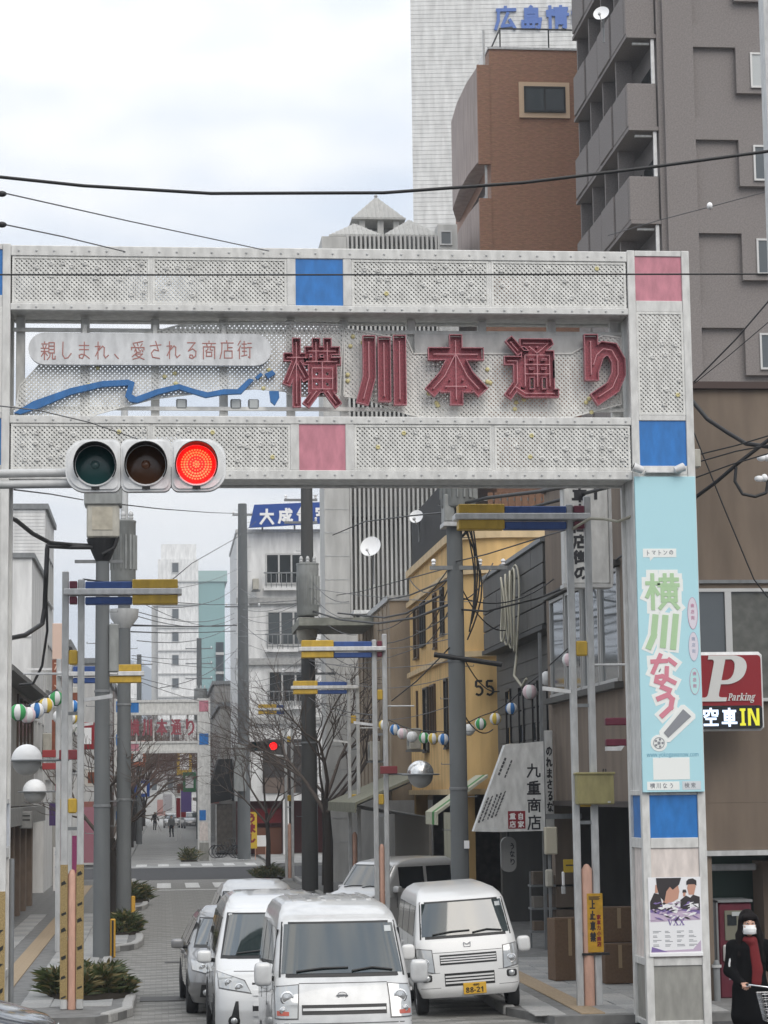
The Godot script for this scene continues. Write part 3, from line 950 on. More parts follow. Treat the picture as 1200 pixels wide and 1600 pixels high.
	for k in 4:
		var y := 26.45 - 3.34 * k
		var top := y + (3.6 if k == 0 else 1.84)
		b = MB.new()
		var pl := PackedVector2Array([Vector2(-0.44, 0.12), Vector2(-0.004, 0.12), Vector2(-0.004, 9), Vector2(-0.1, 9), Vector2(-0.52, 7.0), Vector2(-0.62, 4.5), Vector2(-0.58, 2.0)])
		b.prism(pl, y, top, PLAN)
		obj("balcony_front", b, lilac, t)
		part("corner_pier", Vector3(-0.46, y - 0.15, -0.118), Vector3(-0.003, top + 0.05, 0.04), brown, t)
		part("balcony_door", Vector3(-0.05, top - 1.1, -6.5), Vector3(-0.003, top + 0.95, -1.2), mats["glass_dark"], t)
		part("balcony_post", Vector3(-0.2, top + 0.05, -0.2), Vector3(-0.12, top + 1.45, -0.12), mats["galv"], t)
	window(t, face(Vector3(-0.6, 0, 0), Vector3(0.12, 0, -1), Vector3.LEFT), 2.4, 3.9, 27.6, 28.9, 2, mats["frame_dark"], mats["pane"], 0.06)
	part("window_surround", Vector3(1.1, 28.09, 0.002), Vector3(3.0, 29.45, 0.10), mat("cream_frame", Color(0.55, 0.40, 0.27), 0.7), t)
	window(t, face(Vector3(0, 0, 0.10), Vector3.RIGHT, Vector3.BACK), 1.28, 2.84, 28.28, 29.28, 2, mats["frame_dark"], mats["pane"], 0.07, 0.04)
	for x in [0.5, 2.35, 4.2]:
		part("roof_rail_post", Vector3(x, 30.8, -0.6), Vector3(x + 0.05, 31.7, -0.55), mats["black"], t)
	part("roof_rail", Vector3(0.5, 31.7, -0.6), Vector3(5.4, 31.75, -0.55), mats["black"], t)
	part("roof_rail", Vector3(0.5, 31.7, -4.6), Vector3(0.55, 31.75, -0.602), mats["black"], t)
	# --- white tower with horizontal siding ---
	t = thing("white_sided_tower", "white office tower clad in horizontal boards, behind the brown building", "building", Vector3(15.0, 0, -130), -0.125)
	var board := wall("tower_white", Color(0.74, 0.74, 0.725))
	part("wall", Vector3(0.02, 0.1, -12), Vector3(16, 64, -0.12), board, t)
	for i in 95:
		var y := 28.0 + i * 0.265
		var k := MB.new()
		var A := [Vector3(0, y, 0.02), Vector3(0, y + 0.257, 0.006)]
		k.quad(A[0], A[0] + Vector3(16, 0, 0), A[1] + Vector3(16, 0, 0), A[1], Vector3.BACK)
		k.quad(A[0], A[0] + Vector3(16, 0, 0), Vector3(16, y, -0.118), Vector3(0, y, -0.118), Vector3.DOWN)
		k.quad(A[1], A[1] + Vector3(16, 0, 0), Vector3(16, y + 0.257, -0.118), Vector3(0, y + 0.257, -0.118), Vector3.UP)
		k.quad(A[0], A[1], Vector3(0, y + 0.257, -0.118), Vector3(0, y, -0.118), Vector3.LEFT)
		obj("siding_board", k, board, t)
	part("siding_post", Vector3(3.85, 28, -0.11), Vector3(3.93, 53.2, 0.03), board, t)
	part("lower_wall", Vector3(0.01, 0.1, -13.9), Vector3(16, 27.95, 0.0), board, t)
	T = face(Vector3(5.1, 48.9, 0.06), Vector3.RIGHT, Vector3.BACK)
	obj("lettering", put_text("広島情報", T, Vector2(1.3, 1.4), Vector2(1.55, 0), 0.19, 0.1), mat("letter_blue", Color(0.075, 0.15, 0.42), 0.5), t)

func put_five(b: MB, T: Transform3D, o: Vector2, s: Vector2, w: float) -> void:
	var pts := [Vector2(0.85, 0.98), Vector2(0.15, 0.98), Vector2(0.12, 0.58), Vector2(0.55, 0.62), Vector2(0.88, 0.42), Vector2(0.85, 0.16), Vector2(0.5, 0.0), Vector2(0.1, 0.1)]
	for i in pts.size() - 1:
		var p: Vector2 = o + pts[i] * s
		var q: Vector2 = o + pts[i + 1] * s
		b.bar(T * Vector3(p.x, p.y, 0.02), T * Vector3(q.x, q.y, 0.02 + 0.0005 * i), w, w, T.basis.z)
func tile_texture() -> ImageTexture:
	var im := Image.create(512, 512, false, Image.FORMAT_RGB8)
	var rng := RandomNumberGenerator.new()
	rng.seed = 9
	im.fill(Color(0.84, 0.83, 0.82))
	for r in 30:
		for c in 9:
			var t := rng.randf_range(0.88, 1.0)
			var x := int(c * 56.9 + (28 if r % 2 else 0))
			var y := int(r * 17.07)
			im.fill_rect(Rect2i(x + 1, y + 1, 55, 16), Color(t, t * rng.randf_range(0.95, 1.0), t * 0.96))
			if x + 56 > 512: im.fill_rect(Rect2i(x - 511, y + 1, 55, 16), Color(t, t, t * 0.96))
	return ImageTexture.create_from_image(im)

func build_far_buildings() -> void:
	var white := wall("far_white", Color(0.78, 0.78, 0.77))
	var T := face(Vector3.ZERO, Vector3.RIGHT, Vector3.BACK)
	# --- white apartment with the blue roof sign, across the crossing ---
	var t := thing("white_apartment_building", "white apartment building across the crossing, under a blue roof sign", "building", Vector3(3.95, 0, -118))
	part("wall", Vector3(0, 2.9, -12), Vector3(7, 17.0, 0), white, t)
	part("parapet_cap", Vector3(-0.06, 17.0, -12), Vector3(7, 17.18, 0.08), mats["galv"], t)
	for y in [13.2, 10.0, 6.9]:
		part("floor_ledge", Vector3(-0.05, y, 0.002), Vector3(7, y + 0.34, 0.22), mat("ledge_grey", Color(0.42, 0.42, 0.41), 0.8, {"tex": tex["streak"]}), t)
	part("shop_side", Vector3(0, 0.1, -0.6), Vector3(0.5, 2.9, -0.002), white, t)
	part("shop_side", Vector3(2.35, 0.1, -0.6), Vector3(2.9, 2.9, -0.002), white, t)
	part("shop_side", Vector3(5.6, 0.1, -0.6), Vector3(7, 2.9, -0.002), white, t)
	part("shop_back", Vector3(0, 0.1, -3.2), Vector3(7, 2.9, -3), mat("shop_red", Color(0.10, 0.022, 0.018), 0.7), t)
	part("shop_counter", Vector3(0.9, 0.1, -1.6), Vector3(2.3, 1.5, -1.0), mat("shop_wood", Color(0.16, 0.06, 0.03), 0.7), t)
	part("shop_curtain", Vector3(0.55, 1.75, -0.9), Vector3(2.3, 2.5, -0.86), mat("curtain_red", Color(0.20, 0.012, 0.015), 0.8), t)
	for r in [[1.5, 3.6, 14.25, 15.9], [1.55, 3.7, 11.0, 12.85], [1.6, 3.8, 8.0, 9.7]]:
		window(t, T, r[0], r[1], r[2], r[3], 3, mats["frame_alu"], mats["glass_dark"] if r[2] > 14 or r[2] < 9 else mats["pane"], 0.09)
		part("balcony_rail", Vector3(r[0] - 0.1, r[2] + 0.55, 0.3), Vector3(r[1] + 0.1, r[2] + 0.62, 0.36), mats["galv_dark"], t)
		for i in 9:
			part("balcony_bar", Vector3(r[0] + i * 0.27, r[2] - 0.2, 0.31), Vector3(r[0] + i * 0.27 + 0.04, r[2] + 0.54, 0.35), mats["galv_dark"], t)
		part("balcony_slab", Vector3(r[0] - 0.1, r[2] - 0.34, 0.002), Vector3(r[1] + 0.1, r[2] - 0.2, 0.4), white, t)
	part("dark_front", Vector3(1.3, 3.3, 0.002), Vector3(3.8, 6.1, 0.06), mat("front_dark", Color(0.035, 0.03, 0.028), 0.6), t)
	part("dark_front_panel", Vector3(1.35, 3.3, 0.062), Vector3(3.0, 4.1, 0.09), mat("front_tan", Color(0.14, 0.105, 0.085), 0.7), t)
	b_sign_roof()
	# --- far white block with teal glass ---
	t = thing("far_white_block", "distant white block with teal glass wing, seen above the far gate", "building", Vector3(-0.6, 0, -350))
	part("wall", Vector3(0, 0, -14), Vector3(6.3, 40, 0), white, t)
	part("stair_strip", Vector3(-1.0, 0, -10), Vector3(-0.01, 33.5, -1), mat("far_grey", Color(0.42, 0.42, 0.41), 0.8), t)
	part("glass_wing", Vector3(6.32, 0, -14), Vector3(10.4, 36.5, -0.5), mat("teal_glass", Color(0.20, 0.33, 0.33), 0.15, {"spec": 0.7}), t)
	part("wing_roof", Vector3(6.0, 36.5, -14), Vector3(10.8, 38.2, -0.2), mat("teal_grey", Color(0.30, 0.42, 0.41), 0.6), t)
	for k in 10:
		part("floor_line", Vector3(-0.02, 4 + k * 3.6, 0.002), Vector3(6.32, 4.2 + k * 3.6, 0.25), mats["far_grey"], t)
		window(t, T, 2.1, 3.3, 5.4 + k * 3.6, 7.1 + k * 3.6, 1, mats["frame_alu"], mats["pane"], 0.12, 0.1)
	part("roof_room", Vector3(0.5, 40, -8), Vector3(6.0, 42.6, -2), white, t)
	part("dark_slot", Vector3(9.0, 8, -0.498), Vector3(10.2, 27, -0.3), mat("slot", Color(0.02, 0.03, 0.035), 0.3), t)
	for k in 5:
		part("slot_rail", Vector3(8.95, 13 + k * 3.0, -0.29), Vector3(10.25, 13.4 + k * 3.0, 0.0), mats["far_grey"], t)
	# --- low buildings closing the far street ---
	for r in [["pale two storey house at the far street end beside the teal block", -13.0, -3.5, 22.0, -330, "far_white"], ["grey flat roofed house at the far end of the street", -3.4, 3.2, 13.5, -335, "far_grey"]]:
		t = thing("far_house", r[0], "house", Vector3(r[1], 0, r[4]))
		var w: float = r[2] - r[1]
		part("wall", Vector3(0, 0, -10), Vector3(w, r[3], 0), mats[r[5]], t)
		part("roof_slab", Vector3(-0.3, r[3], -10.3), Vector3(w + 0.3, r[3] + 0.6, 0.4), mats["galv"], t)
		for k in 3:
			for c in 2:
				window(t, T, 0.8 + c * w * 0.5, w * 0.42 + c * w * 0.5, 4 + k * 3.4, 6 + k * 3.4, 2, mats["frame_alu"], mats["pane"], 0.12, 0.1)
	# --- right row beyond the crossing and left row, house by house ---
	var rng := RandomNumberGenerator.new()
	rng.seed = 31
	var tones := [Color(0.42, 0.40, 0.37), Color(0.30, 0.29, 0.275), Color(0.52, 0.51, 0.49), Color(0.22, 0.185, 0.165), Color(0.34, 0.31, 0.27)]
	var words := ["dark fronted", "pale grey", "cream", "brown", "buff", "mid grey", "stone coloured", "white walled"]
	for i in 5:
		var z := -131.0 - i * 24.0
		row_house("dark shop awning row house %s beyond the white apartment" % ["first", "second", "third", "fourth", "fifth"][i], 1, z, 22.0, rng.randf_range(7.5, 11.0), tones[i], rng, 3.4 + 0.2 * i)
	for i in 6:
		var z := -106.0 - i * 30.0
		row_house("%s left row house, %s beyond the crossing" % [words[i + 1], ["first", "second", "third", "fourth", "fifth", "sixth"][i]], -1, z, 28.0, rng.randf_range(8.0, 12.0), tones[(i + 2) % 5], rng, -2.9)

func row_house(label: String, side: int, z: float, length: float, h: float, tone: Color, rng: RandomNumberGenerator, x: float) -> Node3D:
	var t := thing("row_house", label, "building", Vector3(x, 0, z))
	var m := wall("row_%.2f_%.2f" % [tone.r, tone.b], tone)
	var s := float(side)
	part("upper_wall", Vector3(0, 3.1, -length), Vector3(7 * s, h, 0), m, t)
	part("roof_edge", Vector3(-0.15 * s, h, -length), Vector3(7 * s, h + 0.25, 0.12), mats["galv_dark"], t)
	part("shop_back", Vector3(5.5 * s, 0.1, -length), Vector3(7 * s, 3.1, -0.2), mats["interior"], t)
	part("pier", Vector3(0.0, 0.1, -0.4), Vector3(7 * s, 3.1, -0.01), m, t)
	part("awning", Vector3(-0.9 * s, 2.75, -length * 0.8), Vector3(-0.001 * s, 3.05, -length * 0.2), mat("awning_%d" % (int(h * 10) % 3), [Color(0.25, 0.26, 0.22), Color(0.12, 0.10, 0.10), Color(0.3, 0.12, 0.1)][int(h * 10) % 3], 0.8), t)
	var F := face(Vector3.ZERO, Vector3.FORWARD, Vector3(-s, 0, 0))
	for k in 2:
		if 4.2 + k * 3.0 + 1.6 > h: continue
		for c in 3:
			window(t, F, 2.0 + c * length * 0.3, 5.0 + c * length * 0.3, 4.2 + k * 3.0, 5.7 + k * 3.0, 2, mats["frame_alu"], mats["pane"])
	for c in 2:
		window(t, face(Vector3.ZERO, Vector3(s, 0, 0), Vector3.BACK), 1.0 + c * 2.6, 2.6 + c * 2.6, 4.3, 5.8, 2, mats["frame_alu"], mats["pane"])
	return t

func b_sign_roof() -> void:
	var t := thing("roof_sign", "long blue roof sign with four white characters, on the white apartment building", "sign", Vector3(3.95, 17.18, -117.2))
	var b := MB.new()
	b.prism(PackedVector2Array([Vector2(0.62, 0.0), Vector2(4.9, 0.25), Vector2(4.9, 1.38), Vector2(0.9, 1.22)]), -0.2, 0.0, Transform3D())
	obj("board", b, mat("sign_blue", Color(0.008, 0.055, 0.27), 0.5), t)
	obj("lettering", put_text("大成住宅", Transform3D(Basis(), Vector3(1.2, 0.2, 0.0)), Vector2(0.72, 0.78), Vector2(0.98, 0.04), 0.13, 0.04), mats["white_plain"], t)
	for x in [1.3, 3.0, 4.6]:
		part("strut", Vector3(x, -0.1, -0.6), Vector3(x + 0.08, 0.9, -0.21), mats["galv_dark"], t)

func build_left_buildings() -> void:
	var white: Material = mats["far_white"]
	var F := face(Vector3.ZERO, Vector3.FORWARD, Vector3.RIGHT)
	var t := thing("gabled_shop", "old low shop with dark upper opening, nearest of the left row", "building", Vector3(-3.75, 0, -50))
	part("upper_wall", Vector3(-7, 3.0, -17), Vector3(0, 6.0, 0), wall("old_grey", Color(0.34, 0.335, 0.315)), t)
	var b := MB.new()
	b.prism(PackedVector2Array([Vector2(-7.2, 6.0), Vector2(0.5, 6.0), Vector2(0.5, 6.12), Vector2(-1.2, 7.1), Vector2(-7.2, 7.6)]), -17.2, 0.1)
	obj("roof", b, mat("roof_grey", Color(0.16, 0.16, 0.155), 0.8, {"tex": tex["streak"]}), t)
	window(t, F, 9.0, 15.5, 4.4, 5.9, 4, mats["frame_brown"], mats["glass_dark"])  # dark glazed panes stand in for the shade inside the upper opening
	part("shutter", Vector3(0.3, 0.1, -0.6), Vector3(16.8, 2.98, -0.4), mat("shutter_brown", Color(0.17, 0.125, 0.09), 0.7, {"tex": tex["streak"]}), t, 0.0, F)
	for z in [8.2, 10.6, 13.2, 16.2]:
		part("pillar", Vector3(z, 0.1, -0.35), Vector3(z + 0.55, 2.98, 0.0), mat("pillar_brown", Color(0.21, 0.155, 0.115), 0.8, {"tex": tex["streak"], "scale": Vector3(1, 0.4, 1)}), t, 0.02, F)
	part("fascia", Vector3(0.0, 2.55, 0.001), Vector3(16.9, 2.97, 0.35), mat("fascia_grey", Color(0.26, 0.26, 0.25), 0.7, {"tex": tex["streak"]}), t, 0.0, F)
	t = thing("white_stepped_building", "white building with a stepped front, left of the signal cabinet", "building", Vector3(-3.9, 0, -68))
	part("wall", Vector3(-6, 3.0, -7), Vector3(0, 10.4, 0), white, t)
	part("parapet_cap", Vector3(-6, 10.4, -7), Vector3(0.08, 10.55, 0.08), mats["galv_dark"], t)
	part("shop_back", Vector3(-6, 0.1, -7), Vector3(-0.8, 3.0, -0.1), mats["interior"], t)
	part("panel_joint", Vector3(-6, 8.0, 0.001), Vector3(0, 8.05, 0.03), mats["galv"], t)
	part("panel_joint", Vector3(-6, 5.6, 0.001), Vector3(0, 5.65, 0.03), mats["galv"], t)
	window(t, face(Vector3.ZERO, Vector3.RIGHT, Vector3.BACK), -2.4, -0.9, 6.3, 7.6, 2, mats["frame_alu"], mats["pane"])
	for i in 3: window(t, F, 0.8 + i * 2.1, 2.2 + i * 2.1, 4.2, 5.6, 2, mats["frame_alu"], mats["pane"])
	t = thing("white_tall_building", "taller white building with finely boarded side, behind the stepped one", "building", Vector3(-3.88, 0, -75.2))
	part("wall", Vector3(-7, 0.1, -6), Vector3(0, 12.8, 0), white, t)
	part("parapet_cap", Vector3(-7, 12.8, -6), Vector3(0.1, 12.98, 0.1), mats["galv_dark"], t)
	for i in 20: part("board", Vector3(-7, 10.5 + i * 0.115, 0.002), Vector3(0, 10.6 + i * 0.115, 0.02), white, t)
	for k in 3: window(t, F, 1.0, 4.6, 3.8 + k * 3.0, 5.4 + k * 3.0, 3, mats["frame_alu"], mats["pane"])
	var rng := RandomNumberGenerator.new()
	rng.seed = 77
	row_house("plain grey shop house just before the crossing on the left", -1, -81.4, 5.5, 8.6, Color(0.46, 0.45, 0.43), rng, -3.4)

# ---------- the gate over the street ----------
const GZ := -30.4
# crossed strips cut to an outline (x-y plane of T)
func lattice(b: MB, poly: PackedVector2Array, T: Transform3D, pitch := 0.046, w := 0.027, th := 0.006) -> void:
	var lo := poly[0]
	var hi := poly[0]
	for p in poly:
		lo = lo.min(p)
		hi = hi.max(p)
	for dir in 2:
		var d := Vector2(1, 1).normalized() if dir == 0 else Vector2(1, -1).normalized()
		var s := Vector2(-d.y, d.x)
		var mid := (lo + hi) * 0.5
		var L := (hi - lo).length() * 0.5 + 0.1
		var n := int(L / pitch) + 1
		for i in range(-n, n + 1):
			var c := mid + s * pitch * i
			for seg in Geometry2D.intersect_polyline_with_polygon(PackedVector2Array([c - d * L, c + d * L]), poly):
				var p: Vector2 = seg[0]
				var q: Vector2 = seg[seg.size() - 1]
				var z := 0.0 if dir == 0 else th
				var X := T * Transform3D(Basis(Vector3(d.x, d.y, 0), Vector3(s.x, s.y, 0), Vector3(0, 0, 1)), Vector3(p.x, p.y, z))
				b.box(Vector3(0, -w / 2, 0), Vector3((q - p).length(), w / 2, th - 0.0004), X)
func rect(x0: float, y0: float, x1: float, y1: float) -> PackedVector2Array:
	return PackedVector2Array([Vector2(x0, y0), Vector2(x1, y0), Vector2(x1, y1), Vector2(x0, y1)])
# lattice panel with a slim frame and little lamp sockets
func lattice_panel(called: String, parent: Node, T: Transform3D, x0: float, y0: float, x1: float, y1: float, rng: RandomNumberGenerator, bulbs := true) -> void:
	var b := MB.new()
	lattice(b, rect(x0, y0, x1, y1), T)
	b.box(Vector3(x0, y0, -0.004), Vector3(x1, y0 + 0.03, 0.02), T)
	b.box(Vector3(x0, y1 - 0.03, -0.004), Vector3(x1, y1, 0.02), T)
	b.box(Vector3(x0, y0 + 0.03, -0.003), Vector3(x0 + 0.03, y1 - 0.03, 0.019), T)
	b.box(Vector3(x1 - 0.03, y0 + 0.03, -0.003), Vector3(x1, y1 - 0.03, 0.019), T)
	var o := obj(called, b, mats["gate_lattice"], parent, "stuff")
	if not bulbs: return
	var plain := MB.new()
	var yel := MB.new()
	var nx := int((x1 - x0) / 0.17)
	var ny := int((y1 - y0) / 0.17)
	for i in nx:
		for j in ny:
			if rng.randf() < 0.5: continue
			var c := Vector3(x0 + 0.1 + (i + 0.25 + 0.5 * rng.randf()) * (x1 - x0 - 0.1) / nx, y0 + 0.07 + (j + 0.25 + 0.5 * rng.randf()) * (y1 - y0 - 0.1) / ny, 0.012)
			var R := T * Transform3D(Basis(Vector3.RIGHT, PI / 2), c)
			var m: MB = yel if rng.randf() < 0.08 else plain
			m.lathe([Vector2(0.02, 0.0), Vector2(0.031, 0.0), Vector2(0.031, 0.014), Vector2(0.02, 0.018), Vector2(0.017, 0.008), Vector2(0, 0.008)], R, 10)
	if plain.v.size(): obj("bulb_sockets", plain, mats["gate_white"], o, "stuff")
	if yel.v.size(): obj("yellow_bulb_sockets", yel, mats["yellow_bulb"], o, "stuff")

func build_gate() -> void:
	var rng := RandomNumberGenerator.new()
	rng.seed = 3
	var t := thing("shopping_street_gate", "white lattice gate spanning the street entrance, carrying five large red letters", "gate", Vector3(0, 0, GZ))
	var gw: Material = mats["gate_white"]
	var F := Transform3D()
	# columns: corner tubes, cross bands, panels on the faces
	for s in [-1, 1]:
		var x0 := -2.95 if s < 0 else 6.53
		var x1 := -2.06 if s < 0 else 7.42
		var c := Node3D.new()
		c.name = "column"
		t.add_child(c, true)
		for cx in [x0, x1 - 0.11]:
			for cz in [-0.11, -0.89]:
				part("corner_tube", Vector3(cx, 0, cz), Vector3(cx + 0.11, 10.76, cz + 0.11), gw, c, 0.008)
		var a := x0 + 0.112
		var e := x1 - 0.112
		for y in [[10.68, 10.76], [9.88, 10.04], [8.33, 8.41], [7.56, 7.69], [3.13, 3.2], [2.41, 2.55], [0.83, 0.93], [0.02, 0.1]]:
			part("cross_band", Vector3(a, y[0], -0.10), Vector3(e, y[1], -0.012), gw, c, 0.006)
			part("cross_band", Vector3(a, y[0], -0.88), Vector3(e, y[1], -0.80), gw, c, 0.006)
			for sx in [x0 + 0.01, x1 - 0.09]:
				part("cross_band", Vector3(sx, y[0], -0.778), Vector3(sx + 0.08, y[1], -0.112), gw, c, 0.006)
		for fz in [[-0.045, -0.03], [-0.87, -0.855]]:
			part("blue_square" if s < 0 else "pink_square", Vector3(a, 10.04, fz[0]), Vector3(e, 10.68, fz[1]), mats["blue"] if s < 0 else mats["pink"], c)
			part("blue_square", Vector3(a, 7.69, fz[0]), Vector3(e, 8.33, fz[1]), mats["blue"], c)
			part("blue_square", Vector3(a, 2.55, fz[0]), Vector3(e, 3.13, fz[1]), mats["blue"], c)
			part("cream_panel", Vector3(a, 0.93, fz[0]), Vector3(e, 2.41, fz[1]), mats["cream_panel"], c)
			part("base_panel", Vector3(a, 0.1, fz[0]), Vector3(e, 0.83, fz[1]), mats["gate_grey"], c)
		for fz in [-0.03, -0.87]:
			lattice_panel("lattice_panel", c, Transform3D(Basis(), Vector3(0, 0, fz)), a, 8.41, e, 9.88, rng)
			lattice_panel("lattice_panel", c, Transform3D(Basis(), Vector3(0, 0, fz)), a, 3.2, e, 7.56, rng, fz > -0.1 and s < 0)
		# panels on the two sides
		for fx in [x0 + 0.045, x1 - 0.06]:
			part("blue_square", Vector3(fx, 7.69, -0.778), Vector3(fx + 0.015, 8.33, -0.112), mats["blue"], c)
			part("blue_square", Vector3(fx, 2.55, -0.778), Vector3(fx + 0.015, 3.13, -0.112), mats["blue"], c)
			part("cream_panel", Vector3(fx, 0.93, -0.778), Vector3(fx + 0.015, 2.41, -0.112), mats["cream_panel"], c)
			part("base_panel", Vector3(fx, 0.1, -0.778), Vector3(fx + 0.015, 0.83, -0.112), mats["gate_grey"], c)
			part("side_panel", Vector3(fx, 3.2, -0.778), Vector3(fx + 0.015, 7.56, -0.112), gw, c)
			part("side_panel", Vector3(fx, 8.41, -0.778), Vector3(fx + 0.015, 10.68, -0.112), gw, c)
	# beams: four flange tubes, uprights, coloured squares, lattice on both faces, closed underside
	for beam in [[9.83, 9.93, 10.59, 10.74, 1.85, 2.51, "blue"], [7.49, 7.62, 8.26, 8.37, 1.88, 2.52, "pink"]]:
		var xa := -2.058
		var xb := 6.528
		for z in [[-0.11, 0.0], [-0.89, -0.78]]:
			part("flange", Vector3(xa, beam[2], z[0]), Vector3(xb, beam[3], z[1]), gw, t, 0.01)
			part("flange", Vector3(xa, beam[0], z[0]), Vector3(xb, beam[1], z[1]), gw, t, 0.01)
			for x in [beam[4] - 0.12, beam[5]]:
				part("upright", Vector3(x, beam[1], z[0] + 0.004), Vector3(x + 0.12, beam[2], z[1] - 0.006), gw, t, 0.006)
			for x in [-0.16, 4.56]:
				part("rib", Vector3(x, beam[1], z[0] + 0.03), Vector3(x + 0.035, beam[2], z[1] - 0.02), gw, t)
			var fz: float = z[1] - 0.035 if z[1] > -0.1 else z[0] + 0.02
			part(beam[6] + "_square", Vector3(beam[4], beam[1], fz), Vector3(beam[5], beam[2], fz + 0.015), mats[beam[6]], t)
			for r in [[xa + 0.02, -0.162], [-0.124, beam[4] - 0.122], [beam[5] + 0.122, 4.558], [4.597, xb - 0.02]]:
				lattice_panel("lattice_panel", t, Transform3D(Basis(), Vector3(0, 0, fz)), r[0], beam[1] + 0.004, r[1], beam[2] - 0.004, rng, z[1] > -0.1)
		part("underside", Vector3(xa, beam[0] + 0.03, -0.775), Vector3(xb, beam[0] + 0.05, -0.115), gw, t)
		part("top_plate", Vector3(xa, beam[3] - 0.05, -0.775), Vector3(xb, beam[3] - 0.03, -0.115), gw, t)
		for i in 9:
			part("cross_tube", Vector3(-1.6 + i * 0.97, beam[2] - 0.1, -0.775), Vector3(-1.54 + i * 0.97, beam[2] - 0.02, -0.115), gw, t)
	# bolts along the flanges
	var bolts := MB.new()
	for y in [9.88, 10.665, 7.555, 8.315]:
		for i in 36:
			bolts.lathe([Vector2(0.016, 0.0), Vector2(0.016, 0.01), Vector2(0.009, 0.014), Vector2(0, 0.014)], Transform3D(Basis(Vector3.RIGHT, PI / 2), Vector3(-1.95 + i * 0.24, y, 0.0)), 6)
	obj("flange_bolts", bolts, mats["galv"], t, "stuff")
	# posts between the beams
	for x in [-1.95, -1.06, -0.09, 0.86, 1.80, 2.55, 3.51, 4.52, 5.52, 6.42]:
		part("post", Vector3(x - 0.06, 8.37, -0.60), Vector3(x + 0.06, 9.83, -0.48), gw, t, 0.008)
	for y in [8.52, 9.62]:
		part("backing_rail", Vector3(-2.05, y, -0.46), Vector3(6.52, y + 0.05, -0.41), gw, t)
	# the two wave-shaped lattice screens
	var wl := PackedVector2Array([Vector2(-2.015, 8.377), Vector2(-1.221, 8.353), Vector2(-0.633, 8.524), Vector2(-0.11, 8.668), Vector2(0.589, 8.761), Vector2(1.292, 8.818), Vector2(1.706, 8.784), Vector2(1.838, 8.713), Vector2(2.475, 8.717), Vector2(2.539, 9.726), Vector2(1.846, 9.757), Vector2(1.121, 9.742), Vector2(0.24, 9.707), Vector2(-0.154, 9.597), Vector2(-1.157, 9.428), Vector2(-1.675, 9.14), Vector2(-1.95, 8.837)])
	var wr := PackedVector2Array([Vector2(2.537, 8.717), Vector2(2.883, 8.665), Vector2(3.415, 8.469), Vector2(3.859, 8.381), Vector2(4.575, 8.348), Vector2(5.205, 8.359), Vector2(5.748, 8.434), Vector2(6.46, 8.618), Vector2(6.486, 9.575), Vector2(6.231, 9.61), Vector2(5.77, 9.341), Vector2(3.516, 9.326), Vector2(3.43, 9.525), Vector2(2.548, 9.681)])
	for w in [wl, wr]:
		var b := MB.new()
		lattice(b, w, Transform3D(Basis(), Vector3(0, 0, -0.36)))
		for i in w.size():
			b.bar(Vector3(w[i].x, w[i].y, -0.35), Vector3(w[(i + 1) % w.size()].x, w[(i + 1) % w.size()].y, -0.35), 0.02, 0.03, Vector3.BACK)
		obj("wave_lattice", b, mats["gate_lattice"], t, "stuff")
	part("letter_backboard", Vector3(3.54, 9.28, -0.385), Vector3(6.30, 9.62, -0.365), steel("backboard", Color(0.5, 0.5, 0.49)), t)
	var ys := MB.new()
	for i in 30:
		var c := [Vector2(0.15, 9.0), Vector2(1.4, 8.96), Vector2(2.72, 9.0), Vector2(2.66, 9.5), Vector2(3.75, 8.62), Vector2(4.6, 9.0), Vector2(5.05, 8.55), Vector2(6.0, 8.62), Vector2(-0.9, 8.95)]
		var p: Vector2 = c[i % 9] + Vector2(rng.randf_range(-0.15, 0.15), rng.randf_range(-0.16, 0.16))
		ys.lathe([Vector2(0.0, 0.03), Vector2(0.02, 0.028), Vector2(0.032, 0.012), Vector2(0.032, 0.0)], Transform3D(Basis(Vector3.RIGHT, PI / 2), Vector3(p.x, p.y, -0.347)), 8)
	obj("yellow_bulb_sockets", ys, mats["yellow_bulb"], t, "stuff")
	# slogan plate
	var y0 := 9.114
	var y1 := 9.561
	var xl := -1.824
	var xr := 1.516
	var r := (y1 - y0) / 2
	var pl := PackedVector2Array()
	for i in 13: pl.append(Vector2(xl + r - r * sin(PI * i / 12.0), (y0 + y1) / 2 + r * cos(PI * i / 12.0)))
	for i in 13: pl.append(Vector2(xr - r + r * sin(PI * i / 12.0), (y0 + y1) / 2 - r * cos(PI * i / 12.0)))
	var pb := MB.new()
	pb.prism(pl, -0.30, -0.20)
	var plate := obj("slogan_plate", pb, steel("plate_white", Color(0.70, 0.71, 0.72)), t)
	obj("lettering", put_text("親しまれ、愛される商店街", Transform3D(Basis(), Vector3(-1.659, 9.175, -0.2)), Vector2(0.205, 0.265), Vector2(0.2455, 0.0028), 0.014, 0.004), mats["slogan_ink"], plate)
	for x in [-1.06, -0.09, 0.86]:
		part("plate_bracket", Vector3(x - 0.03, y1 - 0.01, -0.47), Vector3(x + 0.03, y1 + 0.14, -0.3), gw, t)
	# blue wave ribbon
	var up := PackedVector2Array([Vector2(-2.016, 8.447), Vector2(-1.758, 8.608), Vector2(-1.241, 8.796), Vector2(-0.807, 8.896), Vector2(-0.459, 8.916), Vector2(-0.372, 8.881), Vector2(-0.389, 8.8), Vector2(-0.415, 8.711), Vector2(-0.354, 8.676), Vector2(-0.067, 8.784), Vector2(0.239, 8.857), Vector2(0.458, 8.787), Vector2(0.633, 8.743), Vector2(0.852, 8.789), Vector2(1.046, 8.79), Vector2(1.205, 8.943)])
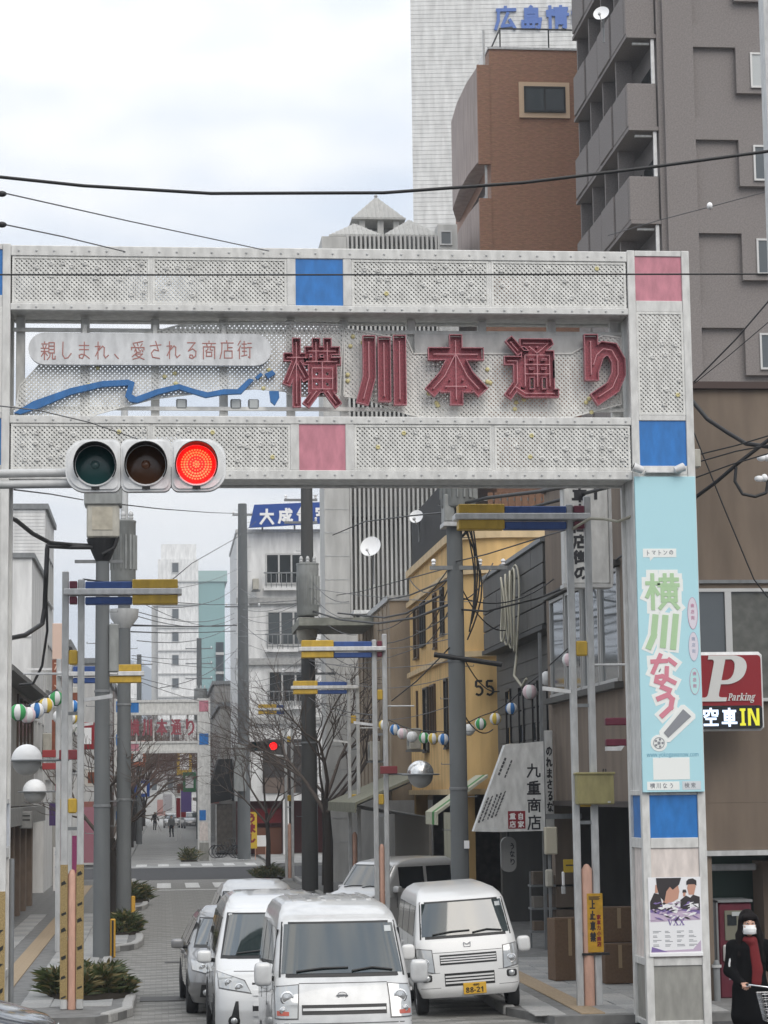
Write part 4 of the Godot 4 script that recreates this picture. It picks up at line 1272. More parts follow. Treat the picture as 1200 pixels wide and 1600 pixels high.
	var dn := PackedVector2Array([Vector2(1.275, 8.925), Vector2(1.098, 8.728), Vector2(0.852, 8.718), Vector2(0.606, 8.672), Vector2(0.44, 8.724), Vector2(0.239, 8.786), Vector2(-0.049, 8.713), Vector2(-0.328, 8.596), Vector2(-0.441, 8.614), Vector2(-0.502, 8.684), Vector2(-0.476, 8.773), Vector2(-0.459, 8.836), Vector2(-0.807, 8.816), Vector2(-1.24, 8.707), Vector2(-1.671, 8.519), Vector2(-1.929, 8.43)])
	var wave := up.duplicate()
	wave.append_array(dn)
	var bb := MB.new()
	bb.prism(wave, -0.33, -0.24)
	obj("wave_ribbon", bb, mats["ribbon_blue"], t)
	for q in [PackedVector2Array([Vector2(1.293, 8.961), Vector2(1.364, 9.024), Vector2(1.399, 8.998), Vector2(1.328, 8.926)]), PackedVector2Array([Vector2(1.425, 9.007), Vector2(1.532, 9.061), Vector2(1.575, 9.008), Vector2(1.469, 8.944)]), PackedVector2Array([Vector2(1.486, 8.765), Vector2(1.618, 8.766), Vector2(1.626, 8.677), Vector2(1.564, 8.569), Vector2(1.502, 8.622)])]:
		bb = MB.new()
		bb.prism(q, -0.33, -0.24)
		obj("ribbon_piece", bb, mats["ribbon_blue"], t)
	for x in [0.274, 1.027, 1.274]:
		var fl := part("floodlight", Vector3(x - 0.075, 8.54, -0.52), Vector3(x + 0.075, 8.68, -0.40), mats["galv_dark"], t, 0.015)
		part("lens", Vector3(x - 0.055, 8.555, -0.399), Vector3(x + 0.055, 8.665, -0.392), mats["pane_light"], fl)
	# five channel letters with neon tubing
	var boxes := [Vector3(1.705, 8.57, -30.4), Vector3(2.758, 8.628, -30.4), Vector3(3.738, 8.633, -30.4), Vector3(4.797, 8.683, -30.4), Vector3(5.899, 8.679, -30.4)]
	var sizes := [Vector2(0.72, 0.92), Vector2(0.66, 0.88), Vector2(0.72, 0.88), Vector2(0.70, 0.84), Vector2(0.60, 0.86)]
	var thick := [0.108, 0.17, 0.172, 0.114, 0.19]
	for i in 5:
		var ch: String = "横川本通り"[i]
		var o := Vector2(boxes[i].x, boxes[i].y)
		var sw: float = thick[i]
		var L := Node3D.new()
		L.name = "red_letter"
		t.add_child(L, true)
		var back := MB.new()
		put_char(back, ch, Transform3D(Basis(), Vector3(0, 0, -0.26)), o, sizes[i], sw, 0.015)
		obj("back_plate", back, mats["red_letter"], L)
		var rim := MB.new()
		letter_rim(rim, ch, Transform3D(Basis(), Vector3(0, 0, -0.255)), o, sizes[i], sw, 0.10, 0.012)
		obj("rim", rim, mats["letter_edge"], L)
		var neon := MB.new()
		for line in strokes(ch):
			var pts := []
			for p in line:
				var q: Vector2 = o + p * sizes[i]
				pts.append(Vector3(q.x, q.y, -0.205))
			neon.tube(pts, 0.009, 6)
			for e in [pts[0], pts[-1]]: neon.tube([e, e + Vector3(0, 0, -0.05)], 0.012, 6)
		obj("neon_tube", neon, mats["neon_tube"], L)
	# striped warning tape on the left column, drain pipe beside it
	var tp := MB.new()
	tp.box(Vector3(-2.171, 0.55, 0.001), Vector3(-2.062, 1.98, 0.006))
	obj("warning_tape", tp, mat("tape_yellow", Color(0.50, 0.36, 0.15), 0.6, {"tex": tex["fine"], "scale": Vector3(1.2, 0.5, 1.2)}), t)
	for i in 4:
		var q := MB.new()
		var yy: float = [0.62, 0.98, 1.17, 1.42][i]
		q.prism(PackedVector2Array([Vector2(-2.165 + 0.02 * (i % 2), yy), Vector2(-2.09, yy + 0.05), Vector2(-2.085, yy + 0.11 - 0.05 * (i % 2)), Vector2(-2.16, yy + 0.06)]), 0.0062, 0.008)
		obj("black_stripe", q, mats["black"], t)
	var dp := MB.new()
	dp.tube([Vector3(-2.0, 0.1, -0.3), Vector3(-2.0, 2.4, -0.3)], 0.035, 8)
	obj("drain_pipe", dp, mats["galv_dark"], t)
	# two spotlights over the banner
	for x in [6.611, 7.136]:
		var sp := MB.new()
		var sgn := -1.0 if x < 6.9 else 1.0
		sp.lathe([Vector2(0, -0.05), Vector2(0.045, -0.04), Vector2(0.055, 0.0), Vector2(0.062, 0.10), Vector2(0.055, 0.105)], Transform3D(Basis(Vector3.FORWARD, sgn * 1.2), Vector3(x, 7.62, 0.12)), 14)
		var so := obj("banner_spotlight", sp, mats["white"], t)
		var sl := MB.new()
		sl.lathe([Vector2(0.055, 0.104), Vector2(0.0, 0.09)], Transform3D(Basis(Vector3.FORWARD, sgn * 1.2), Vector3(x, 7.62, 0.12)), 14)
		obj("lens", sl, mats["black_gloss"], so)
	part("spotlight_rail", Vector3(6.7, 7.58, 0.0), Vector3(7.2, 7.61, 0.1), mats["white"], t)
	part("junction_box", Vector3(7.422, 7.7, -0.35), Vector3(7.54, 7.95, -0.15), mats["box_beige"], t, 0.01)

func build_gate_banner() -> void:
	# vertical banner on the right column; the cartoon at its top and the square code are left blank
	var X0 := 6.54
	var X1 := 7.40
	var t := thing("vertical_banner", "tall pale blue vertical banner with green and pink lettering on the right column", "banner sign", Vector3(0, 0, GZ + 0.02))
	part("board", Vector3(X0, 3.17, 0), Vector3(X1, 7.53, 0.035), mat("banner_blue", Color(0.42, 0.68, 0.74), 0.6), t, 0.004)
	var T := Transform3D(Basis(), Vector3(0, 0, 0.0355))
	var white := mat("print_white", Color(0.80, 0.82, 0.79), 0.6)
	var green := mat("print_green", Color(0.40, 0.58, 0.34), 0.6)
	var rose := mat("print_pink", Color(0.62, 0.22, 0.28), 0.6)
	var grey := mat("print_grey", Color(0.24, 0.25, 0.27), 0.6)
	var halo := MB.new()
	var g := MB.new()
	var p := MB.new()
	var rows := [["横", 5.68, 0.46, 0.50, 0.0, 0.055], ["川", 5.14, 0.44, 0.46, 0.12, 0.085], ["な", 4.63, 0.42, 0.44, 0.08, 0.06], ["う", 4.20, 0.36, 0.44, 0.10, 0.07]]
	for r in rows:
		var o := Vector2(6.65 + (0.04 if r[0] == "う" else 0.0), r[1])
		put_char(halo, r[0], T, o, Vector2(r[2], r[3]), 0.17, 0.001, 0.0, r[4])
		put_char(g if r[0] in ["横", "川"] else p, r[0], T, o, Vector2(r[2], r[3]), r[5], 0.001, 0.006, r[4])
	# slanted exclamation mark
	var ex := PackedVector2Array([Vector2(7.13, 4.30), Vector2(7.24, 4.20), Vector2(6.91, 3.91), Vector2(6.85, 3.98)])
	halo.prism(Geometry2D.offset_polygon(ex, 0.06)[0], 0.0355, 0.0405)
	for k in 2:
		var disc := PackedVector2Array()
		for i in 20: disc.append(Vector2(6.78 + (0.115 if k == 0 else 0.075) * cos(TAU * i / 20), 3.84 + (0.115 if k == 0 else 0.075) * sin(TAU * i / 20)))
		if k == 0: halo.prism(disc, 0.0355, 0.0395)
		else:
			var e := MB.new()
			for i in 20:
				var a := disc[i]
				var c := disc[(i + 1) % 20]
				e.bar(Vector3(a.x, a.y, 0.043), Vector3(c.x, c.y, 0.043 + 0.0003 * (i % 2)), 0.008, 0.002, Vector3.BACK)
			for i in 5:
				var q := Vector2(6.78 + 0.05 * cos(TAU * i / 5), 3.84 + 0.05 * sin(TAU * i / 5))
				e.box(Vector3(q.x - 0.014, q.y - 0.014, 0.042), Vector3(q.x + 0.014, q.y + 0.014, 0.0445))
			e.box(Vector3(6.76, 3.82, 0.0425), Vector3(6.80, 3.86, 0.0455))
			obj("ball_mark", e, grey, t)
	obj("letter_halo", halo, white, t)
	obj("green_lettering", g, green, t)
	obj("pink_lettering", p, rose, t)
	var b := MB.new()
	b.prism(ex, 0.0442, 0.0462)
	obj("exclamation_mark", b, grey, t)
	# speech label, three small oval labels with marks
	b = MB.new()
	b.box(Vector3(6.63, 6.40, 0.0355), Vector3(7.10, 6.52, 0.038), Transform3D(), 0.0)
	b.prism(PackedVector2Array([Vector2(6.72, 6.40), Vector2(6.78, 6.40), Vector2(6.73, 6.35)]), 0.0355, 0.0378)
	var bub := obj("speech_label", b, white, t)
	obj("lettering", put_text("トマトンの", Transform3D(Basis(), Vector3(6.67, 6.425, 0.038)), Vector2(0.06, 0.07), Vector2(0.082, 0.002), 0.009, 0.001), grey, bub)
	for i in 3:
		var cy: float = [5.62, 5.16, 4.68][i]
		var oval := PackedVector2Array()
		for k in 22: oval.append(Vector2(7.305 + 0.068 * cos(TAU * k / 22), cy + (0.22 - 0.02 * i) * sin(TAU * k / 22)))
		b = MB.new()
		b.prism(oval, 0.0355, 0.0385)
		var ov := obj("oval_label", b, mat("oval_%d" % i, [Color(0.66, 0.62, 0.68), Color(0.66, 0.62, 0.68), Color(0.44, 0.70, 0.70)][i], 0.6), t)
		var e := MB.new()
		for k in 22:
			var a := oval[k]
			var c := oval[(k + 1) % 22]
			e.bar(Vector3(a.x, a.y, 0.039), Vector3(c.x, c.y, 0.039 + 0.0003 * (k % 2)), 0.006, 0.002, Vector3.BACK)
		for k in 3:
			put_char(e, ["商", "店", "街"][k], Transform3D(Basis(), Vector3(0, 0, 0.0385)), Vector2(7.28, cy + 0.08 - k * 0.085), Vector2(0.05, 0.055), 0.006, 0.001)
		obj("label_edge", e, mat("oval_line_%d" % (i % 2), [Color(0.5, 0.25, 0.36), Color(0.36, 0.40, 0.5)][i % 2], 0.6), ov)
	# web address, blank white square, search box
	latin("web_address", "www.yokogawanow.com", Transform3D(Basis(), Vector3(6.97, 3.68, 0.0365)), 0.055, 0.003, mat("print_blue", Color(0.14, 0.34, 0.45), 0.6), t, false, false, 0.72)
	part("blank_square", Vector3(6.69, 3.34, 0.0355), Vector3(7.20, 3.64, 0.038), white, t)
	var sb := part("search_box", Vector3(6.60, 3.20, 0.0355), Vector3(7.05, 3.315, 0.038), white, t)
	obj("lettering", put_text("横川なう", Transform3D(Basis(), Vector3(6.64, 3.225, 0.038)), Vector2(0.066, 0.07), Vector2(0.088, 0), 0.008, 0.001), grey, sb)
	var sc := part("search_button", Vector3(7.09, 3.20, 0.0355), Vector3(7.35, 3.315, 0.038), mat("button_grey", Color(0.6, 0.63, 0.65), 0.6), t)
	obj("lettering", put_text("検索", Transform3D(Basis(), Vector3(7.12, 3.225, 0.038)), Vector2(0.066, 0.07), Vector2(0.09, 0), 0.007, 0.001), grey, sc)
	# event poster stuck on the column: white sheet with dark haired figures above a violet band
	var q := thing("event_poster", "white event poster with dark haired figures and violet swirls, below the cream panel", "poster", Vector3(0, 0, GZ + 0.006))
	var px0 := 6.585
	var py0 := 0.99
	part("sheet", Vector3(px0, py0, 0), Vector3(px0 + 0.73, py0 + 1.03, 0.004), mat("paper", Color(0.78, 0.78, 0.79), 0.6), q)
	part("hanging_bar", Vector3(px0 - 0.005, py0 - 0.03, 0), Vector3(px0 + 0.735, py0 + 0.012, 0.016), mats["white_plain"], q)
	var hair := mat("poster_black", Color(0.03, 0.024, 0.026), 0.6)
	var skin := mat("poster_skin", Color(0.52, 0.28, 0.20), 0.6)
	var violet := mat("poster_violet", Color(0.20, 0.14, 0.34), 0.6)
	var mauve := mat("poster_mauve", Color(0.50, 0.40, 0.52), 0.6)
	var O := Vector2(px0, py0)
	var figs := [
		["violet_band", violet, 0.0042, [0.02, 0.50, 0.71, 0.50, 0.71, 0.60, 0.55, 0.66, 0.30, 0.60, 0.02, 0.68]],
		["mauve_band", mauve, 0.0054, [0.02, 0.43, 0.71, 0.45, 0.71, 0.53, 0.45, 0.58, 0.2, 0.52, 0.02, 0.56]],
		["jacket_print", hair, 0.0066, [0.02, 0.60, 0.20, 0.60, 0.16, 0.80, 0.08, 0.82, 0.02, 0.70]],
		["jacket_print", hair, 0.0069, [0.44, 0.60, 0.71, 0.58, 0.71, 0.76, 0.62, 0.79, 0.58, 0.75, 0.52, 0.78, 0.44, 0.72]],
		["face_print", skin, 0.0078, [0.20, 0.66, 0.34, 0.70, 0.41, 0.74, 0.43, 0.84, 0.41, 0.95, 0.28, 0.97, 0.2, 0.84]],
		["hair_print", hair, 0.0090, [0.11, 1.02, 0.46, 1.02, 0.43, 0.93, 0.34, 0.86, 0.30, 0.90, 0.25, 0.84, 0.22, 0.70, 0.15, 0.78, 0.12, 0.90]],
		["face_print", skin, 0.0080, [0.56, 0.79, 0.63, 0.79, 0.66, 0.90, 0.64, 0.96, 0.56, 0.96, 0.54, 0.88]],
		["hair_print", hair, 0.0092, [0.53, 0.92, 0.56, 0.93, 0.64, 0.93, 0.67, 0.91, 0.67, 0.98, 0.62, 1.01, 0.56, 1.0, 0.53, 0.97]],
		["face_print", skin, 0.0082, [0.09, 0.82, 0.13, 0.82, 0.14, 0.92, 0.10, 0.93]],
		["face_print", skin, 0.0083, [0.48, 0.77, 0.51, 0.77, 0.52, 0.83, 0.48, 0.83]],
		["hair_print", hair, 0.0094, [0.47, 0.82, 0.53, 0.82, 0.52, 0.86, 0.48, 0.86]],
		["label_print", mats["white_plain"], 0.0096, [0.57, 0.60, 0.69, 0.61, 0.69, 0.67, 0.57, 0.66]],
		["label_print", mats["white_plain"], 0.0097, [0.20, 0.62, 0.38, 0.54, 0.42, 0.60, 0.30, 0.66]],
		["violet_band", mauve, 0.0043, [0.02, 0.04, 0.30, 0.05, 0.6, 0.06, 0.71, 0.18, 0.71, 0.03, 0.02, 0.02]],
		["violet_band", violet, 0.0055, [0.02, 0.03, 0.25, 0.03, 0.03, 0.10]]]
	for fgr in figs:
		var poly := PackedVector2Array()
		var n: Array = fgr[3]
		for i in range(0, n.size(), 2): poly.append(O + Vector2(n[i], n[i + 1]))
		b = MB.new()
		b.prism(poly, fgr[2] - 0.001, fgr[2])
		obj(fgr[0], b, fgr[1], q)
	var rb := RandomNumberGenerator.new()
	rb.seed = 8
	for k in 4:
		b = MB.new()
		for i in 16:
			var c := O + Vector2(rb.randf_range(0.05, 0.66), rb.randf_range(0.46, 0.70))
			var a := rb.randf_range(-0.6, 0.9)
			var l := rb.randf_range(0.02, 0.07)
			var w2 := rb.randf_range(0.006, 0.018)
			var d := Vector2(cos(a), sin(a))
			var n := Vector2(-d.y, d.x)
			b.prism(PackedVector2Array([c - d * l, c - n * w2, c + d * l * 0.9, c + n * w2]), 0.006, 0.0098 + 0.0003 * i + 0.0001 * k)
		obj("swirl_print", b, [violet, mauve, mats["white_plain"], hair][k], q)
	latin("emblem_print", "VXX", Transform3D(Basis(), Vector3(px0 + 0.37, py0 + 0.42, 0.0065)), 0.08, 0.001, violet, q, true, true, 0.24)
	b = MB.new()
	var rng := RandomNumberGenerator.new()
	rng.seed = 12
	for r in 4:
		for c in 4:
			var x := px0 + 0.05 + c * 0.165
			for k in 2:
				var w := rng.randf_range(0.05, 0.12)
				b.box(Vector3(x, py0 + 0.30 - r * 0.06 - k * 0.018, 0.004), Vector3(x + w, py0 + 0.309 - r * 0.06 - k * 0.018, 0.0048))
	obj("small_print", b, grey, q)

func build_far_gate() -> void:
	# the same gate at the far end of this block, small
	var t := thing("far_street_gate", "second white gate with small red letters, far down the street", "gate", Vector3(0, 0, -113))
	var gw: Material = mats["gate_white"]
	for x in [-2.35, 1.78]:
		var c := part("column", Vector3(x, 0, -0.6), Vector3(x + 0.62, 8.05, 0), gw, t, 0.02)
		part("pink_square" if x > 0 else "blue_square", Vector3(x + 0.08, 7.4, 0.002), Vector3(x + 0.54, 7.95, 0.02), mats["pink"] if x > 0 else mats["blue"], c)
		part("blue_square", Vector3(x + 0.08, 5.75, 0.002), Vector3(x + 0.54, 6.3, 0.02), mats["blue"], c)
		part("blue_square", Vector3(x + 0.08, 2.0, 0.002), Vector3(x + 0.4, 2.5, 0.02), mats["blue"], c)
		part("cream_panel", Vector3(x + 0.08, 1.0, 0.002), Vector3(x + 0.5, 1.9, 0.02), mats["cream_panel"], c)
		part("base_panel", Vector3(x + 0.08, 0.05, 0.002), Vector3(x + 0.54, 0.9, 0.02), mats["gate_grey"], c)
		for cx in [x - 0.01, x + 0.55]:
			part("corner_tube", Vector3(cx, 0, -0.1), Vector3(cx + 0.08, 8.08, 0.04), gw, c)
	for y in [[7.25, 8.0], [5.35, 5.95]]:
		var bm := part("beam", Vector3(-1.72, y[0], -0.55), Vector3(1.77, y[1], -0.03), mats["gate_lattice"], t)
		part("flange", Vector3(-1.72, y[1] - 0.12, -0.03), Vector3(1.77, y[1], 0.02), gw, bm)
		part("flange", Vector3(-1.72, y[0], -0.03), Vector3(1.77, y[0] + 0.12, 0.02), gw, bm)
		part("blue_square" if y[0] > 6 else "pink_square", Vector3(-1.6, y[0] + 0.13, -0.028), Vector3(-1.15, y[1] - 0.13, -0.01), mats["blue"] if y[0] > 6 else mats["pink"], bm)
	for i in 5:
		var L := MB.new()
		put_char(L, "横川本通り"[i], Transform3D(Basis(), Vector3(0, 0, -0.2)), Vector2(-1.65 + i * 0.7, 6.25), Vector2(0.5, 0.8), 0.10 if i % 3 else 0.085, 0.1)
		obj("red_letter", L, mats["red_letter"], t)
	for i in 4:
		part("post", Vector3(-1.3 + i * 0.85, 5.95, -0.4), Vector3(-1.22 + i * 0.85, 7.25, -0.33), gw, t)

# ---------- traffic signal ----------
func rounded(cx: float, cy: float, w: float, h: float, r: float, n := 6) -> PackedVector2Array:
	var p := PackedVector2Array()
	for q in [[1, 1, 0.0], [-1, 1, PI / 2], [-1, -1, PI], [1, -1, PI * 1.5]]:
		for i in n + 1:
			var a: float = q[2] + PI / 2 * i / n
			p.append(Vector2(cx + q[0] * (w / 2 - r) + r * cos(a), cy + q[1] * (h / 2 - r) + r * sin(a)))
	return p
func build_signal() -> void:
	var o := Vector3(-0.118, 5.664, -16.7)
	var t := thing("traffic_signal", "white three lamp traffic signal showing red, in front of the gate", "traffic signal", o)
	t.rotation.z = 0.008
	var shell := steel("signal_white", Color(0.84, 0.85, 0.85), 0.35)
	var names3 := ["green_lens", "amber_lens", "red_lens"]
	for i in 3:
		var x := (i - 1) * 0.376
		var b := MB.new()
		for k in 2:
			var g := 0.018 * k
			var hp := PackedVector2Array()
			for q in [[1, 1, 0.0], [-1, 1, PI / 2], [-1, -1, PI], [1, -1, PI * 1.5]]:
				var r: float = (0.15 if (i == 2 and q[0] > 0) or (i == 0 and q[0] < 0) else 0.055) - g * 0.5
				var hw: float = (0.222 if (i == 2 and q[0] > 0) or (i == 0 and q[0] < 0) else 0.186) - g
				for n in 8: hp.append(Vector2(x + q[0] * (hw - r) + r * cos(q[2] + PI / 2 * n / 7.0), q[1] * (0.198 - g - r) + r * sin(q[2] + PI / 2 * n / 7.0)))
			b.prism(hp, -0.09 if k == 0 else 0.0, 0.0 if k == 0 else 0.014)
		var h := obj("housing", b, shell, t)
		b = MB.new()
		var Z := Transform3D(Basis(Vector3.RIGHT, PI / 2), Vector3(x, 0, 0))
		b.lathe([Vector2(0.158, 0.0), Vector2(0.160, 0.03), Vector2(0.154, 0.03), Vector2(0.150, 0.014)], Z, 36)
		obj("lens_ring", b, shell, h)
		# visor: an open hood over the upper two thirds
		b = MB.new()
		var arc := []
		for k in 31:
			var a := deg_to_rad(-35.0 + 250.0 * k / 30.0)
			var reach := 0.07 + 0.16 * clampf(sin(a) * 0.9 + 0.35, 0.0, 1.0)
			arc.append([Vector3(x + 0.157 * cos(a), 0.157 * sin(a), 0.02), Vector3(x + 0.160 * cos(a), 0.160 * sin(a) - 0.01, reach), Vector3(cos(a), sin(a), 0)])
		for k in 30:
			var p: Array = arc[k]
			var q: Array = arc[k + 1]
			b.squad(p[0], q[0], q[1], p[1], p[2], q[2], q[2], p[2])
			b.squad(p[0] - p[2] * 0.006, q[0] - q[2] * 0.006, q[1] - q[2] * 0.006, p[1] - p[2] * 0.006, -p[2], -q[2], -q[2], -p[2])
			b.quad(p[1], q[1], q[1] - q[2] * 0.006, p[1] - p[2] * 0.006, Vector3.BACK)
		obj("visor", b, mat("visor_black", Color(0.015, 0.016, 0.016), 0.6), h)
		b = MB.new()
		b.lathe([Vector2(0.152, 0.012), Vector2(0.12, 0.024), Vector2(0.07, 0.034), Vector2(0.0, 0.038)], Z, 32)
		var lm: StandardMaterial3D = [mat("lens_green", Color(0.008, 0.05, 0.05), 0.22), mat("lens_amber", Color(0.05, 0.018, 0.005), 0.22), mat("lens_red", Color(0.6, 0.02, 0.02), 0.3, {"emit": Color(1.0, 0.06, 0.05), "power": 1.25})][i]
		var ln := obj(names3[i], b, lm, h)
		b = MB.new()
		if i == 2:
			for rr in [[0.0, 1, 0.0405, 0.011], [0.022, 7, 0.0395, 0.0085], [0.046, 14, 0.0375, 0.006], [0.07, 22, 0.035, 0.0085], [0.09, 28, 0.031, 0.0095], [0.11, 34, 0.0275, 0.0075]]:
				for n in int(rr[1]):
					var a: float = TAU * n / rr[1]
					b.lathe([Vector2(rr[3], 0.0), Vector2(rr[3] * 0.7, 0.003), Vector2(0, 0.004)], Transform3D(Basis(Vector3.RIGHT, PI / 2), Vector3(x + rr[0] * cos(a), rr[0] * sin(a), rr[2] - 0.001)), 7)
			obj("bright_leds", b, mat("led_ring", Color(0.8, 0.2, 0.15), 0.4, {"emit": Color(1.0, 0.42, 0.22), "power": 1.5}), ln)
		else:
			b.lathe([Vector2(0.034, 0.036), Vector2(0.026, 0.048), Vector2(0.0, 0.05)], Z, 18)
			obj("lens_centre", b, mat("lens_centre_%d" % i, [Color(0.05, 0.10, 0.10), Color(0.12, 0.05, 0.025)][i], 0.25), ln)
		b = MB.new()
		b.bar(Vector3(x - 0.03, -0.172, 0.012), Vector3(x + 0.03, -0.172, 0.012), 0.014, 0.02)
		b.bar(Vector3(x, -0.185, 0.01), Vector3(x, -0.165, 0.01), 0.014, 0.014, Vector3.RIGHT)
		obj("latch", b, mats["black"], h)
	var glow := OmniLight3D.new()
	glow.name = "red_signal_light"
	t.add_child(glow)
	glow.position = Vector3(0.376, 0, 0.10)
	glow.light_color = Color(1, 0.1, 0.08)
	glow.light_energy = 0.03
	glow.light_size = 0.12
	glow.omni_range = 40.0
	glow.omni_attenuation = 2.0
	glow.shadow_enabled = true
	# its mast stands left of the frame, with two arms reaching the signal
	for y in [-0.035, -0.118]:
		var b := MB.new()
		b.tube([Vector3(-3.1, y - 0.02, -0.12), Vector3(-0.5, y, -0.12)], 0.032, 12)
		obj("arm", b, mats["galv"], t)
	var m := MB.new()
	m.lathe([Vector2(0.11, -o.y), Vector2(0.085, 0.7), Vector2(0.0, 0.72)], Transform3D(Basis(), Vector3(-3.1, 0, -0.12)), 16)
	obj("mast", m, mats["galv"], t)
	part("back_bar", Vector3(-0.55, -0.14, -0.15), Vector3(0.5, 0.0, -0.095), mats["galv"], t)

# ---------- double tube street lamps with coloured light boxes ----------
func twin_lamp(label: String, at: Vector3, h: float, gap: float, arm: float, boxes: bool, tape: bool) -> Node3D:
	var t := thing("twin_tube_lamp_post", label, "street lamp", at, 0.0, "double tube lamp posts along the street")
	var s := signf(arm)
	for x in [-gap / 2, gap / 2]:
		part("tube", Vector3(x - 0.05, 0, -0.05), Vector3(x + 0.05, h - (0.0 if x * s < 0 else 0.12), 0.05), mats["galv"], t, 0.012)
	for y in [1.0, 2.6, 4.3]:
		part("tie", Vector3(-gap / 2 + 0.05, y, -0.025), Vector3(gap / 2 - 0.05, y + 0.05, 0.025), mats["galv_dark"], t)
	var b := MB.new()
	b.lathe([Vector2(gap / 2 - 0.055, 0.0), Vector2(gap / 2 - 0.055, 1.95), Vector2(0.03, 2.02), Vector2(0, 2.03)], Transform3D(), 14)
	obj("salmon_core", b, mats["salmon"], t)
	for y in [2.85, 5.05]:
		part("yellow_block", Vector3(-gap / 2 + 0.052, y, -0.06), Vector3(gap / 2 - 0.052, y + 0.22, 0.06), mats["yellow"], t, 0.02)
	# arm: a white rail with light boxes above and below it
	var x0 := -s * (gap / 2 + 0.02)
	part("arm_rail", Vector3(x0, h - 0.36, -0.17), Vector3(arm, h - 0.27, 0.17), mats["white"], t, 0.01)
	for lv in [[h - 0.268, h - 0.13], [h - 0.50, h - 0.362]]:
		part("yellow_light_box", Vector3(arm - s * 0.06, lv[0], -0.13), Vector3(arm - s * 0.74, lv[1], 0.13), mats["yellow"], t, 0.012)
		part("blue_light_box", Vector3(arm - s * 0.745, lv[0], -0.11), Vector3(s * (gap / 2 + 0.06), lv[1] - 0.03, 0.11), mats["post_blue"], t, 0.012)
		if boxes: part("maroon_light_box", Vector3(-gap / 2 + 0.06, lv[0] + 0.01, -0.1), Vector3(gap / 2 - 0.06, lv[1] - 0.02, 0.1), mats["maroon"], t, 0.01)
	b = MB.new()
	b.prism(PackedVector2Array([Vector2(0, 0), Vector2(-s * 0.42, -0.05), Vector2(-s * 0.42, 0.0), Vector2(0, 0.06)]), -0.05, 0.05, Transform3D(Basis(), Vector3(s * (gap / 2 + 0.05) + (0.4 * s if s < 0 else 0.42), 4.55, 0)))
	obj("side_lamp", b, mats["white"], t)
	b = MB.new()
	b.tube([Vector3(-s * gap / 2, 4.92, 0), Vector3(-s * (gap / 2 + 0.62), 4.92, 0)], 0.018, 6)
	obj("banner_rod", b, mats["white"], t)
	if tape:
		for x in [-gap / 2, gap / 2]:
			part("warning_tape", Vector3(x - 0.054, 0.15, -0.054), Vector3(x + 0.054, 2.1, 0.054), mats["tape_yellow"], t)
			for i in 6:
				var q := MB.new()
				var yy: float = [0.22, 0.5, 0.78, 1.18, 1.42, 1.86][i] + 0.07 * signf(x)
				var w := 0.05 if i == 3 else 0.025 + 0.012 * (i % 3)
				q.prism(PackedVector2Array([Vector2(x - 0.03 - 0.01 * (i % 2), yy), Vector2(x + 0.035, yy + 0.03), Vector2(x + 0.03 - 0.02 * (i % 2), yy + 0.03 + w), Vector2(x - 0.04, yy + w)]), 0.0545, 0.057)
				obj("black_stripe", q, mats["black"], t)
	return t
func ring_lamp(label: String, at: Vector3, r: float, arm: Vector3, white: bool) -> void:
	var t := thing("ringed_globe_lamp", label, "street lamp", at, 0.0, "globe lamps with a flat ring shade")
	var b := MB.new()
	var up := []
	for i in 9: up.append(Vector2(r * cos(PI / 2 * i / 8.0), r * sin(PI / 2 * i / 8.0)))
	b.lathe(up, Transform3D(), 24)
	obj("upper_dome", b, mats["globe"] if white else mats["silver_ball"], t)
	b = MB.new()
	var dn := []
	for i in 9: dn.append(Vector2(r * 0.94 * sin(PI / 2 * i / 8.0), -r * 0.94 * cos(PI / 2 * i / 8.0) - 0.03))
	b.lathe(dn, Transform3D(), 24)
	obj("lower_bowl", b, mat("bowl_grey", Color(0.36, 0.36, 0.35), 0.3), t)
	b = MB.new()
	b.lathe([Vector2(0.0, -0.031), Vector2(r * 1.38, -0.031), Vector2(r * 1.42, -0.015), Vector2(r * 1.38, 0.0), Vector2(r, 0.001)], Transform3D(), 28)
	obj("ring", b, mats["galv_dark"], t)
	b = MB.new()
	b.tube([Vector3(0, -0.015, -0.02), arm], 0.025, 6)
	obj("arm", b, mats["galv_dark"], t)
	part("arm_box", arm - Vector3(0.16, 0.0, 0.05), arm + Vector3(0.2, 0.16, 0.05), mat("lamp_red", Color(0.22, 0.04, 0.045), 0.5), t, 0.01)

